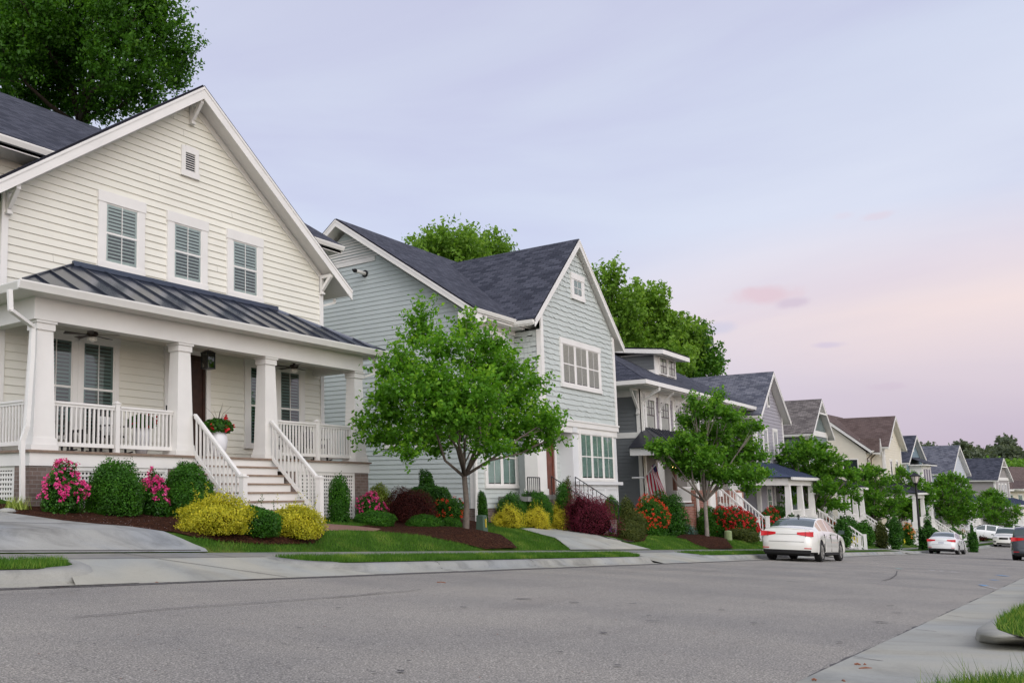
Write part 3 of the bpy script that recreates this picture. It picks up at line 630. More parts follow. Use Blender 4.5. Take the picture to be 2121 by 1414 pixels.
x = e0+.55
while x < e1-.2:
    t = 1.; 
    if x < r0: t = (x-e0)/(r0-e0)
    if x > r1: t = (e1-x)/(e1-r1)
    seam((x,YG,ZG), (x,YG+(Yw-YG)*t,ZG+(ZR-ZG)*t)); x += .66
seam(A, D); seam(B, C_); pr_.box(r0-.05, r1+.05, Yw-.09, Yw-.02, ZR-.01, ZR+.10)
proof = pr_.build('porch_roof', M['metal_roof'], h1)
g = MB()
for p0, p1, nn in (((e0,YG),(e1,YG),(0,-1)), ((e0,Yw),(e0,YG),(-1,0)), ((e1,Yw),(e1,YG),(1,0))):
    n3 = np.array((*nn, 0.)); a = np.array((*p0, ZG)); b = np.array((*p1, ZG)); z = np.array((0,0,1.))
    if nn[1]: a = a+np.array((-.1,0,0)); b = b+np.array((.1,0,0))
    else: b = b+np.array((0,-.0,0))
    g.prism([a-z*.13, a+n3*.05-z*.13, a+n3*.07-z*.08, a+n3*.1-z*.01, a+n3*.1+z*.015, a+z*.015], b-a)
g.build('gutter', M['gutter'], proof)
s = MB(); s.box(e0+.01, e1-.01, YG+.01, Yw, ZG-.12, ZG-.05); s.build('soffit', M['soffit'], proof)
# downspouts
def P3(u, v, Y): return onY(u, v, Y)
pt = [P3(20, 600, 13.05), P3(22, 642, 13.05), P3(68, 676, 13.3), P3(66, 740, 13.3), P3(56, 882, 13.28), P3(46, 912, 13.32), P3(46, 1034, 13.34), P3(38, 1044, 13.3)]
downspout(pt, h1, M['gutter'], .085, .06)
downspout([(19.42, 13.3, 3.45), (19.42, 13.3, 3.02), (19.18, 13.6, 2.88), (19.15, 13.75, .3)], h1, M['gutter'])
downspout([(19.9, 14.95, 5.33), (19.9, 14.95, 5.22), (19.35, 15.0, 5.05), (19.32, 15.1, 2.0)], h1, M['gutter'])
# railings
R0, R1 = .13, .92
railing((9.44, Yp+.2, ZF), (10.93, Yp+.2, ZF), R0, R1, h1, M); railing((11.08, Yp+.2, ZF), (12.48, Yp+.2, ZF), R0, R1, h1, M)
railing((15.66, Yp+.2, ZF), (17.24, Yp+.2, ZF), R0, R1, h1, M); railing((17.40, Yp+.2, ZF), (18.71, Yp+.2, ZF), R0, R1, h1, M)
railing((9.03, Yp+.40, ZF), (9.03, Yw-.05, ZF), R0, R1, h1, M); railing((19.1, Yp+.40, ZF), (19.1, Yw-.05, ZF), R0, R1, h1, M)
for x in (11.005, 17.32):
    m_ = MB(); m_.box(x-.05, x+.05, Yp+.15, Yp+.25, ZF, ZF+.96); m_.box(x-.065, x+.065, Yp+.135, Yp+.265, ZF+.96, ZF+.985); m_.frust(x, Yp+.2, ZF+.985, ZF+1.02, .1, .1, .02, .02); m_.build('railing_post', M['trim'], h1)
# stairs
SX0, SX1, NR, RS, TR = 12.92, 15.36, 8, .185, .19
st = MB(); tr = MB()
for k in range(NR):
    z1 = ZF-.045-RS*k; y0 = Yp-TR*k
    st.box(SX0, SX1, y0-.008, y0+TR-.009, z1-RS-.3, z1-.002)
    if k: tr.box(SX0-.03, SX1+.03, y0-.035, y0+TR-.005, z1-.0, z1+.035)
sto = st.build('stairs', M['trim'], h1); tr.build('stair_tread', mat('tread', (.26,.19,.14), .7, .2, 8.), sto)
YN = Yp-TR*7-.06; dzr = RS*7
for x, xn in ((12.93, 12.93), (15.37, 15.37)):
    railing((x, Yp-.01, ZF-.02), (xn, YN+.02, ZF-.02-dzr*1.03), .06, .90, sto, M, gap=.115)
    zb = H(x, YN)-.05; m_ = MB(); m_.box(x-.062, x+.062, YN-.062, YN+.062, zb, ZF-dzr+.84); m_.box(x-.08, x+.08, YN-.08, YN+.08, ZF-dzr+.84, ZF-dzr+.87); m_.box(x-.05, x+.05, YN-.05, YN+.05, ZF-dzr+.87, ZF-dzr+.90); m_.build('newel_post', M['trim'], sto)
# base: brick piers and lattice
def brickbox(x0, x1, y0, y1, z0, z1, parent, mt, name='brick_pier'):
    mb = MB()
    def q(P, Q, R, S):
        a = np.linalg.norm(np.array(Q)-np.array(P)); b_ = np.linalg.norm(np.array(S)-np.array(P)); o_ = P[0]+P[1]
        mb.face([P, Q, R, S], [(o_, P[2]), (o_+a, P[2]), (o_+a, P[2]+b_), (o_, P[2]+b_)])
    q((x0,y0,z0),(x1,y0,z0),(x1,y0,z1),(x0,y0,z1)); q((x0,y1,z0),(x0,y0,z0),(x0,y0,z1),(x0,y1,z1)); q((x1,y0,z0),(x1,y1,z0),(x1,y1,z1),(x1,y0,z1)); mb.face([(x0,y0,z1),(x1,y0,z1),(x1,y1,z1),(x0,y1,z1)])
    return mb.build(name, mt, parent)
for x0, x1 in ((8.92, 9.42), (12.2, 12.6), (15.9, 16.3), (18.62, 19.22)): brickbox(x0, x1, Yp+.02, Yp+.5, -.9, .40, h1, M['brick_brown'])
FP = frameY(Yp+.05)
lattice(FP, 9.42, 12.2, -.75, .395, h1, M); lattice(FP, 16.3, 18.62, -.9, .395, h1, M); lattice(frameX(8.97), Yp+.5, 16.0, -.7, .395, h1, M)
# porch fittings that hang or stand on their own
mat('fan_dark', (.03,.018,.012), .5)
def fan(loc, label):
    t = thing('ceiling_fan', loc, label, 'ceiling fan', 'ceiling fans under the porch roof'); x, y, z = loc
    m_ = MB(); m_.lathe([(.03,0),(.08,-.0),(.09,-.04),(.03,-.07),(.03,-.09),(.1,-.1),(.12,-.14),(.09,-.19),(.05,-.2)], loc, 16); m_.build('motor', M['fan_dark'], t, smooth=True)
    b = MB()
    for k in range(5):
        a = k*2*pi/5+.35; d_ = np.array((cos(a)*1.1, sin(a)*.85, 0)); s_ = np.array((-sin(a), cos(a), .15)); c0 = np.array((x, y, z-.16))
        b.prism([c0+d_*.1-s_*.025, c0+d_*.55-s_*.075, c0+d_*.56+s_*.075, c0+d_*.1+s_*.025], (0,0,-.008))
    b.build('blade', M['fan_dark'], t)
    m_ = MB(); m_.lathe([(.06,-.2),(.1,-.22),(.09,-.27),(.03,-.3)], loc, 16); m_.build('lamp_shade', mat('frosted', (.75,.73,.66), .3), t, smooth=True)
fan((10.72, 14.05, 3.19), 'dark five-blade ceiling fan above the left part of the cream porch'); fan((17.12, 14.15, 3.19), 'dark ceiling fan at the right end of the cream porch, behind the third column')
lx, ly, lz = 13.92, 14.0, 3.2
t = thing('hanging_lantern', (lx, ly, lz), 'black square glass lantern hanging over the porch stairs', 'lantern')
m_ = MB(); m_.tube([(lx,ly,lz),(lx,ly,lz-.14)], .008, 6)
for sx_ in (-1, 1):
    for sy_ in (-1, 1): m_.box(lx+sx_*.115-.009, lx+sx_*.115+.009, ly+sy_*.10-.009, ly+sy_*.10+.009, lz-.52, lz-.18)
m_.frust(lx, ly, lz-.18, lz-.12, .29, .26, .1, .09); m_.box(lx-.125, lx+.125, ly-.11, ly+.11, lz-.545, lz-.52); m_.box(lx-.125, lx+.125, ly-.11, ly+.11, lz-.20, lz-.18); m_.build('frame', M['black_metal'], t)
m_ = MB()
for a, b in (((-1,-1),(1,-1)),((1,-1),(1,1)),((1,1),(-1,1)),((-1,1),(-1,-1))): m_.face([(lx+a[0]*.11,ly+a[1]*.095,lz-.52),(lx+b[0]*.11,ly+b[1]*.095,lz-.52),(lx+b[0]*.11,ly+b[1]*.095,lz-.2),(lx+a[0]*.11,ly+a[1]*.095,lz-.2)])
m_.build('pane', glass_mat('glass_smoke', (.45,.45,.4), .1), t)
m_ = MB(); m_.tube([(lx,ly,lz-.52),(lx,ly,lz-.38)], .018, 8); m_.build('candle', M['frosted'], t)
# ================================================================ pale blue-green house with the steep front gable
mat('sage', (.50,.54,.515), .6, .04, 1.5); mat('bluesage', (.485,.535,.525), .6, .04, 1.5); mat('wood_door', (.13,.035,.018), .4, .35, 7.); mat('white_panel', (.66,.67,.67), .5, .02)
h2 = thing('pale_green_house', (31, 16, -.8), 'pale blue green house with a steep shingled front gable and white window bay', 'house')
X2, Y2, Yg = 25.8, 13.95, 13.0
# bodies
mb = MB(); mb.box(X2+.01, 36.0, Y2+.01, 24, -1.6, 5.6); mb.prism([(X2+.012,13.75,5.45),(X2+.012,24,5.45),(X2+.012,18.87,9.3)], (10,0,0)); mb.box(28.86, 35.39, Yg+.01, 14.5, 2.25, 5.4); mb.box(31.31, 35.39, Yg+.07, 14.5, -1.5, 2.3); mb.box(28.86, 31.32, 13.56, 14.4, -1.5, 2.3); mb.build('wall', M['sage'], h2)
FS = frameX(X2); side = [(Y2, -.62), (24.0, -.62), (24.0, 5.42), (18.87, 9.25), (Y2, 5.60)]
siding(FS, side, M['bluesage'], h2, ex=.16, lip=.026, name='side_wall')
sl2 = (9.66-5.68)/(18.85-13.53)
FM = frameY(Y2); siding(FM, [(X2, -.62), (28.86, -.62), (28.86, 5.5), (X2, 5.5)], M['sage'], h2, ex=.16, name='front_wall')
siding(frameY(13.56), [(29.0, -.2), (31.3, -.2), (31.3, 2.3), (29.0, 2.3)], M['sage'], h2, ex=.16, name='entry_wall')
FG = frameY(Yg); gp = [(28.86, 2.42), (35.4, 2.42), (35.4, 5.93), (32.0, 8.94), (28.86, 6.15)]
siding(FG, gp, M['sage'], h2, ex=.185, lip=.03, name='shingle_wall', stagger=1)
siding(frameX(28.86), [(Yg, 2.42), (Y2, 2.42), (Y2, 5.4), (Yg, 5.4)], M['sage'], h2, ex=.185, lip=.03, name='shingle_wall', stagger=1)
# gable louvre and band on the side wall
v = MB(); v.fbox(FS, 17.55, 20.2, 0, .05, 8.02, 8.18)
for k in range(8):
    z = 8.2+k*.105; e = (9.32-z)/sl2; 
    if e > .1: v.face([FS(18.87-e,.05,z),FS(18.87+e,.05,z),FS(18.87+e,.01,z+.085),FS(18.87-e,.01,z+.085)])
v.build('gable_vent', M['trim'], h2)
cb = MB(); cb.fbox(FS, Y2-.02, Y2+.14, 0, .045, -.62, 5.55); cb.fbox(FM, X2-.045, X2+.13, 0, .045, -.62, 5.5); cb.build('corner_board', M['trim'], h2)
for nm, (F_, a0, a1, z0, z1) in {'a': (FG, 28.84, 29.02, 2.42, 6.1), 'b': (FG, 35.26, 35.42, 2.42, 5.9), 'c': (frameX(28.86), Yg-.045, Yg+.12, 2.42, 5.4)}.items():
    cb = MB(); cb.fbox(F_, a0, a1, 0, .05, z0, z1); cb.build('corner_board', M['trim'], h2)
# belt and bay
b = MB(); b.box(28.82, 35.46, Yg-.05, Yg+.02, 2.2, 2.43); b.box(28.80, 35.50, Yg-.075, Yg+.02, 2.38, 2.44); b.box(28.81, 28.86, Yg, Y2, 2.2, 2.43); b.box(28.9, 35.4, Yg-.0, Yg+.08, 1.98, 2.21); b.build('belt_board', M['trim'], h2)
b = MB(); b.box(28.9, 31.4, Yg+.05, 13.56, 2.17, 2.2); b.build('entry_ceiling', M['ceiling'], h2)
b = MB(); b.box(31.3, 35.4, Yg+.05, Yg+.09, -1.4, 1.985); b.box(31.29, 31.33, Yg+.06, 13.55, -.2, 2.2); b.box(31.2, 35.62, Yg-.06, Yg+.06, .15, .27)
for a0, a1 in ((31.45, 32.7), (32.85, 34.0), (34.15, 35.25)):
    for q in ((a0, a1, -.02, .02), (a0, a0+.06, -.7, -.02), (a1-.06, a1, -.7, -.02)): b.box(q[0], q[1], Yg+.025, Yg+.05, q[2], q[3])
b.box(31.2, 31.55, Yg-.03, Yg+.3, 2.0, 2.2); b.build('bay_panel', M['white_panel'], h2)
FB = frameY(Yg+.05)
window(FB, 31.78, 35.0, .28, 2.10, h2, M, n=3, trim=.12, head=.12, sill=.08, blind='blind_teal')
# entry: column, door, floor
c_ = MB(); c_.box(28.30, 28.98, Yg, Yg+.45, -.2, 2.2); c_.box(28.26, 29.02, Yg-.03, Yg+.48, -.2, .0); c_.box(28.26, 29.02, Yg-.03, Yg+.48, 2.0, 2.19); c_.build('entry_column', M['trim'], h2)
FE = frameY(13.56)
d = MB(); d.fbox(FE, 29.3, 29.45, 0, .07, -.2, 2.05); d.fbox(FE, 30.78, 30.92, 0, .07, -.2, 2.05); d.fbox(FE, 29.28, 30.94, 0, .075, 2.05, 2.18); d.build('door_frame', M['trim'], h2)
d = MB(); d.fbox(FE, 29.45, 30.78, 0, .035, -.2, 2.05)
for a0, a1 in ((29.5, 29.62), (30.05, 30.17), (30.62, 30.74)): d.fbox(FE, a0, a1, .035, .055, -.1, 1.95)
d.build('front_door', M['wood_door'], h2)
b = MB(); b.box(28.2, 31.3, Yg-.1, 13.56, -.35, -.2); b.build('porch_floor', M['concrete_grey'], h2)
# brick steps
for k in range(5): brickbox(29.05+.003*k, 31.2-.003*k, Yg-.1-.26*(k+1), Yg-.1-.26*k, -1.9, -.36-.17*k, h2, M['brick_brown'], 'brick_step')
brickbox(28.15, 31.3, Yg-.08, Yg+.3, -1.7, -.351, h2, M['brick_brown'], 'foundation'); brickbox(X2-.01, 28.86, Y2-.015, Y2+.4, -1.7, -.62, h2, M['brick_brown'], 'foundation'); brickbox(X2-.012, X2+.3, Y2+.01, 24, -1.8, -.621, h2, M['brick_brown'], 'foundation')
def ironrail(p, q, zt, n, parent):
    m_ = MB(); p = np.array(p, float); q = np.array(q, float); u_ = np.array((0,0,1.)); m_.tube([p+u_*zt, q+u_*zt], .018, 6); m_.tube([p+u_*.1, q+u_*.1], .01, 5)
    for i in range(n+1): c0 = p+(q-p)*i/n; m_.tube([c0, c0+u_*zt], .011 if 0 < i < n else .018, 5)
    return m_.build('handrail', M['black_metal'], parent)
ironrail((31.15, Yg-.05, -.2), (31.25, Yg-1.45, -1.15), .62, 10, h2); ironrail((29.2, Yg-.05, -.2), (29.15, Yg-1.45, -1.15), .62, 9, h2); ironrail((27.4, Yg-.05, -.25), (28.28, Yg-.05, -.25), .62, 6, h2)
b = MB(); b.box(27.3, 28.3, Yg-.1, Y2, -.4, -.25); b.build('side_landing', M['concrete_grey'], h2)
# windows
window(FM, 26.42, 28.72, .02, 2.14, h2, M, n=2, trim=.17, head=.2, sill=.1, blind='blind_teal', apron=.0)
window(FM, 26.9, 28.05, 3.5, 5.25, h2, M, trim=.15, head=.2, sill=.1, blind='blind')
a0, z1 = xz(1156.9, 697.7, Yg); a1, z0 = xz(1243.9, 816.5, Yg)
window(FG, a0, a1, z0, z1, h2, M, n=3, trim=.19, head=.2, sill=.14, blind='blind')
a0, z1 = xz(1179.3, 563.6, Yg); a1, z0 = xz(1208.5, 628, Yg)
window(FG, a0, a1, z0, z1, h2, M, rows=(2, 0), trim=.22, head=.22, sill=.16, blind='blind_teal', lw=.025)
for y0, y1 in ((14.15, 14.8), (15.25, 16.0), (16.55, 17.3)): window(FS, y0-.05, y1+.05, 1.36, 2.15, h2, M, rows=(1, 0), trim=.1, head=.12, sill=.1, blind='none')
p_ = onX(661, 797, X2); window(FS, 20.25, 21.2, 2.72, 4.1, h2, M, trim=.12, head=.14, sill=.12)
# roofs
mr = gable_roof(mapX, 13.53, 18.85, 24.17, 5.68, 9.66, 5.68, X2-.58, 36.3, M, h2, barge=.2, gut=(1, 1), ends=(1, 1))
fr = gable_roof(mapY, 28.03, 32.0, 35.97, 5.60, 9.13, 5.60, 12.8, 18.1, M, h2, barge=.2, gut=(1, 1), ends=(1, 0))
# remove the gutter hidden where the roofs meet is left as built; boxed eave return at the corner
s = MB(); s.box(X2-.58, X2-.02, 13.5, 14.05, 5.25, 5.62); s.build('eave_return', M['trim'], mr)
s = MB(); s.box(X2, 28.86, 13.55, Y2, 5.44, 5.5); s.box(X2, 28.86, Y2-.06, Y2, 5.28, 5.44); s.build('soffit', M['soffit'], mr)
ro = MB(); rr = [(.045,0),(.045,.30)]
p_ = onX(757, 567, X2); ro.tube([p_, p_+np.array((-.62,.0,-.0))], .062, 14); ro.cur = 1; ro.tube([p_+np.array((-.0,0,0)), p_+np.array((-.04,0,0))], .13, 16); ro.tube([p_+np.array((-.60,0,.0)), p_+np.array((-.66,0,-.0))], .075, 12); ro.tube([p_+np.array((-.66,0,0)), p_+np.array((-.74,.03,.02))], .04, 8)
ro.build('vent_pipe', [M['trim'], M['black_metal']], h2)
downspout([(26.0, 13.5, 5.52), (26.0, 13.5, 5.38), (25.76, 13.86, 5.15), (25.72, 13.88, -1.05), (25.66, 13.7, -1.15)], h2, M['gutter'], .08, .06)
m_ = MB(); q_ = onX(790, 1005, X2); m_.box(X2-.1, X2, q_[1]-.14, q_[1]+.14, q_[2]-.14, q_[2]+.05); m_.build('meter_box', mat('grey_metal', (.35,.36,.37), .5), h2)
# ================================================================ grey house with the shed dormer
mat('grey_dark', (.135,.145,.15), .65, .05, 1.5); mat('grey_mauve', (.26,.235,.26), .65, .05, 1.5); mat('grey_warm', (.20,.185,.165), .65, .05); mat('porch_metal', (.06,.062,.075), .35, .1, metal=.6)
h3 = thing('grey_house', (44, 15, -1.5), 'dark grey house with a shed dormer, brick porch front and hanging flag', 'house')
Y3, X3 = 14.0, 41.0; XB3 = 54.2
mb = MB(); mb.box(X3+.01, XB3-.5, Y3+.01, 23, -2.5, 4.5); mb.build('wall', M['grey_dark'], h3)
FS = frameX(X3); siding(FS, [(Y3, -1.4), (21, -1.4), (21, 2.25), (Y3, 2.25)], M['grey_dark'], h3, ex=.16, name='side_wall'); siding(FS, [(Y3, 2.5), (21, 2.5), (21, 4.4), (Y3, 4.4)], M['grey_dark'], h3, ex=.18, name='side_wall', stagger=0)
F3 = frameY(Y3); siding(F3, [(X3, 2.5), (XB3-.5, 2.5), (XB3-.5, 4.4), (X3, 4.4)], M['grey_mauve'], h3, ex=.18, stagger=1, name='front_wall'); siding(F3, [(X3, -1.4), (XB3-.5, -1.4), (XB3-.5, 2.25), (X3, 2.25)], M['grey_warm'], h3, ex=.16, name='front_wall')
b = MB(); b.fbox(FS, Y3-.05, 21, 0, .05, 2.25, 2.5); b.fbox(F3, X3-.05, XB3-.5, 0, .052, 2.25, 2.5); b.fbox(FS, Y3-.05, 21, 0, .045, 4.1, 4.42); b.fbox(F3, X3-.04, XB3-.5, 0, .045, 4.2, 4.42); b.build('belt_board', M['trim'], h3)
b = MB(); b.fbox(FS, Y3-.05, Y3+.16, 0, .06, -1.4, 4.4); b.fbox(F3, X3-.06, X3+.2, 0, .06, -1.4, 4.4); b.build('corner_board', M['trim'], h3)
r = MB(); ye, xe, xe1, zE = 13.2, 39.35, 57.0, 4.62; yr = 18.2; zr = zE+(yr-ye)*.62; xr = xe+(yr-ye)*1.15
roof_slab([(xe,ye,zE),(xe1,ye,zE),(xe1-5,yr,zr),(xr,yr,zr)], None, None, .05, mb=r); roof_slab([(xe,23.2,zE),(xe,ye,zE),(xr,yr,zr)], None, None, .05, mb=r); roof_slab([(xe1,ye,zE),(xe1,23.2,zE),(xe1-5,yr,zr)], None, None, .05, mb=r); roof_slab([(xe1,23.2,zE),(xe,23.2,zE),(xr,yr,zr),(xe1-5,yr,zr)], None, None, .05, mb=r)
r3 = r.build('roof', M['shingle'], h3)
s = MB(); s.box(xe+.02, xe1-.02, ye+.02, 23.2, zE-.2, zE-.14); s.build('soffit', M['soffit'], r3)
g = MB(); g.box(xe-.09, xe1, ye-.1, ye+.01, zE-.16, zE+.02); g.box(xe-.1, xe+.01, ye-.09, 23, zE-.161, zE+.019); g.build('gutter', M['gutter'], r3)
for x in (41.12, 43.35, 45.5, 47.6, 49.8): bracket(F3, x, 4.42, .7, r3, M, .1)
bracket(FS, Y3+.08, 4.42, .9, r3, M, .1)
for u0, u1 in ((1330.7, 1354), (1361, 1383), (1389, 1409)):
    a0, z1 = xz(u0, 799 if u0 < 1340 else 806, Y3); a1, _ = xz(u1, 806, Y3); window(F3, a0, a1, 2.52, 4.2, h3, M, cols=3, rows=(2, -1), trim=.2, head=.2, sill=.12, sash='d', blind='curtain', lw=.03)
for x in (48.1, 50.2): window(F3, x, x+1.35, 2.52, 4.2, h3, M, cols=3, rows=(2, -1), trim=.2, head=.2, sill=.12, sash='d', blind='curtain', lw=.03)
# dormer
xd0, xd1, yd = 44.95, 48.0, 14.55
zb = zE+(yd-ye)*.62
FD = frameY(yd); m_ = MB(); m_.box(xd0, xd1, yd, 17.6, zb-.1, 6.55); m_.build('dormer_wall', M['trim'], r3)
siding(frameX(xd0), [(yd+.05, zb+.3), (17.7, zb+.3), (17.7, 6.55), (yd+.05, 6.45)], M['grey_dark'], r3, ex=.17, name='dormer_side')
window(FD, xd0+.5, xd1-1.5, 5.55, 6.42, r3, M, rows=(2, 0), trim=.06, head=.06, sill=.05, sash='d', blind='curtain', lw=.05); window(FD, xd0+1.75, xd1-.25, 5.55, 6.42, r3, M, rows=(2, 0), trim=.06, head=.06, sill=.05, sash='d', blind='curtain', lw=.05)
m_ = MB(); roof_slab([(xd0-.5,yd-.55,6.62),(xd1+.5,yd-.55,6.62),(xd1+.5,19,7.25),(xd0-.5,19,7.25)], None, None, .05, mb=m_); dr = m_.build('roof', M['shingle'], r3)
m_ = MB(); m_.prism([(xd0-.48,yd-.54,6.61),(xd0-.48,yd-.54,6.40),(xd0-.48,18.9,7.03),(xd0-.48,18.9,7.22)], (xd1-xd0+.96,0,0)); m_.build('fascia', M['trim'], dr)
# porch: hipped metal roof, white beam, brick front, stairs
Yp3 = 12.0
m_ = MB(); roof_slab([(36.2,11.6,1.72),(47.5,11.6,1.72),(46.2,Y3,2.7),(38.2,Y3,2.7)], None, None, .03, mb=m_); roof_slab([(36.2,Y3,1.72),(36.2,11.6,1.72),(38.2,Y3,2.7)], None, None, .03, mb=m_)
for k in range(26): x = 36.6+k*.42; t = min(1., (x-36.2)/2.0, (47.5-x)/1.3); m_.bar((x,11.6,1.765), (x,11.6+(Y3-11.6)*t,1.765+.98*t), .03, .05)
# shift the porch so that it hangs on the front of the house
for i, (x, y, z) in enumerate(m_.v): m_.v[i] = (x+3.2, y+1.0 if y < 13 else y, z+.02)
po = m_.build('porch_roof', M['porch_metal'], h3)
m_ = MB(); m_.box(39.5, 50.6, 12.6, 12.85, 1.42, 1.74); m_.box(39.5, 39.8, 12.85, Y3, 1.42, 1.74); m_.box(39.42, 50.68, 12.5, 12.62, 1.66, 1.76); m_.build('porch_beam', M['trim'], h3)
for x in (43.6, 47.0, 50.3): m_ = MB(); m_.frust(x, 12.75, -.35, 1.42, .55, .4, .38, .3); m_.build('porch_column', M['trim'], h3)
m_ = MB(); m_.box(40.9, 50.6, 12.6, Y3, -.75, -.65); m_.build('porch_floor', M['concrete_grey'], h3)
brickbox(43.0, 46.4, 12.55, 12.95, -2.6, -.05, h3, M['brick_red'], 'brick_wall'); brickbox(48.2, 50.9, 12.55, 12.95, -2.9, -.05, h3, M['brick_red'], 'brick_wall'); brickbox(46.4, 48.2, 12.9, 13.0, -2.9, -.75, h3, M['brick_red'], 'brick_wall'); brickbox(41.0, 43.0, 12.62, 12.9, -2.9, -.76, h3, M['brick_red'], 'brick_wall'); brickbox(50.2, 50.9, 12.96, 14, -3.2, -.76, h3, M['brick_red'], 'brick_wall')
for x in (44.9, 49.4): m_ = MB(); m_.box(x, x+.95, 12.48, 12.56, -1.35, -.18); m_.box(x+.1, x+.85, 12.46, 12.49, -1.2, -.3); m_.build('shutter_panel', M['trim'], h3)
railing((41.1, 12.7, -.65), (43.0, 12.7, -.65), .1, .75, h3, M)
st = MB()
for k in range(8): st.box(46.5, 48.1, 12.55-.2*(k+1), 12.55-.2*k+(.35 if k == 0 else 0), -3.2, -.72-.2*k)
so_ = st.build('stairs', M['concrete_grey'], h3)
for x in (46.45, 48.15):
    railing((x, 12.5, -.7), (x, 10.95, -2.25), .08, .85, so_, M, gap=.13); m_ = MB(); m_.box(x-.07, x+.07, 10.85, 10.99, -2.9, -1.3); m_.box(x-.09, x+.09, 10.83, 11.01, -1.3, -1.26); m_.build('newel_post', M['trim'], so_)
downspout([(41.0, 13.15, 4.5), (41.0, 13.15, 4.3), (41.05, 13.9, 3.9), (41.05, 13.9, -1.2)], h3, M['gutter'], .09, .06); downspout([(43.15, 12.5, 1.4), (43.15, 12.45, -2.4)], h3, M['gutter'], .1, .08)
m_ = MB(); m_.fbox(F3, 42.6, 43.6, 0, .06, -.3, 1.3); m_.build('window', M['trim'], h3)
m_ = MB(); m_.fbox(F3, 42.72, 43.48, .06, .07, -.2, 1.2); m_.build('pane', M['glass'], h3)
lp = onY(1396, 965, 12.5); m_ = MB(); m_.box(lp[0]-.1, lp[0]+.1, 12.42, 12.58, lp[2]-.14, lp[2]+.1)
l_ = thing('porch_lamp', tuple(lp), 'lit warm yellow porch lamp on the brown post of the grey house', 'lamp'); m_.build('bulb', emis('lamp_warm', (1., .62, .22), 9.), l_)
m_ = MB(); m_.box(lp[0]-.13, lp[0]+.13, 12.39, 12.61, lp[2]+.1, lp[2]+.16); m_.box(lp[0]-.1, lp[0]+.1, 12.44, 12.56, -.06, lp[2]-.14); m_.build('post', mat('brown_post', (.12,.05,.03), .7), l_)
# ---- flag
a = onY(1335, 989, 13.2); b_ = onY(1358, 962, 12.6)
fl = thing('american_flag', tuple(a), 'red and white striped flag hanging from an angled white pole on the grey house', 'flag')
m_ = MB(); m_.tube([a, b_], .02, 6); m_.tube([a+np.array((0,.5,0)), a], .035, 6); m_.build('pole', M['trim'], fl)
m_ = MB(); n_ = 13; t0 = onY(1358, 960, 12.6); t1 = onY(1341, 985, 12.95)
def fpt(i, j):   # i across stripes (along pole), j down the cloth
    s_ = i/n_; q = t0+(t1-t0)*s_; d = j/10.; tw = sin(s_*7+d*3)*.06
    return (q[0]+1.1*d*(.4+.6*(1-s_))-.1*s_*d+tw, q[1]-.12*d+tw*1.5, q[2]-1.45*d*(1-.12*s_)+.02*sin(9*s_))
for i in range(n_):
    m_.cur = i % 2
    for j in range(10): m_.face([fpt(i,j), fpt(i+1,j), fpt(i+1,j+1), fpt(i,j+1)])
m_.build('cloth', [mat('flag_red', (.5,.02,.05), .8), mat('flag_white', (.7,.66,.68), .8)], fl)
m_ = MB(); 
for j in range(2):
    for i in range(0, 3):
        pts = [fpt(i,j), fpt(i+1,j), fpt(i+1,j+1), fpt(i,j+1)]
        for o_ in (-.012, .012): m_.face([(x, y+o_, z) for x, y, z in pts])
m_.build('canton', mat('flag_blue', (.03,.04,.15), .8), fl)

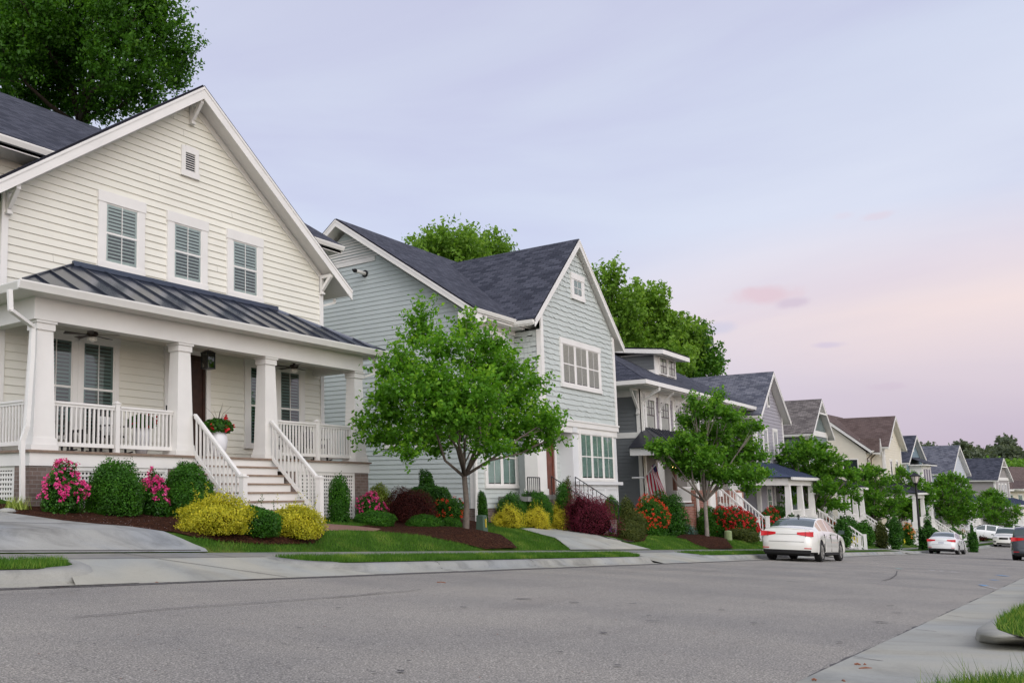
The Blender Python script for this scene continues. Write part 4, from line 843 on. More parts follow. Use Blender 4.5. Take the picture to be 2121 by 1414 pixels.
# ================================================================ the houses further down, each with its front gable
mat('lavender', (.33,.315,.35), .65, .04); mat('green_grey', (.17,.205,.20), .65, .04); mat('ivory', (.66,.61,.50), .6, .03); mat('steel_blue', (.17,.235,.28), .65, .04); mat('ice', (.50,.53,.58), .6, .03); mat('greige', (.31,.29,.28), .65, .04)
mat('porch_blue', (.07,.09,.15), .4, .08, metal=.4)
def house(name, label, P, th, W, zA, drop, col, rmat, zg, depth=5., main=None, wins=(), vent=None, porch=None, batten=None, barge=.2, deck=1.1, side=None, sidecol=None, oh=.4):
    """P: ground position under the front rake apex; th: clockwise turn; local x along the facade, y into the lot"""
    h = thing(name, (P[0], P[1], zg), label, 'house'); XF[0] = (P[0], P[1], -th)
    hw = W/2; ze = zA-drop; sl = drop/hw; ww = hw-oh; zc = zA-ww*sl-.05
    F = frameY(.4); FL = frameX(-ww)
    mb = MB(); mb.box(-ww+.01, ww-.01, .41, depth+2, zg-.6, zc-.1)
    if main: xl, xr_, yr, zr, y0, zeM = main; mb.box(xl+.31, xr_-.31, y0+.45, 2*yr-y0-.4, zg-.6, zeM-.15); mb.prism([(xl+.31,y0+.4,zeM-.16),(xl+.31,2*yr-y0-.4,zeM-.16),(xl+.31,yr,zr-.3)], (xr_-xl-.62,0,0))
    mb.build('wall', M[col], h)
    siding(F, [(-ww, zg), (ww, zg), (ww, zc), (0, zA-.12), (-ww, zc)], M[col], h, ex=.2, name='front_wall')
    siding(FL, [(.4, zg), (depth, zg), (depth, zc), (.4, zc)], M[sidecol or col], h, ex=.2, name='side_wall')
    if main: siding(frameX(xl+.3), [(y0+.42, zg), (2*yr-y0-.42, zg), (2*yr-y0-.42, zeM-.1), (yr, zr-.32), (y0+.42, zeM-.1)], M[sidecol or col], h, ex=.2, name='side_wall')
    if main: siding(frameY(y0+.44), [(xl+.3, zg), (-ww, zg), (-ww, zeM-.15), (xl+.3, zeM-.15)], M[col], h, ex=.2, name='front_wall')
    for F_, q0, q1 in ((F, -ww-.02, -ww+.14), (F, ww-.14, ww+.02), (FL, .38, .55)): c_ = MB(); c_.fbox(F_, q0, q1, 0, .05, zg, zc); c_.build('corner_board', M['trim'], h)
    gable_roof(mapY, -hw, 0, hw, ze, zA, ze, 0, depth, M, h, barge=barge, rmat=rmat, ends=(1, 0))
    if main: gable_roof(mapX, y0, yr, 2*yr-y0, zeM, zr, zeM, xl, xr_, M, h, barge=barge, rmat=rmat)
    for (a0, a1, z0, z1, kw) in wins: window(F, a0, a1, z0, z1, h, M, **kw)
    if vent: m_ = MB(); m_.fbox(F, -.22, .22, 0, .06, vent-.5, vent+.5); m_.cur = 1; m_.fbox(F, -.11, .11, .06, .07, vent-.35, vent+.35); m_.build('attic_vent', [M['trim'], M['void']], h)
    if batten:
        m_ = MB(); m_.fbox(F, -ww, ww, 0, .08, zc-.25, zc+.12); m_.fbox(F, -hw*.35, hw*.35, .03, .45, zA-drop*.42, zA-drop*.42+.12)
        m_.build('gable_trim', M['trim'], h); m_ = MB(); k = -ww+.4
        m_.prism([F(-ww+.05,.03,zc+.12), F(ww-.05,.03,zc+.12), F(0,.03,zA-.2)], np.array(F(0,.04,0))-np.array(F(0,.03,0)))
        while k < ww-.3: m_.fbox(F, k, k+.07, .04, .07, zc+.12, zA-abs(k)*sl-.25); k += .42
        m_.build('batten_siding', M[batten], h)
    if porch:
        px0, px1, pz, pm = porch['x0'], porch['x1'], porch['z'], porch.get('m', 'porch_blue'); pd = 1.7; zf = porch['zf']
        m_ = MB(); roof_slab([(px0,-pd,pz),(px1,-pd,pz),(px1-.9,.4,pz+.85),(px0+.9,.4,pz+.85)], None, None, .03, mb=m_); roof_slab([(px0,.4,pz),(px0,-pd,pz),(px0+.9,.4,pz+.85)], None, None, .03, mb=m_); roof_slab([(px1,-pd,pz),(px1,.4,pz),(px1-.9,.4,pz+.85)], None, None, .03, mb=m_)
        k = px0+.3
        while k < px1-.1: t = min(1., (k-px0)/.9, (px1-k)/.9); m_.bar((k,-pd,pz+.045), (k,-pd+(pd+.4)*t,pz+.045+.85*t), .03, .05); k += .5
        m_.build('porch_roof', M[pm], h)
        m_ = MB(); m_.box(px0+.2, px1-.2, -pd+.2, -pd+.42, pz-.42, pz-.04); m_.box(px0+.2, px0+.42, -pd+.42, .4, pz-.42, pz-.04); m_.box(px0-.05, px1+.05, -pd-.08, -pd+.02, pz-.13, pz+.02); m_.build('porch_beam', M['trim'], h)
        n_ = porch.get('n', 3)
        for i in range(n_): x = px0+.45+(px1-px0-.9)*i/(n_-1); m_ = MB(); m_.frust(x, -pd+.3, zf+.5, pz-.42, .34, .3, .26, .22); m_.box(x-.24, x+.24, -pd+.08, -pd+.52, zf, zf+.5); m_.build('porch_column', M['trim'], h)
        m_ = MB(); m_.box(px0+.15, px1-.15, -pd+.05, .4, zf-.3, zf); m_.box(px0+.2, px1-.2, -pd+.1, -pd+.16, zg-.8, zf-.3); m_.box(px0+.2, px0+.26, -pd+.16, .4, zg-.8, zf-.3); m_.build('porch_floor', M['trim'], h)
        sx = porch.get('sx', (0, 1.4)); 
        if sx[0]-px0 > .8: railing((px0+.5, -pd+.3, zf), (sx[0]-.1, -pd+.3, zf), .12, .85, h, M, gap=.14)
        if px1-sx[1] > .8: railing((sx[1]+.1, -pd+.3, zf), (px1-.5, -pd+.3, zf), .12, .85, h, M, gap=.14)
        nst = 8; m_ = MB(); zlow = zf-1.5
        for k in range(nst): m_.box(sx[0], sx[1], -pd-.22*(k+1), -pd-.22*k+.05, zlow-.6, zf-.19*(k+1))
        s_ = m_.build('stairs', M['trim'], h)
        for x in sx: railing((x, -pd+.05, zf), (x, -pd-1.75, zf-1.5), .1, .85, s_, M, gap=.15); m_ = MB(); m_.box(x-.07, x+.07, -pd-1.89, -pd-1.75, zf-2.2, zf-.6); m_.build('newel_post', M['trim'], s_)
        dx_ = porch.get('door', -.2); m_ = MB(); m_.fbox(F, dx_-.15, dx_, 0, .07, zf, zf+2.1); m_.fbox(F, dx_+.95, dx_+1.1, 0, .07, zf, zf+2.1); m_.fbox(F, dx_-.15, dx_+1.1, 0, .08, zf+2.1, zf+2.25); m_.build('door_frame', M['trim'], h)
        m_ = MB(); m_.fbox(F, dx_, dx_+.95, 0, .05, zf, zf+2.1); m_.build('front_door', M['door_wood'], h)
        for wx in (dx_+1.5, dx_-1.9): 
            if -ww+.2 < wx < ww-1.2: window(F, wx, wx+1.1, zf+.4, zf+2.15, h, M, trim=.12)
    XF[0] = None; return h
W_ = lambda z0, z1, a, b, **k: (a, b, z0, z1, dict(trim=.14, head=.16, sill=.1, **k))
house('lavender_house', 'lavender grey house with steep front gable and blue grey roof, behind the second tree', (60.0, 12.8), 0, 7.1, 6.89, 2.78, 'lavender', 'shingle_grey', -2.3, depth=7.9,
      main=(-9.5, 3.4, 8.2, 7.0, 3.6, 3.85), wins=[W_(1.75, 3.6, -1.75, -.7), W_(1.75, 3.6, .55, 1.6)], vent=5.3, porch=dict(x0=-5.6, x1=3.6, z=.62, zf=-1.95, n=4, sx=(.5, 2.3), door=.2))
house('green_gabled_house', 'grey green house with a batten gable and mottled taupe roof', (73.2, 12.8), 0, 7.1, 6.23, 2.56, 'green_grey', 'shingle_taupe', -2.9, depth=8.,
      main=(-8., 3.5, 8, 6.2, 3.6, 3.2), wins=[W_(1., 2.9, -1.9, -.6), W_(1., 2.9, .4, 1.7)], batten='green_grey', porch=dict(m='porch_metal', x0=-5, x1=3.6, z=.1, zf=-2.5, n=4, sx=(.5, 2.2)))
mat('gutter_brown', (.035,.018,.014), .4)
h6 = house('ivory_house', 'ivory clapboard house with a brown shingle roof and dark downspouts', (94.0, 11.2), radians(2.5), 7.6, 6.19, 2.72, 'ivory', 'shingle_brown', -3.9, depth=5.2,
      main=(-5.3, 3.9, 4.6, 6.5, .9, 3.15), wins=[W_(.7, 2.5, -1.6, -.8, sash='d', blind='none'), W_(.7, 2.5, .9, 1.7, sash='d', blind='none')], vent=4.7, porch=dict(m='porch_metal', x0=-4.2, x1=3.6, z=-.3, zf=-3.1, n=3, sx=(-.5, 1.2)))
XF[0] = (94.0, 11.2, -radians(2.5))
gable_roof(mapY, -4.75, -4.35, -3.95, 3.0, 4.15, 3.0, .45, 1.8, M, h6, barge=.12, rmat='shingle_brown', gut=(0, 0))
window(frameX(-5.0), 1.9, 3.0, 1.3, 2.5, h6, M, rows=(1, 0), trim=.07, head=.07, sill=.06, sash='d', blind='none')
window(frameY(1.33), -4.7, -4.2, .6, 2.5, h6, M, trim=.07, head=.07, sill=.05, sash='d', blind='none')
for x, y in ((-5.0, 1.3), (-3.75, 1.3)): downspout([(x, .95, 3.0), (x, .95, 2.85), (x-.05, y-.05, 2.5), (x-.05, y-.05, -3)], h6, M['gutter_brown'])
XF[0] = None
h7 = house('blue_gabled_house', 'house with slate blue gable and white three-window bay behind the street lamp', (110.5, 11.6), radians(5.5), 7.4, 5.27, 2.74, 'steel_blue', 'shingle', -4.4, depth=6.,
      main=(-5., 6.5, 6., 5.0, 3., 2.2), vent=4.2, sidecol='ice', porch=dict(m='porch_metal', x0=-3.8, x1=5.8, z=-1.0, zf=-3.6, n=4, sx=(1.5, 3.)))
XF[0] = (110.5, 11.6, -radians(5.5)); m_ = MB(); m_.box(-1.9, 1.9, -.55, .4, -.45, 2.35); m_.build('bay', M['trim'], h7)
window(frameY(-.55), -1.5, 1.5, -.05, 2.1, h7, M, n=3, trim=.12, head=.12, sill=.1, blind='none', rows=(1, 0), cols=1)
m_ = MB(); roof_slab([(-2.3,-1.0,2.4),(2.3,-1.0,2.4),(2.1,.4,3.1),(-2.1,.4,3.1)], None, None, .05, mb=m_); m_.build('roof', M['shingle'], h7); m_ = MB(); m_.box(-2.3, 2.3, -1., .4, 2.28, 2.38); m_.build('fascia', M['trim'], h7)
XF[0] = None
house('white_gabled_house', 'pale ice blue house with a large plain front gable and mottled grey roof', (129., 9.76), radians(7.5), 7.6, 4.91, 3.25, 'ice', 'shingle_grey', -4.8, depth=10.,
      main=(-9, 4, 9, 4.8, 4., 1.2), wins=[W_(-.9, 1.1, .6, 1.4, sash='d', blind='none')], porch=dict(x0=-5.5, x1=4.2, z=-1.4, zf=-4.0, n=4, sx=(.5, 2.2)))
house('greige_house', 'beige grey house with dark roof and three narrow upper windows near the row end', (153.7, 7.28), radians(9), 7.4, 4.07, 2.92, 'greige', 'shingle', -5.1, depth=12.,
      main=(-11, 4, 11, 4.0, 4.8, .9), wins=[W_(-1.3, .8, -2., -1.1), W_(-1.3, .8, -.5, .4), W_(-1.3, .8, 1., 1.9)], batten='greige', porch=dict(x0=-4, x1=6, z=-2., zf=-4.5, n=4, sx=(1., 2.8)))
XF[0] = None
h10 = thing('brown_roofed_house', (178, 4.5, -5), 'cream house with a broad hipped brown roof at the right picture edge', 'house')
XF[0] = (190., 6.4, -radians(14))
m_ = MB(); m_.box(-9, 20, .5, 6, -7, -.1); m_.build('wall', M['ivory'], h10); siding(frameY(.5), [(-9, -5.6), (20, -5.6), (20, -.1), (-9, -.1)], M['ivory'], h10, ex=.25, name='front_wall'); siding(frameX(-9), [(.5, -5.6), (6, -5.6), (6, -.1), (.5, -.1)], M['bluesage'], h10, ex=.25, name='side_wall')
m_ = MB(); z0_, z1_ = 0., 3.7; roof_slab([(-10,-.4,z0_),(21,-.4,z0_),(10,3.2,z1_),(4,3.2,z1_)], None, None, .05, mb=m_); roof_slab([(-10,6.8,z0_),(-10,-.4,z0_),(4,3.2,z1_)], None, None, .05, mb=m_); roof_slab([(21,-.4,z0_),(21,6.8,z0_),(10,3.2,z1_)], None, None, .05, mb=m_); r_ = m_.build('roof', M['shingle_brown'], h10)
m_ = MB(); m_.box(-10.1, 21.1, -.5, -.38, z0_-.25, z0_+.02); m_.box(-10.1, -9.98, -.38, 6.8, z0_-.25, z0_+.02); m_.build('gutter', M['trim'], r_)
gable_roof(mapY, -7.5, -3.2, 1.1, 0.1, 1.3, 0.1, -1.6, 2, M, h10, barge=.3, rmat='shingle_brown')
for x in (-7.0, -3.0, 1.5, 5.): window(frameY(.5), x, x+1.9, -2.6, -.7, h10, M)
XF[0] = None
# ================================================================ planting
def wdist(p): return float(np.dot(p, AF))
def arrmesh(name, V, F_, mt, parent=None, rnd=None, mats=None, mi=None, **tags):
    """V (n,3), F_ (m,k) arrays"""
    V = np.asarray(V, np.float32); F_ = np.asarray(F_, np.int32); me = bpy.data.meshes.new(name); m, k = F_.shape
    if XF[0]:
        ox, oy, th = XF[0]; c_, s_ = cos(th), sin(th); V = np.stack([ox+c_*V[:, 0]-s_*V[:, 1], oy+s_*V[:, 0]+c_*V[:, 1], V[:, 2]], 1)
    me.vertices.add(len(V)); me.vertices.foreach_set('co', V.ravel()); me.loops.add(m*k); me.loops.foreach_set('vertex_index', F_.ravel())
    me.polygons.add(m); me.polygons.foreach_set('loop_start', np.arange(m, dtype=np.int32)*k); me.polygons.foreach_set('loop_total', np.full(m, k, np.int32))
    for x in (mats or [mt]): me.materials.append(x)
    if mi is not None: me.polygons.foreach_set('material_index', np.asarray(mi, np.int32))
    me.update(calc_edges=True)
    if rnd is not None: a = me.attributes.new('rnd', 'FLOAT', 'FACE'); a.data.foreach_set('value', np.asarray(rnd, np.float32))
    o = bpy.data.objects.new(name, me); COL.objects.link(o); setp(o, parent); tag(o, **tags); return o
def unit(v): return v/(np.linalg.norm(v, axis=-1, keepdims=True)+1e-9)
def leaves(P, size, nb=None, bias=.5, aspect=.55, rng=RNG, droop=0.):
    """diamond leaves at P (n,3); nb outward direction; returns V,F"""
    n = len(P); d = unit(rng.normal(size=(n, 3))); 
    if nb is not None: d = unit(d*(1-bias)+nb*bias*1.2)
    t = unit(np.cross(d, unit(rng.normal(size=(n, 3))))); t[:, 2] -= droop; b = unit(np.cross(d, t)); s = (size*rng.uniform(.65, 1.25, n))[:, None]
    up = d*s*.12
    V = np.stack([P-t*s*.5, P+b*s*.5*aspect+up, P+t*s*.5, P-b*s*.5*aspect+up], 1).reshape(-1, 3)
    return V, np.arange(n*4).reshape(n, 4)
leaf_mat('leaf_maple', (.03,.09,.008), (.11,.29,.018), (.36,.58,.05), .5)
leaf_mat('leaf_street', (.028,.085,.009), (.095,.25,.018), (.28,.48,.045), .45)
leaf_mat('leaf_oak', (.014,.05,.006), (.06,.17,.013), (.17,.34,.03), .45)
leaf_mat('leaf_back', (.05,.11,.015), (.15,.29,.03), (.32,.48,.07), .45)
leaf_mat('leaf_box', (.014,.05,.008), (.042,.145,.010), (.11,.30,.022), .3)
leaf_mat('leaf_holly', (.012,.042,.008), (.034,.12,.010), (.09,.25,.022), .25, .35)
leaf_mat('leaf_yellow', (.13,.18,.015), (.50,.47,.03), (.85,.72,.06), .35)
leaf_mat('leaf_gold', (.38,.33,.02), (.72,.64,.05), (.9,.82,.14), .35)
leaf_mat('leaf_burgundy', (.026,.008,.007), (.085,.018,.016), (.20,.045,.025), .25)
leaf_mat('leaf_jmaple', (.045,.006,.014), (.15,.016,.04), (.38,.05,.09), .4)
leaf_mat('leaf_olive', (.03,.045,.010), (.075,.10,.018), (.16,.16,.03), .25)
leaf_mat('leaf_blue', (.03,.07,.06), (.09,.18,.15), (.20,.32,.28), .2)
leaf_mat('leaf_lime', (.10,.16,.02), (.25,.34,.05), (.5,.58,.16), .3)
leaf_mat('leaf_far', (.06,.085,.055), (.11,.14,.085), (.17,.20,.125), .3)  # distance haze put into the leaf colour as lighter, greyer greens
leaf_mat('leaf_farlight', (.06,.15,.02), (.16,.31,.04), (.28,.44,.08), .4)
leaf_mat('petal_pink', (.45,.02,.12), (.72,.05,.26), (.85,.16,.42), .25); leaf_mat('petal_red', (.30,.008,.012), (.60,.015,.025), (.75,.05,.05), .25); leaf_mat('petal_orange', (.45,.03,.015), (.65,.05,.02), (.75,.12,.05), .25)
leaf_mat('petal_purple', (.08,.03,.2), (.14,.06,.32), (.22,.12,.4), .25); leaf_mat('petal_mix', (.4,.04,.02), (.7,.25,.03), (.8,.5,.1), .2)
leaf_mat('grass_blade', (.03,.09,.009), (.085,.20,.018), (.30,.36,.08), .35, .6)
mat('bark', (.14,.115,.095), .9, .25, 14., .6, 30.); mat('bark_grey', (.22,.19,.165), .9, .2, 14., .5, 30.); mat('bark_dark', (.06,.045,.035), .9, .25, 8.)
def lumps(D, seed, k=5, amp=.12):
    r = np.random.default_rng(seed); f = np.zeros(len(D))
    for i in range(k+3): a = r.normal(size=3)*(2.6 if i < k else 6.); f += np.sin(D@a+r.uniform(0, 6))*(1 if i < k else .6)
    return 1+amp*f/math.sqrt(k)*1.2
def ellip_dirs(n, rng, zmin=-.35):
    D = unit(rng.normal(size=(int(n*1.6), 3))); D = D[D[:, 2] > zmin]; return D[:n]
def sphere_core(c, r, seed, k=.8, n=14, amp=.12, shape='round'):
    th = np.linspace(0, 2*pi, n*2, endpoint=False); ph = np.linspace(-.42*pi, .5*pi, n)
    D = np.array([(cos(a)*cos(b), sin(a)*cos(b), sin(b)) for b in ph for a in th]); R_ = shape_r(D, shape)*lumps(D, seed, amp=amp)*k
    V = np.array(c)+D*R_[:, None]*np.array(r); m = len(th)
    F_ = [(i*m+j, i*m+(j+1) % m, (i+1)*m+(j+1) % m, (i+1)*m+j) for i in range(n-1) for j in range(m)]; return V, np.array(F_)
def shape_r(D, shape):
    if shape == 'cone': return np.clip(1.25-.9*np.clip((D[:, 2]+.2), 0, 1)**.8*np.clip(1-abs(D[:, 2]-.6), .3, 1)*1.0, .3, 1.2)*np.where(D[:, 2] > .85, 1.15, 1)
    if shape == 'column': return 1/np.maximum(np.sqrt(D[:, 0]**2+D[:, 1]**2)**3+abs(D[:, 2])**3, .15)**(1/3.)
    if shape == 'hedge': return 1/(abs(D[:, 0])**4+abs(D[:, 1])**4+abs(D[:, 2])**4)**.25
    return np.ones(len(D))
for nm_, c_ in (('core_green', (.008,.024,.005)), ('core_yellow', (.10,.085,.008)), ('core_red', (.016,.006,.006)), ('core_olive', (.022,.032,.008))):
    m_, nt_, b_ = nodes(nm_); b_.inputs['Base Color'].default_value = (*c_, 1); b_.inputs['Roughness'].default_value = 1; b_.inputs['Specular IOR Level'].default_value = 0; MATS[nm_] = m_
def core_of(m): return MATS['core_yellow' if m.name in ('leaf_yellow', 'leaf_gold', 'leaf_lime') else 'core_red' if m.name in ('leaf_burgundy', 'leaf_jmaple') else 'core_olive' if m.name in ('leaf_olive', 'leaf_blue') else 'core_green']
SEED = [100]
def bush(name, label, base, r, leafm, cat='shrub', n=2600, ls=.05, shape='round', flowers=None, amp=.12, depth=.22, spikes=0, bias=.45, group=None, aspect=.55, stemless=True, ragged=.04):
    """base: ground point under the centre, r: (rx,ry,height)"""
    SEED[0] += 1; rng = np.random.default_rng(SEED[0]); t = thing(name, tuple(base), label, cat, group)
    rz = r[2]*.62; c = np.array((base[0], base[1], base[2]+r[2]-rz)); rr = np.array((r[0], r[1], rz))
    D = ellip_dirs(n, rng, -.62); R_ = shape_r(D, shape)*lumps(D, SEED[0], amp=amp)*(1-depth*rng.random(len(D))**1.6)*(1+rng.normal(size=len(D))*ragged)
    P = c+D*R_[:, None]*rr; P = P[P[:, 2] > base[2]+.01]; D = D[:len(P)]
    V, F_ = leaves(P, ls, unit((P-c)/rr**2), bias, aspect, rng)
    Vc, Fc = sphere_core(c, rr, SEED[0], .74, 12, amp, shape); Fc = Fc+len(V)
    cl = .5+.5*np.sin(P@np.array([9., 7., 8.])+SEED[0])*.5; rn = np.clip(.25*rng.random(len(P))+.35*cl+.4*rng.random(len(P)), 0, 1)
    if spikes:
        sp = []
        for _ in range(spikes):
            a = rng.uniform(-1, 1, 2)*.7; h = rng.uniform(.25, .75)*r[2]*.8; p0 = c+np.array((a[0]*r[0], a[1]*r[1], rz*math.sqrt(max(0, 1-a@a))*.9)); tl = rng.normal(size=2)*.08
            m_ = int(14+h*26); s = rng.random(m_); sp.append(p0+np.stack([tl[0]*s, tl[1]*s, h*s], 1)+rng.normal(size=(m_, 3))*.012)
        sp = np.concatenate(sp); V2, F2 = leaves(sp, ls*.8, None, 0, .5, rng); F2 = F2+len(V)+len(Vc); V = np.concatenate([V, Vc, V2]); F_ = np.concatenate([F_, Fc, F2]); rn = np.concatenate([rn, np.full(len(Fc), .0), rng.random(len(sp))*.7])
    else: V = np.concatenate([V, Vc]); F_ = np.concatenate([F_, Fc]); rn = np.concatenate([rn, np.full(len(Fc), .0)])
    mi = np.zeros(len(F_), int); mi[len(P):len(P)+len(Fc)] = 1
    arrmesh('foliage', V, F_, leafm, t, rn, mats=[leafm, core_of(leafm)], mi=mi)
    if flowers:
        fm, nf, fs, zlo = flowers; nf = int(nf*1.7); D = ellip_dirs(nf*3, rng, zlo); D = D[(D@unit(np.array([-.5, -.8, .35])) > -.35)][:nf]
        K = 9; R_ = shape_r(D, shape)*lumps(D, SEED[0], amp=amp)*1.08; C_ = c+D*R_[:, None]*rr; P = np.repeat(C_, K, 0)+rng.normal(size=(len(C_)*K, 3))*fs*.36
        V, F_ = leaves(P, fs*.72, np.repeat(unit(D), K, 0), .45, .95, rng); arrmesh('blossoms', V, F_, fm, t, np.repeat(rng.random(len(C_)), K)*.6+rng.random(len(P))*.4)
    return t
def pxb(name, label, u, vb, wpx, hpx, leafm, Y=None, dy=.0, **k):
    """shrub rooted on the ground whose top and width match the line of sight; vb only tells how far back it stands"""
    g = G(u, vb); Yg_ = float(g[1])+float(bend(g[0])); ym = 12.75 if u < 980 else 12.6 if u < 1290 else 12.1
    Yv = Y if Y else min(Yg_+.25, ym); vt = vb-hpx
    p = onY(u, vt, Yv) if g[0] < 70 or u < 1640 else ray(u, vt)*wdist(g)
    if u >= 1640 and g[0] >= 70 and Yg_ > 11.9: p = onY(u, vt, 11.5-float(bend(g[0])))
    w = wdist(p); rx_ = wpx/2*w/FPX*1.04; ry_ = min(rx_*.9, 1.3); x, y = float(p[0]), float(p[1]); zb = H(x, y)-.02; h = max(float(p[2])-zb, hpx*w/FPX*.7)*.9
    ls = k.pop('ls', .05); n = k.pop('n', None) or int(min(15000, max(900, 14*rx_*(ry_+h)*2/(ls*ls))))
    return bush(name, label, (x, y, zb), (rx_*.96, ry_, h*1.0), leafm, n=n, ls=ls, **k)
B, HL, YW, GD = M['leaf_box'], M['leaf_holly'], M['leaf_yellow'], M['leaf_gold']
pxb('rose_bush', 'magenta flowering rose bush against the brown brick pier at the left porch corner', 132, 1056, 88, 96, HL, cat='rose bush', ls=.05, flowers=(M['petal_pink'], 95, .055, -.1), amp=.2)
pxb('boxwood_shrub', 'large rounded dark green boxwood between the two magenta rose bushes', 236, 1066, 126, 128, B, ls=.045, amp=.1)
pxb('rose_bush', 'magenta rose bush squeezed between the two big boxwoods by the lattice', 322, 1052, 60, 88, HL, cat='rose bush', ls=.05, flowers=(M['petal_pink'], 60, .055, -.1), amp=.2)
pxb('boxwood_shrub', 'rounded green boxwood left of the porch stairs, partly behind the yellow shrub', 386, 1062, 110, 122, B, ls=.045, amp=.1)
pxb('golden_shrub', 'wide bright yellow shrub left of the green one in front of the porch stairs', 445, 1114, 150, 92, YW, ls=.042, amp=.14, spikes=14, ragged=.09)
pxb('green_shrub', 'small mid green shrub between the two yellow shrubs at the stairs', 532, 1122, 96, 84, B, ls=.045, amp=.12, spikes=5)
pxb('golden_shrub', 'yellow shrub nearest the foot of the stair railing', 612, 1124, 110, 86, YW, ls=.042, amp=.14, spikes=9, ragged=.09)
pxb('green_shrub', 'tall dark green shrub right of the white stair newel against the lattice', 701, 1078, 46, 98, B, ls=.045, shape='column', amp=.08)
pxb('variegated_shrub', 'pale variegated green shrub behind the pink azalea at the right porch corner', 785, 1058, 46, 58, M['leaf_lime'], Y=13.6, ls=.05, dy=1.4)
pxb('azalea', 'hot pink azalea at the right corner of the cream house porch', 768, 1066, 56, 52, HL, Y=12.9, cat='azalea', ls=.045, flowers=(M['petal_pink'], 45, .05, .0), amp=.15)
pxb('boxwood_shrub', 'low clipped boxwood mound under the hot pink azalea', 777, 1097, 88, 44, B, Y=12.3, ls=.04, amp=.06)
pxb('barberry_bush', 'large rounded dark burgundy barberry beside the cone shaped holly', 846, 1086, 110, 84, M['leaf_burgundy'], Y=12.9, ls=.035, amp=.07, aspect=.4)
pxb('holly', 'cone shaped dark green holly against the pale green side wall', 884, 1080, 96, 134, HL, Y=13.9, ls=.06, shape='cone', amp=.1, dy=1.6, cat='holly')
pxb('boxwood_shrub', 'low clipped boxwood mound directly left of the near street tree trunk', 878, 1101, 78, 40, B, Y=11.8, ls=.04, amp=.06)
pxb('boxwood_shrub', 'small low boxwood partly hidden behind the near street tree trunk', 934, 1100, 46, 32, B, Y=11.7, ls=.04, amp=.06)
pxb('azalea', 'loose red azalea behind the near street tree trunk', 928, 1084, 66, 58, M['leaf_box'], Y=12.9, cat='azalea', ls=.05, flowers=(M['petal_orange'], 34, .055, -.1), amp=.22)
pxb('columnar_evergreen', 'slim clipped evergreen column behind the green utility box', 998, 1072, 22, 64, B, Y=12.7, ls=.035, shape='column', amp=.05, cat='evergreen')
pxb('green_shrub', 'dark glossy shrub under the double window of the pale green house', 1060, 1078, 62, 58, HL, Y=13.4, ls=.05, amp=.14)
pxb('boxwood_shrub', 'bright green rounded shrub beside the white entry column', 1107, 1056, 66, 50, B, Y=12.95, ls=.045, amp=.08, dy=1.2)
pxb('gold_thread_cypress', 'spiky gold cypress nearest the utility box', 1047, 1087, 58, 36, GD, Y=12.75, ls=.04, amp=.3, cat='shrub', spikes=6, aspect=.3, ragged=.12)
pxb('gold_thread_cypress', 'middle one of the three gold cypresses before the entry steps', 1110, 1083, 56, 40, GD, Y=12.7, ls=.04, amp=.22, aspect=.3, spikes=5, ragged=.12)
pxb('gold_thread_cypress', 'gold cypress closest to the purple leaved maple', 1152, 1080, 44, 36, GD, Y=12.65, ls=.04, amp=.2, aspect=.3, spikes=4, ragged=.12)
pxb('columnar_evergreen', 'green evergreen column beside the dark red entry door', 1164, 1052, 28, 58, B, Y=12.5, ls=.045, shape='column', amp=.1, cat='evergreen')
pxb('columnar_evergreen', 'brownish narrow evergreen just behind the green column at the entry', 1174, 1030, 20, 46, M['leaf_olive'], Y=12.8, ls=.045, shape='column', amp=.1, cat='evergreen', dy=2.2)
pxb('japanese_maple', 'spreading weeping Japanese maple with purple red leaves before the black handrails', 1216, 1106, 116, 98, M['leaf_jmaple'], Y=11.7, ls=.055, amp=.28, cat='Japanese maple', aspect=.3, ragged=.12, spikes=6)
pxb('green_shrub', 'green shrub at the foot of the white window bay', 1262, 1052, 46, 34, B, ls=.05, dy=1.5)
pxb('green_shrub', 'small round shrub between the white bay and the red azalea', 1297, 1052, 36, 24, M['leaf_olive'], ls=.05, dy=1.5)
pxb('green_shrub', 'mid green shrub right beside the purple leaved maple', 1277, 1092, 54, 48, B, ls=.05, amp=.1)
pxb('boxwood_shrub', 'rounded green shrub in front of the red azalea', 1308, 1108, 60, 54, M['leaf_olive'], ls=.045, amp=.07)
pxb('olive_shrub', 'brown tipped rounded shrub at the end of the walkway bed', 1302, 1122, 54, 46, M['leaf_olive'], ls=.035, amp=.1)
pxb('lavender_flowers', 'low purple flowering clump under the purple leaved maple', 1255, 1108, 36, 22, B, cat='flowers', ls=.045, flowers=(M['petal_purple'], 30, .04, .0))
pxb('azalea', 'wide orange red azalea in front of the dark grey wall', 1338, 1100, 86, 62, B, cat='azalea', ls=.055, flowers=(M['petal_orange'], 120, .06, -.2), amp=.15)
pxb('green_shrub', 'large dark green shrub at the left end of the brick porch wall', 1372, 1072, 86, 58, HL, ls=.07, amp=.12)
pxb('green_shrub', 'low green shrub beneath the large dark one by the white downspout', 1388, 1092, 36, 28, B, ls=.06)
pxb('lavender_plant', 'silvery blue green lavender clump left of the second street tree', 1414, 1112, 52, 34, M['leaf_blue'], cat='lavender', ls=.09, aspect=.2, amp=.15, ragged=.15)
pxb('green_shrub', 'rounded green shrub behind the second street tree trunk', 1468, 1104, 60, 58, B, ls=.06)
pxb('rose_bush', 'big crimson rose bush in front of the grey house stair railing', 1520, 1102, 92, 60, HL, Y=11.2, cat='rose bush', ls=.06, flowers=(M['petal_red'], 150, .07, -.2), amp=.16)
pxb('low_shrub', 'low spreading green shrub below the crimson rose bush', 1536, 1120, 66, 30, M['leaf_olive'], Y=10.7, ls=.06)
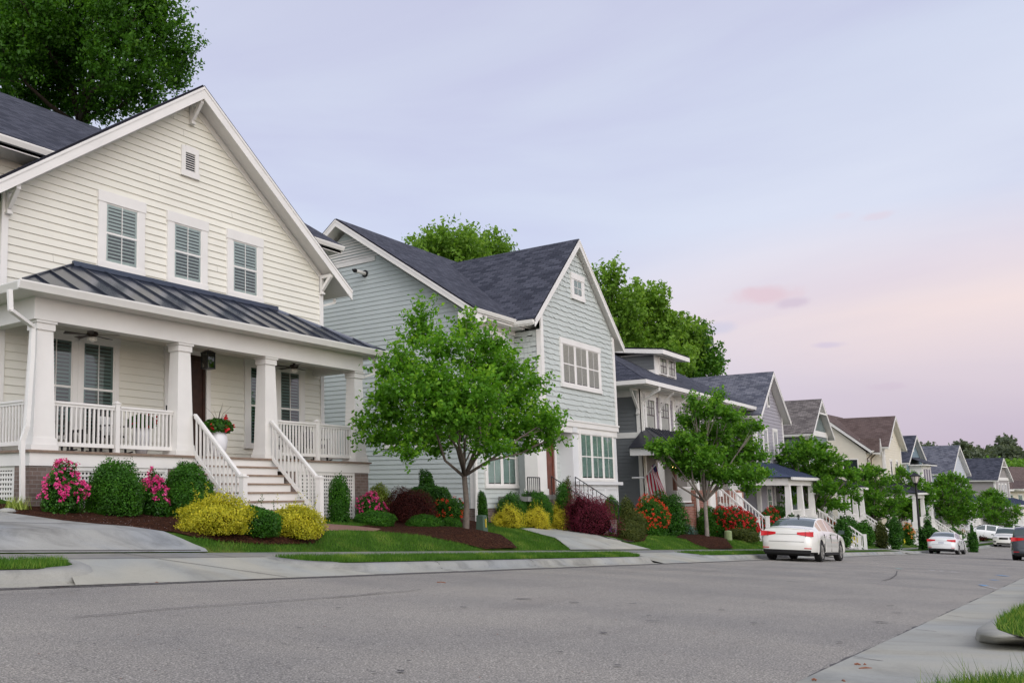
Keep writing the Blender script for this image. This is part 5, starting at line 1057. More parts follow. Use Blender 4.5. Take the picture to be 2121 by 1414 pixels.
pxb('rose_bush', 'smaller crimson rose bush right of the grey house newel post', 1590, 1090, 44, 44, HL, Y=11.3, cat='rose bush', ls=.07, flowers=(M['petal_red'], 50, .08, -.1))
pxb('green_shrub', 'dark shrub behind the roof of the near parked car', 1612, 1080, 40, 44, HL, ls=.08, dy=1.5)
pxb('rose_bush', 'crimson flowers showing beyond the near parked car', 1716, 1100, 36, 32, HL, cat='rose bush', ls=.08, flowers=(M['petal_red'], 44, .09, -.1))
far_l = [(1748, 1104, 44, 48, HL, None, 'dark evergreen shrub just ahead of the near parked car'), (1752, 1116, 32, 18, M['leaf_olive'], None, 'olive mound ahead of the near parked car'), (1760, 1127, 36, 17, GD, None, 'low golden mound ahead of the near parked car'),
 (1782, 1119, 32, 20, B, M['petal_red'], 'small red flowering shrub right of the golden mound'), (1772, 1100, 40, 24, B, None, 'green hedge shrub behind the small red flowering shrub'), (1843, 1110, 26, 40, HL, None, 'dark rounded shrub behind the fourth street tree'), (1838, 1118, 30, 14, M['leaf_burgundy'], None, 'dark red mound at the fourth street tree'),
 (1862, 1124, 22, 12, GD, None, 'small yellow mound behind the street lamp'), (1880, 1120, 30, 14, M['leaf_burgundy'], None, 'dark red ground shrub beside the street lamp'), (1919, 1092, 36, 40, HL, None, 'dark cone evergreen right of the street lamp'), (1946, 1100, 16, 30, HL, None, 'narrow dark green cone behind the white sedan'),
 (1895, 1112, 34, 32, M['leaf_olive'], None, 'brownish shrub immediately left of the far white sedan'), (1988, 1112, 24, 18, B, M['petal_mix'], 'orange and red flowers beyond the white sedan'), (1975, 1100, 36, 12, B, None, 'low green hedge beyond the white sedan'), (2026, 1117, 34, 18, M['leaf_burgundy'], None, 'burgundy mound beside the oncoming white car'), (2010, 1090, 18, 24, HL, None, 'dark cone shrub near the far stair railing'),
 (1660, 1100, 40, 30, B, None, 'green shrub glimpsed above the near parked car'), (1800, 1108, 34, 24, B, None, 'mid green shrub behind the third and fourth street trees')]
for u, v, w_, h_, m_, f_, lb in far_l:
    pxb('flowering_shrub' if f_ else 'garden_shrub', lb, u, v, w_, h_, m_, cat='shrub', ls=.11, n=2200, shape='cone' if 'cone' in lb else 'round', flowers=(f_, 30, .1, -.1) if f_ else None)
more = [(1642, 1092, 34, 30, HL, None, 'dark green shrub left of the near parked car roof'), (1792, 1098, 30, 22, B, None, 'green mound at the foot of the ivory house stairs'), (1822, 1096, 26, 20, M['leaf_olive'], None, 'olive shrub behind the fourth street tree trunk'), (1856, 1104, 26, 26, HL, None, 'dark shrub just left of the fifth street tree trunk'),
 (1876, 1102, 24, 22, B, M['petal_mix'], 'orange flowering shrub behind the street lamp base'), (1905, 1108, 26, 20, B, None, 'green shrub between the street lamp and the far white sedan'), (1850, 1092, 24, 30, HL, None, 'tall dark evergreen against the pale porch behind the fifth street tree'), (1810, 1118, 26, 12, M['leaf_burgundy'], None, 'low red leaved mound at the fourth street tree trunk'),
 (1742, 1092, 30, 30, HL, None, 'dark conifer beside the white stairs ahead of the near parked car'), (1690, 1108, 26, 26, B, None, 'green shrub under the third street tree')]
for u, v, w_, h_, m_, f_, lb in more:
    pxb('flowering_shrub' if f_ else 'garden_shrub', lb, u, v, w_, h_, m_, cat='shrub', ls=.11, n=2000, flowers=(f_, 30, .1, -.1) if f_ else None)
# ================================================================ trees
def crown_from(lobes, rng, per, ls, spread=.16, k=14, twig=None):
    """lobes: list of (centre, radii). every lobe is a spray of leafy twigs reaching out and up; returns P, outward normals, shade"""
    P, D_, S = [], [], []; tw = twig or spread*3.2
    vols = np.array([r[0]*r[1]*r[2] for c, r in lobes])**.62; vols /= vols.sum()
    for (c, r), f in zip(lobes, vols):
        nc = max(4, int(per*f/k)); d = unit(rng.normal(size=(nc, 3))); rad = rng.random(nc)**.5*.92
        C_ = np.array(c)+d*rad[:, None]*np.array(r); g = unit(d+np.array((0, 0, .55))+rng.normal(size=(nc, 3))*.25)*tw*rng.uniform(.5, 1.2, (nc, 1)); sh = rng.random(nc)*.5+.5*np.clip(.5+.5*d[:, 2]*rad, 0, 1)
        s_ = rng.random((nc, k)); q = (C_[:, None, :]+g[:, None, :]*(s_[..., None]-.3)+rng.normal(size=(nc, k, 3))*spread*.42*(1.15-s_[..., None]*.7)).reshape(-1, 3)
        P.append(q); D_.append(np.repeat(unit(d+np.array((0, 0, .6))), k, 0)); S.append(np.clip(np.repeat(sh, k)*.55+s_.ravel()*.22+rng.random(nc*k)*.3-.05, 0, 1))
    return np.concatenate(P), np.concatenate(D_), np.concatenate(S)
def limbs(mb, base, fork, lobes, r0, rng, trunk_pts=None, frac=1.):
    base = np.array(base, float); fork = np.array(fork, float); mid = (base+fork)/2+np.array((rng.normal()*.012, rng.normal()*.012, 0))
    mb.tube([base-np.array((0,0,.1)), base+np.array((0,0,.05)), mid, fork], [r0*1.35, r0*1.12, r0*.92, r0*.85], 10)
    for c, r in lobes:
        if rng.random() > frac: continue
        c = np.array(c); d = c-fork; L_ = np.linalg.norm(d); bw = rng.normal(size=3)*L_*.06
        p1 = fork+d*.3+np.array((0,0,L_*.10))*(1 if d[2] < L_*.5 else -.2)+bw; p2 = fork+d*.65+bw*.5+np.array((0,0,.03))
        rr = min(r0*.6, r0*.15+L_*.012); mb.tube([fork-d/L_*.05, p1, p2, c, c+unit(d[None])[0]*r[0]*.5], [rr, rr*.75, rr*.5, rr*.28, rr*.1], 6)
        for _ in range(3):
            e = c+unit(rng.normal(size=(1, 3)))[0]*np.array(r)*.8; mb.tube([p2, (p2+e)/2+rng.normal(size=3)*.05, e], [rr*.35, rr*.22, rr*.08], 5)
def tree(name, label, base, fork_h, lobes, n, ls, leafm, barkm, r0, seed, group=None, spread=.16, frac=1., droop=.15, cat='tree', k=14, twig=None):
    rng = np.random.default_rng(seed); t = thing(name, tuple(base), label, cat, group); mb = MB()
    limbs(mb, base, (base[0], base[1], base[2]+fork_h), lobes, r0, rng, frac=frac); mb.build('trunk', barkm, t, smooth=True)
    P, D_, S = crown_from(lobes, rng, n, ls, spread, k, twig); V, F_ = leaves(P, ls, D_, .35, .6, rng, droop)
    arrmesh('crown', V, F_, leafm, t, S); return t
# the near street tree: lobes of its crown measured one by one
rng = np.random.default_rng(5)
bx, bz = xz(965, 1103, 10.9); bT = np.array((bx, 10.9, H(bx, 10.9))); wT = wdist(bT)
L1 = [(873,660,22,42),(862,700,34,34),(966,676,26,36),(1005,712,36,34),(925,722,52,44),(835,752,40,40),(1012,762,66,50),(870,800,84,58),(962,820,104,70),(1060,826,66,56),(802,768,30,26),(800,855,50,44),(782,905,46,24),
 (862,900,72,34),(1098,880,58,44),(1000,890,92,46),(1134,872,32,28),(1052,768,42,42),(1108,790,20,24),(842,938,34,16),(905,928,30,14),(1010,930,46,18),(1092,926,40,16),(930,860,110,60),(1140,910,22,18),(760,880,20,16),(795,815,40,30)]
lob = []
for u, v, a, b in L1:
    dd = float(rng.uniform(-1, 1))*(1.35 if abs(u-950) < 120 else .6); w = wT+dd; c = ray(u, v)*w
    lob.append((tuple(c), (.84*a*w/FPX, .84*max(.4, min(a*w/FPX*1.2, 1.3)), .8*b*w/FPX)))
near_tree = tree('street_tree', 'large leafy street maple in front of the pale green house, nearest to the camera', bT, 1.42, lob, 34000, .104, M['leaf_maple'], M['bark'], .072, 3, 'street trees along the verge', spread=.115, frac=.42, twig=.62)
def lobetree(label, u0, Yt, L_, n, ls, seed, w=None, fork=1.5, leaf='leaf_street', r0=.075, jit=.9):
    rng = np.random.default_rng(seed); p = onY(u0, 1100, Yt) if w is None else ray(u0, 1100)*w; b = np.array((float(p[0]), float(p[1]), H(p[0], p[1]))); wT = wdist(b); lb = []
    for u, v, a, c in L_: q = wT+float(rng.uniform(-1, 1))*jit; lb.append((tuple(ray(u, v)*q), (.82*a*q/FPX, max(.3, min(a*q/FPX, 1.1)), .85*c*q/FPX)))
    return tree('street_tree', label, b, fork, lb, n, ls, M[leaf], M['bark_grey'], r0, seed, 'street trees along the verge', spread=.13, frac=.45, twig=.5)
lobetree('second street tree from the camera, in front of the grey house with the brick porch', 1464, 10.8, [(1487,824,10,14),(1438,836,14,18),(1470,850,26,22),(1510,862,24,18),(1430,872,24,20),(1566,884,12,12),(1535,893,26,18),(1480,900,44,28),(1425,912,30,22),(1372,930,24,16),(1355,925,10,10),(1400,945,32,20),(1455,950,44,28),(1520,945,40,26),(1572,944,18,14),(1580,978,14,12),(1550,985,30,20),(1500,985,34,20),(1440,985,24,16),(1550,1010,12,10),(1410,972,18,12),(1548,925,24,18)], 26000, .12, 51)
lobetree('third street tree, rising behind the near parked car', 1690, None, [(1678,914,9,11),(1658,924,14,14),(1699,922,12,12),(1680,940,26,20),(1628,930,12,12),(1614,950,10,12),(1645,950,26,18),(1712,948,24,18),(1742,958,12,12),(1620,975,12,12),(1650,980,28,18),(1690,975,34,22),(1735,980,22,16),(1766,985,14,14),(1660,1008,26,16),(1705,1010,32,18),(1750,1012,24,16),(1640,1035,16,14),(1690,1040,28,16),(1735,1045,22,14),(1775,1030,10,10),(1630,1010,12,12)], 20000, .15, 52, w=52)
# the other street trees: one crown model, three variants
def street_proto(seed, wd=2.55, ht=3.9, fork=1.5, n=26000):
    rng = np.random.default_rng(seed); lb = []
    for i in range(30):
        t_ = i/29.; z = fork+.15+ht*(.05+.9*t_**.9); R_ = wd*(1-abs(t_-.33)**1.25*1.25)*(.95 if t_ > .33 else .9+.1*t_/.33); R_ = max(.25, R_); a = i*2.4+rng.uniform(-.4, .4); q = R_*rng.uniform(.45, 1.12)
        s = .34+.30*(1-t_)+rng.uniform(0, .22); lb.append(((cos(a)*q, sin(a)*q*.85, z), (s*1.05, s, s*.72)))
    lb += [((0, 0, fork+ht*.3), (wd*.5, wd*.45, ht*.22)), ((.1, 0, fork+ht*.62), (wd*.35, wd*.3, ht*.2)), ((0, .1, fork+ht*.98), (.22, .22, .34))]
    return tree('street_tree', 'x', (0, 0, 0), fork, lb, n, .14, M['leaf_street'], M['bark_grey'], .085, seed+9, spread=.13, frac=.7)
protos = [street_proto(21), street_proto(22, n=24000), street_proto(23, wd=2.45, n=24000)]
TL = [(1812, None, 66, 1.0, 2, 'fourth street tree, left of the black street lamp'),
      (1868, None, 76, 1.12, 0, 'fifth street tree, immediately left of the black street lamp'), (1975, None, 84, 1.15, 1, 'sixth street tree, behind the far white sedan'), (2062, None, 98, 1.0, 2, 'seventh street tree, above the oncoming white car'), (2112, None, 150, 1.25, 0, 'street tree cut by the right edge of the picture')]
for i, (u, Y, w, sc, k, lb) in enumerate(TL):
    p = ray(u, 1100)*w
    if Y: p = onY(u, 1104, Y)
    x, y = float(p[0]), float(p[1]); loc = (x, y, H(x, y)-.02)
    used = [0, 1, 4].index(i) if False else None
    pr0 = protos[k]
    if pr0.get('placed'): o = dup(pr0, loc, rz=i*1.7, sc=(sc, sc, sc*.98), label=lb, group='street trees along the verge')
    else: o = pr0; o.location = loc; o.rotation_euler = (0, 0, i*1.7); o.scale = (sc, sc, sc); o['placed'] = 1; o['label'] = lb; o['group'] = 'street trees along the verge'
for o in bpy.data.objects:
    if 'placed' in o: del o['placed']
# big trees behind the houses
def back_tree(label, lobes_px, w, base_u, n, ls, m, seed, trunk=.35, name='background_tree', depth=2.5, cat='tree', spread=.35, k=16, frac=.5):
    rng = np.random.default_rng(seed); lb = []
    for u, v, a, b in lobes_px: q = w+rng.uniform(-depth, depth); lb.append((tuple(ray(u, v)*q), (a*q/FPX, a*q/FPX, b*q/FPX)))
    g = ray(base_u, 980)*w; base = (float(g[0]), float(g[1]), H(g[0], g[1])); zt = min(c[2]-r[2] for c, r in lb)
    return tree(name, label, base, max(1.5, zt-base[2]+.5), lb, n, ls, m, M['bark_dark'], trunk, seed, spread=spread, frac=frac, cat=cat, k=k)
back_tree('huge dark leafy oak towering behind the cream house at the top left', [(-40,60,110,110),(60,30,100,80),(60,130,90,80),(160,40,110,80),(150,140,90,70),(250,40,90,70),(250,130,80,70),(330,60,70,60),(340,130,60,50),(300,190,60,40),(220,210,70,40),(130,215,70,35),(30,190,80,40),(380,110,32,36),(365,165,24,24),(300,0,60,40),(200,-40,110,50),(60,-60,120,50),(0,100,90,80),(100,90,90,70)], 33, 150, 80000, .15, M['leaf_oak'], 31, .4, spread=.26, k=18)
back_tree('round topped green tree behind the left part of the pale green house ridge', [(925,505,60,36),(900,520,55,30),(960,520,45,30),(925,560,90,40),(870,520,30,20)], 52, 925, 9000, .24, M['leaf_back'], 32, .3)
back_tree('light green tree behind the front gable ridge of the pale green house', [(1000,510,50,32),(1030,530,32,24),(1000,560,70,34),(975,530,40,26)], 54, 1000, 7500, .24, M['leaf_back'], 33, .3)
back_tree('tall green tree rising right behind the pale green gable', [(1256,580,34,40),(1245,640,40,50),(1290,640,46,44),(1330,625,40,36),(1280,700,60,50),(1350,690,50,50)], 62, 1290, 12000, .28, M['leaf_back'], 34, .3)
back_tree('large green tree behind the grey shed dormer', [(1355,625,34,34),(1370,670,46,44),(1410,700,50,44),(1345,720,60,50),(1390,750,60,40)], 64, 1380, 12000, .28, M['leaf_back'], 35, .3)
back_tree('darker green tree at the right end of the wood behind the grey house', [(1440,700,30,30),(1455,735,36,36),(1478,755,20,22),(1440,770,50,30),(1420,730,40,40)], 68, 1445, 12000, .24, M['leaf_oak'], 36, .3)
# the far wood over the roofs at the end of the street
rng = np.random.default_rng(77); lb = []; lb2 = []
for i in range(70):
    u = 1885+i*4.6+rng.uniform(-3, 3); vt = 928-7*sin(i*.33)-6*sin(i*.9)+(8 if u > 2090 else 0)-(10 if 2080 < u < 2112 else 0); q = rng.uniform(390, 430); a = rng.uniform(9, 16)
    if 2005 < u < 2020 : vt += 14
    lb.append((tuple(ray(u, vt+a*.7)*q), (a*q/FPX, a*q/FPX, a*.62*q/FPX)))
    for s_ in (1, 2): lb.append((tuple(ray(u+rng.uniform(-5, 5), vt+a*.7+s_*17)*q), (a*1.2*q/FPX, a*q/FPX, a*.8*q/FPX)))
for i in range(60):
    u = 1990+i*3.2+rng.uniform(-3, 3); vt = 957-5*sin(i*.4)+rng.uniform(-3, 3)+max(0, (2040-u))*.05; q = rng.uniform(260, 300); a = rng.uniform(8, 14)
    for s_ in (0, 1, 2, 3): lb2.append((tuple(ray(u+rng.uniform(-5, 5), vt+a*.6+s_*14)*q), (a*q/FPX, a*q/FPX, a*.7*q/FPX)))
P, D_, S = crown_from(lb, rng, 60000, 1., 1.0, 10); V, F_ = leaves(P, 1.5, D_, .3, .7, rng); arrmesh('far_wood', V, F_, M['leaf_far'], None, S, label='distant grey green pine wood on the skyline at the end of the street', cat='wood', kind='stuff')
P, D_, S = crown_from(lb2, rng, 26000, 1., .6, 10); V, F_ = leaves(P, .8, D_, .3, .7, rng); arrmesh('bright_wood', V, F_, M['leaf_farlight'], None, S, label='fresh green wood in front of the pines, over the far dark roofs', cat='wood', kind='stuff')
# ================================================================ beds, walks, grass
def pg(L_): return [gxy(u, v) for u, v in L_]
DW = [(-3, 9.76), (9.72, 9.76)]+pg([(425,1138),(400,1128),(375,1117),(340,1103),(310,1098),(270,1092.5),(200,1087),(130,1080),(60,1070),(0,1062)])+[(6.6, 13.6), (-3, 14)]
overlay('driveway', DW, M['concrete_blue'], .022, kind='structure')
jm = MB(); strip(jm, (2, 11.1), (9.2, 11.1), .02, .028); strip(jm, (2, 9.80), (9.6, 9.80), .03, .028); jm.build('driveway_joint', M['joint'], None, kind='structure')
MA = pg([(5,1060),(60,1070),(130,1081),(200,1088),(270,1093.5),(340,1101),(400,1113),(470,1124),(560,1129),(650,1127),(668,1112)])+[(15.2, 11.9), (15.4, 13.4), (19.1, 13.4), (19.1, 13.6), (6.6, 13.6)]
overlay('mulch_bed', MA, M['mulch'], .018, kind='structure', step=1)
BW = pg([(655,1102),(715,1100),(775,1102),(790,1097),(740,1091),(672,1086)]); overlay('brick_walk', BW, mat('brick_paver', (.22,.12,.09), .9, .3, 18.), .026, kind='structure')
MB2 = pg([(690,1096),(740,1099),(800,1104),(850,1108),(900,1115),(960,1128),(1005,1139.5),(1072,1139.5),(1060,1128),(1035,1113),(1012,1103),(992,1096),(990,1085),(1010,1078)])+[(25.6, 14.2), (25.6, 15.8), (19.4, 15.8), (19.4, 12.9)]
def moundh(x, y): r = math.hypot((x-bT[0])/1.5, (y-bT[1])/1.2); return Hp(x, y)+.16*math.exp(-r*r*1.5)
overlay('mulch_bed', MB2, M['mulch'], .02, hf=moundh, kind='structure', step=.6)
MC = pg([(1012,1080),(1040,1088),(1100,1092),(1180,1094),(1196,1088),(1215,1080)])+[(29.0, 13.0), (28.8, 13.9), (25.9, 13.9)]
overlay('mulch_bed', MC, M['mulch'], .02, kind='structure', step=1)
WK = pg([(1078,1096),(1120,1094),(1190,1095),(1230,1108),(1290,1124),(1330,1134)])+[(28.9, 9.76), (23.0, 9.76)]+pg([(1160,1122),(1110,1105)])
overlay('front_walk', WK, M['concrete'], .03, kind='structure', step=1)
MD = pg([(1205,1098),(1232,1109),(1262,1112),(1300,1124),(1335,1122),(1345,1106),(1400,1105),(1440,1112)])+[(43., 10.8), (46, 11.6), (46, 13.2), (32, 13.0)]
overlay('mulch_bed', MD, M['mulch'], .026, kind='structure', step=1)
ME = pg([(1400,1114),(1440,1128),(1470,1137),(1520,1138),(1505,1124),(1520,1112)])+[(46.2, 11.5), (50, 12.6), (44, 12.6)]
def mound2(x, y): r = math.hypot((x-38.3)/2.2, (y-10.8)/1.3); return Hp(x, y)+.15*math.exp(-r*r*1.5)
overlay('mulch_bed', ME, M['mulch'], .028, hf=mound2, kind='structure', step=1)
overlay('front_walk', [(47.3, 11.0), (48.9, 11.0), (47.8, 9.76), (45.2, 9.76)], M['concrete'], .03, kind='structure')
for x0 in (59.5, 72.5, 90., 108.): overlay('front_walk', [(x0, 11.2), (x0+2, 11.2), (x0+1.2, 9.76), (x0-1.2, 9.76)], M['concrete'], .03, kind='structure')
for x0, x1 in ((50., 58.5), (62.5, 71.5), (75., 88.), (93., 106.), (111., 126.)): overlay('mulch_bed', [(x0, 10.9), (x1, 10.7), (x1, 12.4), (x0, 12.4)], M['mulch'], .02, kind='structure')
# grass blades, only where they show; density falls with distance
def inside(poly, X, Y):
    r = np.zeros(len(X), bool); n = len(poly)
    for i in range(n):
        (x0, y0), (x1, y1) = poly[i], poly[(i+1) % n]; c = (y0 > Y) != (y1 > Y); r ^= c & (X < (x1-x0)*(Y-y0)/((y1-y0) or 1e-9)+x0)
    return r
def blades(X, Y, Z, h, wd, rng):
    n = len(X); a = rng.uniform(0, 2*pi, n); hh = h*rng.uniform(.5, 1.3, n); lean = rng.normal(size=(n, 2))*hh[:, None]*.35
    B0 = np.stack([X, Y, Z], 1); s = np.stack([np.cos(a), np.sin(a), 0*a], 1)*(wd/2)
    T_ = B0+np.stack([lean[:, 0], lean[:, 1], hh], 1); V = np.stack([B0-s, B0+s, T_], 1).reshape(-1, 3); return V, np.arange(n*3).reshape(n, 3)
LAWN = [([(9.85, 9.8), (24.2, 9.8), (19.4, 10.9), (18.7, 12.9), (10, 11.2)], [DW, MA, MB2, BW, WK]), ([(20, 9.8), (26, 9.8), (27.5, 13), (20.5, 12.5)], [MB2, MC, WK]), ([(24, 9.8), (45, 9.8), (45, 11.5), (27, 11.5)], [WK, MD, ME])]
rng = np.random.default_rng(8); VV, RR = [], []
def sow(n, box, polys, holes, h, wd, zf, patch=True):
    X = rng.uniform(box[0], box[1], n); Y = rng.uniform(box[2], box[3], n); k = np.ones(n, bool)
    if polys: k &= inside(polys, X, Y)
    for h_ in holes: k &= ~inside(h_, X, Y)
    X, Y = X[k], Y[k]; Z = zf(X, Y); V, _ = blades(X, Y, Z, h, wd, rng); VV.append(V)
    cl = .5+.5*np.sin(X*1.9+np.sin(Y*3.1)*1.3)*np.cos(Y*2.3+X*.7); RR.append(np.clip(.05+.5*rng.random(len(X))+.42*cl*(.6+.4*np.sin(X*4.3-Y*5.)), 0, 1))
for (poly, holes), n in zip(LAWN, (60000, 16000, 30000)):
    xs = [p[0] for p in poly]; ys = [p[1] for p in poly]; sow(n, (min(xs), max(xs), min(ys), max(ys)), poly, holes, .06, .012, lambda X, Y: hg(X, Y))
vz = lambda X, Y: rx(X)+.155+(Y-8.2)*.055
rl = lambda X, x0, x1: None
sow(34000, (10.3, 24.1, 8.18, 8.95), [(10.22, 8.95), (10.34, 8.6), (10.6, 8.32), (11.1, 8.19), (23.3, 8.19), (23.8, 8.32), (24.06, 8.6), (24.18, 8.95)], [], .065, .011, vz)
sow(9000, (2., 6.45, 8.18, 8.95), [(2, 8.19), (5.5, 8.19), (6.05, 8.3), (6.3, 8.6), (6.43, 8.95), (2, 8.95)], [], .065, .01, vz)
sow(9000, (28.5, 44, 8.18, 8.95), None, [], .07, .016, vz)
V = np.concatenate(VV); arrmesh('grass', V, np.arange(len(V)).reshape(-1, 3), M['grass_blade'], None, np.concatenate(RR), label='short green lawn grass on the front yards and the verge', cat='grass', kind='stuff')
# ================================================================ vehicles
def carpaint(name, col, rough=.18, coat=.6):
    m, nt, b = nodes(name); b.inputs['Base Color'].default_value = (*col, 1); b.inputs['Roughness'].default_value = rough; b.inputs['Coat Weight'].default_value = coat; b.inputs['Coat Roughness'].default_value = .05; M[name] = m
carpaint('paint_pearl', (.72,.71,.65)); carpaint('paint_white_car', (.74,.75,.74)); carpaint('paint_charcoal', (.045,.052,.062), .2)
mat('tyre', (.012,.012,.012), .8); mat('rim', (.45,.44,.41), .3, .05, metal=.8); mat('under', (.01,.01,.01), .8); mat('chrome', (.6,.6,.6), .15, .02, metal=1.)
mat('car_glass', (.05,.075,.07), .06, .05, spec=.8); mat('car_glass_warm', (.42,.31,.22), .12, .1, 2.); mat('seat_beige', (.42,.42,.36), .8); mat('plate', (.45,.47,.5), .5)
def lens(name, col, e): 
    m, nt, b = nodes(name); b.inputs['Base Color'].default_value = (*col, 1); b.inputs['Roughness'].default_value = .12; b.inputs['Emission Color'].default_value = (*col, 1); b.inputs['Emission Strength'].default_value = e; M[name] = m
lens('lens_red', (.50,.008,.012), .12); lens('lens_clear', (.55,.56,.55), 0.)
SED = dict(L=4.66, W=.89, ax=(-1.34, 1.32), roof=[(-2.33,.98),(-2.22,1.05),(-1.72,1.08),(-1.1,1.33),(-.7,1.42),(-.2,1.455),(.3,1.43),(.62,1.33),(1.2,1.02),(1.7,.95),(2.1,.82),(2.33,.64)], belt=[(-2.33,.93),(-1.5,.955),(0,.93),(1.2,.90),(2.0,.80),(2.33,.62)],
     yr=[(-2.33,.70),(-1.75,.70),(-1.0,.60),(-.5,.60),(.4,.60),(.75,.64),(1.25,.72),(2.0,.66),(2.33,.5)], bl=(-1.68, -.80), ws=(.42, 1.15), cab=(-1.42, .98), pil=[(-.95,.05),(-.14,.05)], wr=.325)
SUV = dict(L=4.8, W=.93, ax=(-1.40, 1.42), roof=[(-2.4,1.02),(-2.33,1.12),(-2.05,1.60),(-1.8,1.68),(-.5,1.74),(.2,1.70),(.55,1.60),(1.15,1.13),(1.6,1.07),(2.1,.98),(2.4,.74)], belt=[(-2.4,1.0),(-1.5,1.06),(0,1.03),(1.2,1.0),(2.0,.92),(2.4,.72)],
     yr=[(-2.4,.76),(-2.1,.66),(-1.0,.66),(0,.66),(.5,.66),(.8,.68),(1.2,.76),(2.0,.74),(2.4,.6)], bl=(-2.30, -2.06), ws=(.38, 1.1), cab=(-2.0, .95), pil=[(-1.45,.05),(-.7,.06),(.18,.05)], wr=.36)
def sm(tab, x):
    xs = np.array([a for a, b in tab]); ys = np.array([b for a, b in tab]); xx = np.linspace(xs[0], xs[-1], 160); yy = np.interp(xx, xs, ys); k = np.ones(7)/7; yp = np.pad(yy, 3, mode='edge'); return np.interp(x, xx, np.convolve(yp, k, 'valid'))
def car(name, label, K, paint, loc, heading, glassm='car_glass', scale=(1.12,.88,1.), plate=True, front=False, group='parked cars along the street', rim=True):
    t = thing(name, (0, 0, 0), label, 'car', group); L_, W = K['L'], K['W']; xe = L_/2; ns = 90; X = np.linspace(-xe, xe, ns); zs0 = .24
    roof, belt, yr = sm(K['roof'], X), sm(K['belt'], X), sm(K['yr'], X)*(W/.89)
    e = np.abs(X)/xe; Wp = W*(1-.16*np.clip((e-.72)/.28, 0, 1)**2.2); Ra = K['wr']+.06; zs = np.full(ns, zs0); 
    zs = np.where(X < -xe+.5, zs0+.06, zs)
    for a in K['ax']: d2 = Ra**2-(X-a)**2; zs = np.maximum(zs, np.where(d2 > 0, K['wr']+np.sqrt(np.maximum(d2, 0)), 0))
    fr = [0, .12, .3, .5, .7, .88, 1.]; tk = [.95, .985, 1., 1.0, .985, .965, .93]
    nj = len(fr); rows = []
    up = [(.0), .5, 1.]
    V = []; J = nj+2+6
    for i in range(ns):
        sec = [(Wp[i]*(tk[j] if True else 1), zs[i]+(belt[i]-zs[i])*fr[j]) for j in range(nj)]
        zr = max(belt[i]+.012, roof[i]-.045); y5 = min(yr[i], Wp[i]*.9)
        yb, zb = sec[-1]
        sec += [(yb+(y5-yb)*.12, zb+(zr-zb)*.10), (yb+(y5-yb)*.90, zb+(zr-zb)*.92)]
        for q in (.0, .12, .35, .6, .8, 1.): sec.append((y5*(1-q)*(.985 if q else 1), zr+(roof[i]-zr)*(1-(1-q)**2) if q else zr))
        rows.append(sec)
    J = len(rows[0])
    def endx(i, z):   # shape of tail and nose
        if i == 0 or i == 1: return .0 if z < .62 else .05 if z < .72 else .05+.22*(z-.72)
        if i >= ns-2: return -(.02 if z < .5 else .02+.25*(z-.5))
        return 0
    P = np.zeros((ns, J, 3))
    for i in range(ns):
        for j, (y, z) in enumerate(rows[i]): P[i, j] = (X[i]+endx(i, z)*(1 if i in (0, ns-1) else .6), y, z)
    F_b, F_g, side = [], [], {}
    Vs = []; idx = {}
    def vid(p): 
        k = tuple(np.round(p, 5)); 
        if k not in idx: idx[k] = len(Vs); Vs.append(k)
        return idx[k]
    body, gls, bgls, fgls = MB(), MB(), MB(), MB()
    for i in range(ns-1):
        xm = (X[i]+X[i+1])/2
        for j in range(J-1):
            g = None
            if j == nj and K['cab'][0] < xm < K['cab'][1] and all(abs(xm-a) > b_ for a, b_ in K['pil']) and rows[i][nj+1][1]-rows[i][nj][1] > .10: g = gls
            if j >= nj+2 and (K['bl'][0]+.07 < xm < K['bl'][1]-.02): g = bgls
            if j >= nj+2 and (K['ws'][0]+.05 < xm < K['ws'][1]-.05): g = fgls
            for s in (1, -1):
                q = [P[i, j]*(1, s, 1), P[i+1, j]*(1, s, 1), P[i+1, j+1]*(1, s, 1), P[i, j+1]*(1, s, 1)]
                if s < 0: q = q[::-1]
                (g or body).face(q)
    for i, sg in ((0, -1), (ns-1, 1)):   # end caps
        ny = 8
        for j in range(J-1):
            for k in range(ny):
                def cp(jj, kk): y = 1-2*kk/ny; p = P[i, jj]; return (p[0]+sg*.07*(1-y*y), p[1]*y, p[2])
                q = [cp(j, k), cp(j, k+1), cp(j+1, k+1), cp(j+1, k)]; body.face(q if sg < 0 else q[::-1])
    bo = body.build('body', M[paint], t, smooth=True)
    bm = bmesh.new(); bm.from_mesh(bo.data); bmesh.ops.remove_doubles(bm, verts=bm.verts, dist=.0008); bmesh.ops.recalc_face_normals(bm, faces=bm.faces); bm.to_mesh(bo.data); bm.free()
    gls.build('side_window', M[glassm], t, smooth=True); bgls.build('rear_window', M['car_glass'], t, smooth=True); fgls.build('windscreen', M['car_glass'], t, smooth=True)
    u = MB(); u.box(-xe+.2, xe-.25, -W*.72, W*.72, .17, .6); u.box(-xe+.03, -xe+.5, -W*.8, W*.8, .2, .36); u.build('underbody', M['under'], t)
    xr = -xe
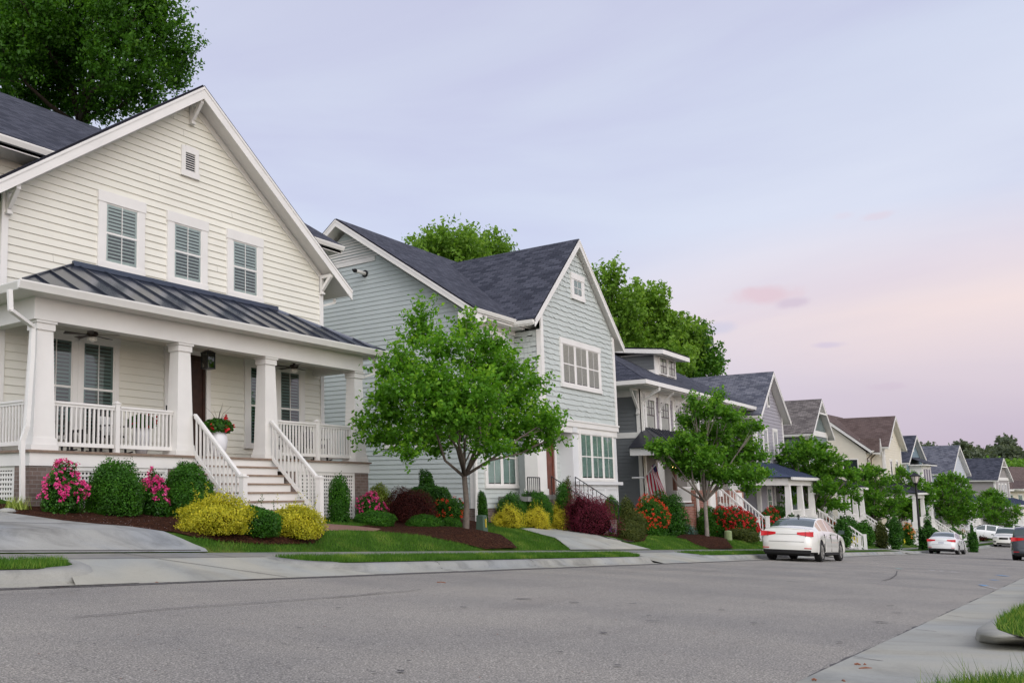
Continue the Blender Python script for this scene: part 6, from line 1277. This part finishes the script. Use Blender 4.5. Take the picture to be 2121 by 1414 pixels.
    def patch(nm, mt, y0, y1, z0, z1, d=.02, sg=-1, sub=6, ofs=0., tp=0.):
        m_ = MB(); i = 0 if sg < 0 else ns-1
        def pt(y, z):
            zz = [p[2] for p in P[i]]; w_ = np.interp(z, zz[:nj+1], [p[1] for p in P[i]][:nj+1]); ex = np.interp(z, zz[:nj+2], [p[0] for p in P[i]][:nj+2]); r_ = min(1, abs(y)/w_); 
            return np.array((ex+sg*.07*(1-r_*r_)+sg*d+ofs, y, z))
        for a in range(sub):
            ya, yb = y0+(y1-y0)*a/sub, y0+(y1-y0)*(a+1)/sub
            fa, fb = tp*(1-a/sub)**1.5*(z1-z0), tp*(1-(a+1)/sub)**1.5*(z1-z0); q = [pt(ya, z0+fa*.7), pt(yb, z0+fb*.7), pt(yb, z1-fb*.3), pt(ya, z1-fa*.3)]; m_.prism(q, (-sg*.03, 0, 0))
        return m_.build(nm, M[mt], t)
    if not front:
        for s in (1, -1):
            hh = (.80, .93) if K is SED else (.95, 1.12)
            patch('tail_light', 'lens_red', s*W*.38, s*W*.93, hh[0]-.02, hh[1]+.01, .012, tp=.55); patch('tail_light_seam', 'under', s*W*.66, s*W*.67, hh[0]-.02, hh[1]+.01, .016, sub=1)
            patch('reflector', 'lens_red', s*W*.62, s*W*.86, .405, .43, .012)
        patch('lower_bumper', 'under', -W*.84, W*.84, .25, .36, .01, sub=10)
        patch('trunk_seam', 'under', -W*.40, W*.40, .845, .853, .008, sub=6); patch('trunk_seam', 'under', -W*.62, W*.62, .615, .622, .008, sub=8)
        if plate: patch('number_plate', 'plate', -.16, .16, .68, .79, .012, sub=1)
    else:
        for s in (1, -1): patch('headlight', 'lens_clear', s*W*.50, s*W*.88, .78, .89, .012, 1); patch('fog_lamp', 'under', s*W*.62, s*W*.85, .42, .54, .012, 1)
        patch('grille', 'under', -W*.36, W*.36, .68, .86, .014, 1); patch('grille_bar', 'chrome', -W*.36, W*.36, .765, .785, .03, 1); patch('lower_bumper', 'under', -W*.6, W*.6, .26, .38, .012, 1)
    for s in (1, -1):
        m_ = MB(); xm = K['ws'][1]-.18; zb = float(np.interp(xm, X, belt)); m_.prism([(xm, s*(W-.04), zb-.01), (xm+.05, s*(W+.16), zb+.01), (xm+.03, s*(W+.17), zb+.13), (xm-.02, s*(W+.02), zb+.14)], (.10, 0, 0)); m_.build('wing_mirror', M['car_glass' if paint != 'paint_white_car' else paint], t)
        for x_ in (-.30, -.98+.1): m_ = MB(); xx = x_+.02; m_.box(xx-.1, xx+.1, s*(W*.985), s*(W*1.0+.02), .80, .825); m_.build('door_handle', M[paint], t)
        m_ = MB(); 
        for x_ in ((-1.02, -.14, .86) if K is SED else (-1.3, -.6, .3, 1.1)[1:]): m_.box(x_-.004, x_+.004, s*(W*.97), s*(W*1.002), .32, .88)
        m_.box(-.98, .9, s*W*.95, s*(W*.985), .22, .30); m_.build('door_seam', M['under'], t)
        for a in K['ax']:
            r = K['wr']; yo = s*(W-.02); wl = MB(); n = 28
            def disc(prof, mb): 
                vs = [(a+rr*cos(2*pi*k/n), yy, r+rr*sin(2*pi*k/n)) for rr, yy in prof for k in range(n)]; m = len(prof)
                mb.mesh(vs, [(i*n+k, i*n+(k+1) % n, (i+1)*n+(k+1) % n, (i+1)*n+k) for i in range(m-1) for k in range(n)]+[tuple(range(n)), tuple(range((m-1)*n, m*n))])
            disc([(r*.9, yo-s*.22), (r, yo-s*.2), (r, yo-s*.03), (r*.93, yo), (r*.70, yo-.0*s), (r*.68, yo-s*.03)], wl); w_ = wl.build('wheel', M['tyre'], t)
            rm = MB(); disc([(r*.69, yo-s*.02), (r*.66, yo-s*.012), (r*.60, yo-s*.03), (r*.59, yo-s*.045)], rm)
            for k in range(9):
                an = 2*pi*k/9; c0 = np.array((a, yo-s*.015, r)); d_ = np.array((cos(an), 0, sin(an))); rm.bar(c0+d_*.03, c0+d_*r*.63, .035, .02, up=(0, 1, 0))
            rm.build('rim', M['rim'], w_)
            ar = MB(); ar.box(a-r-.04, a+r+.04, s*(W-.3), s*(W-.12), .3, .3+r*1.0); ar.build('wheel_arch', M['under'], t)
    z = H(loc[0], loc[1]); zf = H(loc[0]+cos(heading), loc[1]); pit = -math.atan((H(loc[0]+2*cos(heading), loc[1]+2*sin(heading))-H(loc[0]-2*cos(heading), loc[1]-2*sin(heading)))/4)
    t.location = (loc[0], loc[1], (H(loc[0]+1.5*cos(heading), loc[1]+1.5*sin(heading))+H(loc[0]-1.5*cos(heading), loc[1]-1.5*sin(heading)))/2+.004)
    t.rotation_euler = mathutils.Euler((0, pit, heading), 'XYZ'); t.scale = scale
    return t
c1 = car('parked_sedan', 'pearl white sedan parked at the kerb, nearest of the cars, seen from behind', SED, 'paint_pearl', (35.6, 7.0), 0.0, glassm='car_glass_warm', plate=False)
# interior glimpsed through the rear window is dark glass; roof aerial fin
f_ = MB(); f_.prism([(-.75,-.02,1.40),(-.55,-.02,1.44),(-.72,-.02,1.52)], (0,.04,0)); fo = f_.build('aerial', M['under'], None); fo.parent = c1
car('parked_sedan', 'smaller looking white sedan with a number plate, parked beyond the street lamp', SED, 'paint_white_car', (75.9, 6.85), -.02)
car('parked_suv', 'cream white sport utility car facing the camera far down the street', SUV, 'paint_pearl', (114.5, 5.7), pi-.06, front=True, scale=(1.1,.95,1.05))
car('parked_suv', 'dark charcoal sport utility car cut by the right edge of the picture', SUV, 'paint_charcoal', (60.6, 1.95), 0., plate=False, scale=(1.1,.95,.98))
q = ray(2040, 1105)*93; car('driveway_car', 'white car standing sideways in a driveway behind the oncoming white car', SUV, 'paint_white_car', (float(q[0]), float(q[1])), pi/2+.2, scale=(1., 1., .95), plate=False, group=None)
q = ray(2078, 1104)*100; car('driveway_car', 'white car with a dark roof rack showing over the oncoming white car', SUV, 'paint_white_car', (float(q[0]), float(q[1])), pi/2+.1, scale=(1., 1., 1.), plate=False, group=None)
# ================================================================ street furniture and small things
def Gr(u, v, rel=0.):
    d = ray(u, v); t = np.linspace(2, 160, 80000)/np.linalg.norm(d); k = np.argmax(d[2]*t < rx(d[0]*t)+rel); return d*t[k]
lz0 = 82.3; lx_, ly_ = 82.6, 9.0-float(bend(82.6)); lb_ = H(lx_, ly_)
_r = lb_
t = thing('street_lamp', (lx_, ly_, lb_), 'tall black post top street lamp with a lantern head among the street trees', 'street lamp')
m_ = MB(); m_.lathe([(.20,-.1),(.20,.05),(.16,.12),(.14,.9),(.16,.95),(.12,1.05),(.10,1.1),(.075,5.0),(.09,5.05),(.09,5.1)], (lx_, ly_, lb_), 16); m_.build('pole', M['black_metal'], t, smooth=False)
m_ = MB(); m_.lathe([(.05,5.1),(.14,5.2),(.17,5.3),(.17,5.34)], (lx_, ly_, lb_), 12); m_.lathe([(.40,5.86),(.42,5.92),(.30,6.0),(.12,6.12),(.03,6.2)], (lx_, ly_, lb_), 12)
for k in range(6): a = k*pi/3; m_.tube([(lx_+.17*cos(a), ly_+.17*sin(a), lb_+5.33), (lx_+.36*cos(a), ly_+.36*sin(a), lb_+5.88)], .018, 5)
m_.build('lantern_frame', M['black_metal'], t)
m_ = MB(); m_.lathe([(.16,5.34),(.34,5.86)], (lx_, ly_, lb_), 12); m_.build('lantern_glass', mat('lamp_glass', (.62,.56,.52), .3, .05), t)
for o_ in [t]: o_.scale = (.85, .85, .9)
# utility box (green pedestal) and green post
p = G(1003, 1104); bx_, by_ = float(p[0])+.1, float(p[1])+.12; z = H(bx_, by_)
t = thing('utility_pedestal', (bx_, by_, z), 'green metal utility pedestal with a yellow sticker standing beside the near street tree', 'utility box')
m_ = MB(); m_.frust(bx_, by_, z-.05, z+.1, .24, .22, .24, .22); m_.frust(bx_, by_, z+.1, z+.42, .22, .20, .20, .18); m_.frust(bx_, by_, z+.42, z+.45, .22, .2, .18, .16); m_.build('cabinet', mat('utility_green', (.07,.12,.085), .6, .1, 12.), t)
m_ = MB(); m_.box(bx_+.01, bx_+.045, by_-.118, by_-.09, z+.14, z+.36); m_.build('sticker', mat('sticker_yellow', (.6,.45,.03), .6), t)
m_ = MB(); m_.tube([(bx_+.15, by_-.05, z), (bx_+.15, by_-.05, z+.40)], .018, 8); m_.build('marker', M['trim'], t)
p = G(1509, 1119); px_, py_ = float(p[0]), float(p[1]); z = H(px_, py_)
m_ = MB(); m_.lathe([(.14,-.05),(.14,.36),(.12,.40),(.02,.42)], (px_, py_, z), 16); m_.build('utility_post', mat('utility_pale', (.24,.30,.14), .6, .08), None, smooth=False, label='short pale green cylinder post in the mulch of the second street tree', cat='utility post')
# retaining step by the walk, hose on the walk, lawn sign by lamp
p0, p1 = G(1140, 1092), G(1196, 1094); m_ = MB(); a = np.array(p0[:2]); b = np.array(p1[:2]); z = H(*a)
m_.cur = 0; L_ = np.linalg.norm(b-a); d = (b-a)/L_; n_ = np.array((-d[1], d[0]))*.35
m_.face([(a[0], a[1], z-.1), (b[0], b[1], z-.15), (b[0], b[1], z+.17), (a[0], a[1], z+.19)], [(0,0),(L_,0),(L_,.3),(0,.3)]); m_.cur = 1
m_.prism([(a[0]-d[0]*.03, a[1]-.04, z+.19), (b[0], b[1]-.04, z+.17), (b[0]+n_[0], b[1]+n_[1], z+.17), (a[0]+n_[0], a[1]+n_[1], z+.19)], (0, 0, .05)); m_.build('retaining_wall', [M['brick_brown'], M['concrete']], None, label='low curved brick retaining edge with a stone cap beside the purple maple', cat='retaining wall')
pts = [G(u, v)+np.array((0, 0, .035)) for u, v in ((1120,1093),(1160,1094),(1190,1097),(1215,1104),(1240,1110),(1262,1117),(1290,1122),(1312,1124))]
m_ = MB(); m_.tube(pts, .018, 6); m_.build('garden_hose', mat('hose', (.02,.02,.022), .5), None, smooth=True, label='thin black garden hose lying across the concrete front walk', cat='hose')
p = Gr(1905, 1131, .2)
# white urn with flowers on the porch by the door
def urn(x, y, z, s, label, grass=True):
    t = thing('flower_urn', (x, y, z), label, 'planter'); m_ = MB(); m_.lathe([(.10,0),(.13,.02),(.20,.2),(.225,.36),(.20,.50),(.165,.555),(.16,.56),(.14,.53)], (x, y, z), 24, s, s); m_.build('pot', mat('glazed_white', (.70,.70,.72), .25, .03), t, smooth=True)
    rng = np.random.default_rng(int(x*10)); c = np.array((x, y, z+.66)); D = ellip_dirs(900, rng, -.6); P = c+D*np.array((.38,.30,.20))*s*(1-.5*rng.random(len(D))**2)[:, None]; V, F_ = leaves(P, .075, D, .5, .9, rng); arrmesh('foliage', V, F_, M['leaf_box'], t, rng.random(len(P))*.7)
    if grass:
        mb = MB()
        for k in range(9): a = rng.uniform(0, 2*pi); l = rng.uniform(.3, .55); mb.tube([c, c+np.array((cos(a)*l*.3, sin(a)*l*.2, l*.6)), c+np.array((cos(a)*l*.8, sin(a)*l*.5, l*.95))], [.006, .004, .001], 4)
        mb.build('grass_spikes', M['leaf_jmaple'] if False else mat('spike', (.10,.07,.06), .8), t)
    K = 12; C_ = c+np.array([(.04,-.22,.20),(.20,-.2,.08),(-.34,-.15,-.02),(-.0,-.28,-.06),(.28,-.16,.02)])*s; P = np.repeat(C_, K, 0)+rng.normal(size=(len(C_)*K, 3))*.028; V, F_ = leaves(P, .06, None, 0, .95, rng); arrmesh('blossoms', V, F_, M['petal_red'], t, rng.random(len(P)))
    return t
urn(13.98, 13.75, ZF, 1.0, 'glossy white urn with red geraniums at the top of the cream house stairs')
urn(11.95, 13.95, ZF, .85, 'white urn with red flowers behind the railing left of the cream house stairs', False)
# porch furniture: dark rocking chairs, side table
mat('dark_furniture', (.02,.018,.02), .5); mat('cushion', (.6,.6,.58), .9); mat('navy_fabric', (.03,.035,.06), .9, .3, 20.)
def rocker(name, x, y, z, rz, label, cush=False):
    t = thing(name, (0, 0, 0), label, 'chair'); b = MB()
    for s in (-1, 1):
        b.tube([(s*.26,-.42,.06),(s*.26,-.2,.015),(s*.26,.15,.01),(s*.26,.5,.08)], .018, 6)
    b.build('rocker', M['dark_furniture'], t)
    for s in (-1, 1):
        for y0, h in ((-.22, .62), (.22, 1.12)): b = MB(); b.bar((s*.25, y0, .02), (s*.25, y0+(.12 if y0 > 0 else 0), h), .04, .04); b.build('leg', M['dark_furniture'], t)
    b = MB(); b.box(-.25, .25, -.24, .24, .38, .42); b.build('seat', M['dark_furniture'], t)
    b = MB(); b.box(-.30, -.22, -.28, .28, .62, .65); b.box(.22, .30, -.28, .28, .62, .65); b.build('armrest', M['dark_furniture'], t)
    b = MB(); 
    for k in range(6): x_ = -.2+.08*k; b.bar((x_, .24, .42), (x_, .35, 1.05), .045, .015)
    b.bar((-.26, .35, 1.08), (.26, .35, 1.08), .03, .1); b.build('backrest', M['dark_furniture'], t)
    if cush: b = MB(); b.box(-.2, .2, -.2, .2, .42, .49); b.prism([(-.18,.18,.5),(.18,.18,.5),(.18,.26,.86),(-.18,.26,.86)], (0,-.09,0)); b.build('cushion', M['cushion' if cush == 1 else 'navy_fabric'], t)
    t.location = (x, y, z); t.rotation_euler = (0, 0, rz); t.scale = (.9, .9, .9); return t
rocker('rocking_chair', 9.95, 14.15, ZF, 1.2, 'dark rocking chair at the left end of the cream house porch')
rocker('rocking_chair', 11.35, 14.2, ZF, .2, 'dark rocking chair with patterned cushion right of the railing mid post', 1)
rocker('porch_chair', 16.75, 14.2, ZF, .3, 'dark porch chair with a pale cushion, right of the cream house stairs', 1)
rocker('porch_chair', 17.95, 14.15, ZF, -.2, 'porch chair with a dark patterned cushion at the right end of the cream house porch', 2)
t = thing('side_table', (10.55, 13.95, ZF), 'small square dark side table between the rocking chairs', 'table'); m_ = MB(); m_.box(10.3, 10.8, 13.75, 14.15, ZF+.40, ZF+.44); m_.build('tabletop', M['dark_furniture'], t)
for dx_ in (10.33, 10.77):
    for dy_ in (13.78, 14.12): m_ = MB(); m_.box(dx_-.02, dx_+.02, dy_-.02, dy_+.02, ZF, ZF+.40); m_.build('leg', M['dark_furniture'], t)
# right hand kerb island with grass
ob = [Gr(u, v, .01) for u, v in ((2260,1160),(2121,1252),(2075,1286),(2042,1304),(2022,1317),(2019,1325),(2028,1332),(2061,1338.5),(2121,1340),(2300,1345))]
ot = [Gr(u, v, .135) for u, v in ((2258,1130),(2121,1240),(2072,1275),(2040,1291),(2024,1302),(2022,1309),(2030,1314),(2064,1319),(2121,1322),(2300,1325))]
it = [Gr(u, v, .15) for u, v in ((2262,1160),(2121,1254),(2090,1269),(2070,1282),(2064,1293),(2064,1300),(2069,1304),(2086,1310),(2121,1318),(2300,1322))]
n = len(ob); mb = MB(); mid = [(np.array(a)*.35+np.array(b)*.65)+(np.array(a)-np.array(b))*np.array((.0,.0,0)) for a, b in zip(ob, ot)]
mb.mesh(ob+ot+it, [(i, i+1, n+i+1, n+i) for i in range(n-1)]+[(n+i, n+i+1, 2*n+i+1, 2*n+i) for i in range(n-1)]); mb.build('kerb_island', M['concrete'], None, smooth=True, kind='structure')
mb = MB(); far = [np.array((12., -6., rx(12.)+.3)), np.array((7.5, -6., rx(7.5)+.3))]; mb.face([p+np.array((0,0,-.005)) for p in it[1:-1]]+[far[1], far[0]]); mb.build('island_lawn', M['lawn'], None, kind='structure')
VV = []; rng = np.random.default_rng(15)
ip = [(float(p[0]), float(p[1])) for p in it]; xs = [a for a, b in ip]; ys = [b for a, b in ip]
X = rng.uniform(min(xs), min(max(xs), 16), 26000); Y = rng.uniform(-1.2, max(ys), 26000); k = inside(ip+[(12, -6), (7.5, -6)], X, Y); X, Y = X[k], Y[k]
V, _ = blades(X, Y, rx(X)+.145, .06, .007, rng); VV.append(V)
fp = [Gr(u, v, .12)[:2] for u, v in ((1905,1425),(1985,1404),(2060,1396),(2135,1392),(2200,1600),(1850,1600))]; fp = [(float(a), float(b)) for a, b in fp]; xs = [a for a, b in fp]; ys = [b for a, b in fp]
X = rng.uniform(min(xs), max(xs), 9000); Y = rng.uniform(min(ys), max(ys), 9000); k = inside(fp, X, Y); X, Y = X[k], Y[k]
V, _ = blades(X, Y, rx(X)+.10, .055, .004, rng); VV.append(V); kk = rng.random(len(X)) < .06
V, _ = blades(X[kk], Y[kk], rx(X[kk])+.10, .12, .003, rng); VV.append(V)
V = np.concatenate(VV); arrmesh('kerbside_grass', V, np.arange(len(V)).reshape(-1, 3), M['grass_blade'], None, rng.random(len(V)//3), label='bright unmown grass along the right hand kerb in the foreground', cat='grass', kind='stuff')
mb = MB(); mb.face([(a, b, float(rx(a))+.10) for a, b in fp]); mb.build('foreground_verge', M['lawn'], None, kind='structure')
# joints in the right pavement
jm = MB()
def pxs(mb, L_, w, off=.006, rel=.006):
    P = [Gr(u, v, rel) for u, v in L_]
    for a, b in zip(P, P[1:]):
        d = (b-a)[:2]; d = d/np.linalg.norm(d); s = np.array([-d[1], d[0]])*w/2
        mb.face([(a[0]-s[0], a[1]-s[1], a[2]+off), (b[0]-s[0], b[1]-s[1], b[2]+off), (b[0]+s[0], b[1]+s[1], b[2]+off), (a[0]+s[0], a[1]+s[1], a[2]+off)])
for L_ in ([(1768,1362.5),(1830,1372),(1900,1380),(2040,1382)], [(1896,1305),(1950,1311),(2018,1321)], [(1960,1275),(2048,1286)], [(2040,1231),(2121,1240)]): pxs(jm, L_, .012, .012)
jm.build('pavement_joints', M['joint'], None, kind='structure')
# asphalt edge lip on the right
mb = MB(); rng = np.random.default_rng(3); xs = np.arange(2, 60, .12); e = 1.155+.012*np.sin(xs*2.1)+rng.normal(size=len(xs))*.006
mb.mesh([(x, y+dy_, float(rx(x))+z) for x, y in zip(xs, e) for dy_, z in ((-.022, .005), (.014, .0062))], [(2*i, 2*i+2, 2*i+3, 2*i+1) for i in range(len(xs)-1)]); mb.build('asphalt_edge', M['tar'], None, kind='structure')
mb = MB(); e = 7.6+.015*np.sin(xs*1.7)+rng.normal(size=len(xs))*.006
mb.mesh([(x, y+dy_, float(rx(x))+z) for x, y in zip(xs, e) for dy_, z in ((-.03, .004), (.01, .019))], [(2*i, 2*i+2, 2*i+3, 2*i+1) for i in range(len(xs)-1)]); mb.build('asphalt_edge', M['tar'], None, kind='structure')
# cracks, scrapes and paint marks on the road
ck = MB()
for L_, w in (([(155,1277.5),(240,1271),(330,1262),(420,1255.5),(520,1249),(640,1240),(760,1231),(870,1221)], .016), ([(0,1231),(100,1229),(170,1222)], .014), ([(650,1239),(720,1235),(800,1225)], .012), ([(1828,1202),(1845,1198),(1856,1190),(1858,1182)], .02)): pxs(ck, L_, w)
ck.build('road_cracks', M['tar'], None, kind='structure')
sc = MB(); rng = np.random.default_rng(41)
for u, v, l in ((1085,1240,30),(960,1257,14),(1355,1286,34),(1190,1247,18),(1720,1188,26),(1642,1204,22),(1900,1171,26),(1845,1254,14),(1857,1268,18),(1825,1288,26),(1990,1231,8),(1562,1290,12),(1740,1330,12),(1345,1275,12),(1310,1250,16),(1495,1263,10),(1250,1310,14),(620,1300,10),(830,1390,14),(1160,1350,12),(1280,1378,14),(700,1258,10)):
    pxs(sc, [(u-l/2, v-.2), (u, v), (u+l/2, v+.4)], rng.uniform(.02, .05))
for _ in range(60): u, v = rng.uniform(100, 2000), rng.uniform(1215, 1400); l = rng.uniform(3, 9); pxs(sc, [(u-l/2, v), (u+l/2, v+rng.uniform(-.5, .5))], rng.uniform(.008, .02)) if v > 1225 and u < 1600 else None
sc.build('road_scrapes', M['tar'], None, kind='structure')
for nm, L2 in (('paint_blue', [((2065,1190.5),(2088,1193),.10), ((2054,1201),(2064,1201),.12), ((2032,1211),(2042,1213),.10), ((1982,1299),(2006,1301),.05)]), ('paint_white', [((1925,1180.5),(1936,1181),.08), ((1945,1182),(1954,1182.5),.08), ((1968,1184),(1984,1184.5),.08), ((2035,1213),(2065,1219),.03)]), ('paint_teal', [((1857,1177),(1866,1178),.12)])):
    pm = MB()
    for a, b, w in L2: pxs(pm, [a, b], w, .008)
    pm.build('spray_mark', M[nm], None, kind='structure')
tw = MB()
for u, v, l, dv in ((905,1205,18,1), (1770,1375,12,1), (1780,1384,26,0), (1866,1403,6,3), (1682,1407,9,1), (1745,1409,5,3), (320,1206,8,0), (1790,1376,3,0)):
    a, b = Gr(u, v, .015), Gr(u+l, v+dv, .015); tw.tube([a, (a+b)/2+np.array((0,0,.006)), b], .006, 5)
tw.build('twigs', mat('dry_leaf', (.22,.09,.05), .9), None, label='dry reddish brown twigs and pine straw bits lying on the pavement', cat='twigs', kind='stuff')

p = onY(34, 1052, 13.0); zz = H(p[0], p[1]); rngt = np.random.default_rng(12); X = p[0]+rngt.normal(size=260)*.10; Y = p[1]+rngt.normal(size=260)*.08
V, F_ = blades(X, Y, np.full(260, zz), .20, .012, rngt); t = thing('grass_clump', (float(p[0]), float(p[1]), zz), 'small pale green clump of long leaves at the foot of the left downspout', 'plant'); arrmesh('foliage', V, F_, M['leaf_lime'], t, rngt.random(260))
p = onY(14, 1058, 12.6); zz = H(p[0], p[1]); m_ = MB(); m_.lathe([(.10,-.02),(.12,.02),(.09,.055),(.03,.07)], (float(p[0]), float(p[1]), zz), 9, 1.5, .8); m_.build('stone', M['concrete_blue'], None, smooth=True, label='pale rounded stone beside the driveway at the left downspout', cat='stone')
rngt = np.random.default_rng(6); n_ = 420; X = rngt.uniform(8.6, 15.5, n_); Y = rngt.uniform(10.4, 12.9, n_); k = inside(MA, X, Y); X, Y = X[k], Y[k]
P = np.stack([X, Y, hg(X, Y)+.028], 1); V, F_ = leaves(P, .035, np.tile([0, 0, 1.], (len(P), 1)), .9, .6, rngt); arrmesh('fallen_petals', V, F_, mat('petal_dry', (.55,.42,.38), .9), None, rngt.random(len(P)), label='pale fallen petals scattered on the mulch under the magenta rose bushes', cat='petals', kind='stuff')
n_ = 700; X = rngt.uniform(2.5, 40, n_); Y = np.where(rngt.random(n_) < .6, rngt.normal(7.68, .10, n_), rngt.uniform(1.3, 7.5, n_)); P = np.stack([X, Y, rx(X)+.022], 1); V, F_ = leaves(P, .018, np.tile([0, 0, 1.], (n_, 1)), .85, .5, rngt)
arrmesh('grit', V, F_, M['dry_leaf'], None, rngt.random(n_), label='dry leaf bits and grit gathered along the gutter and on the road', cat='grit', kind='stuff')
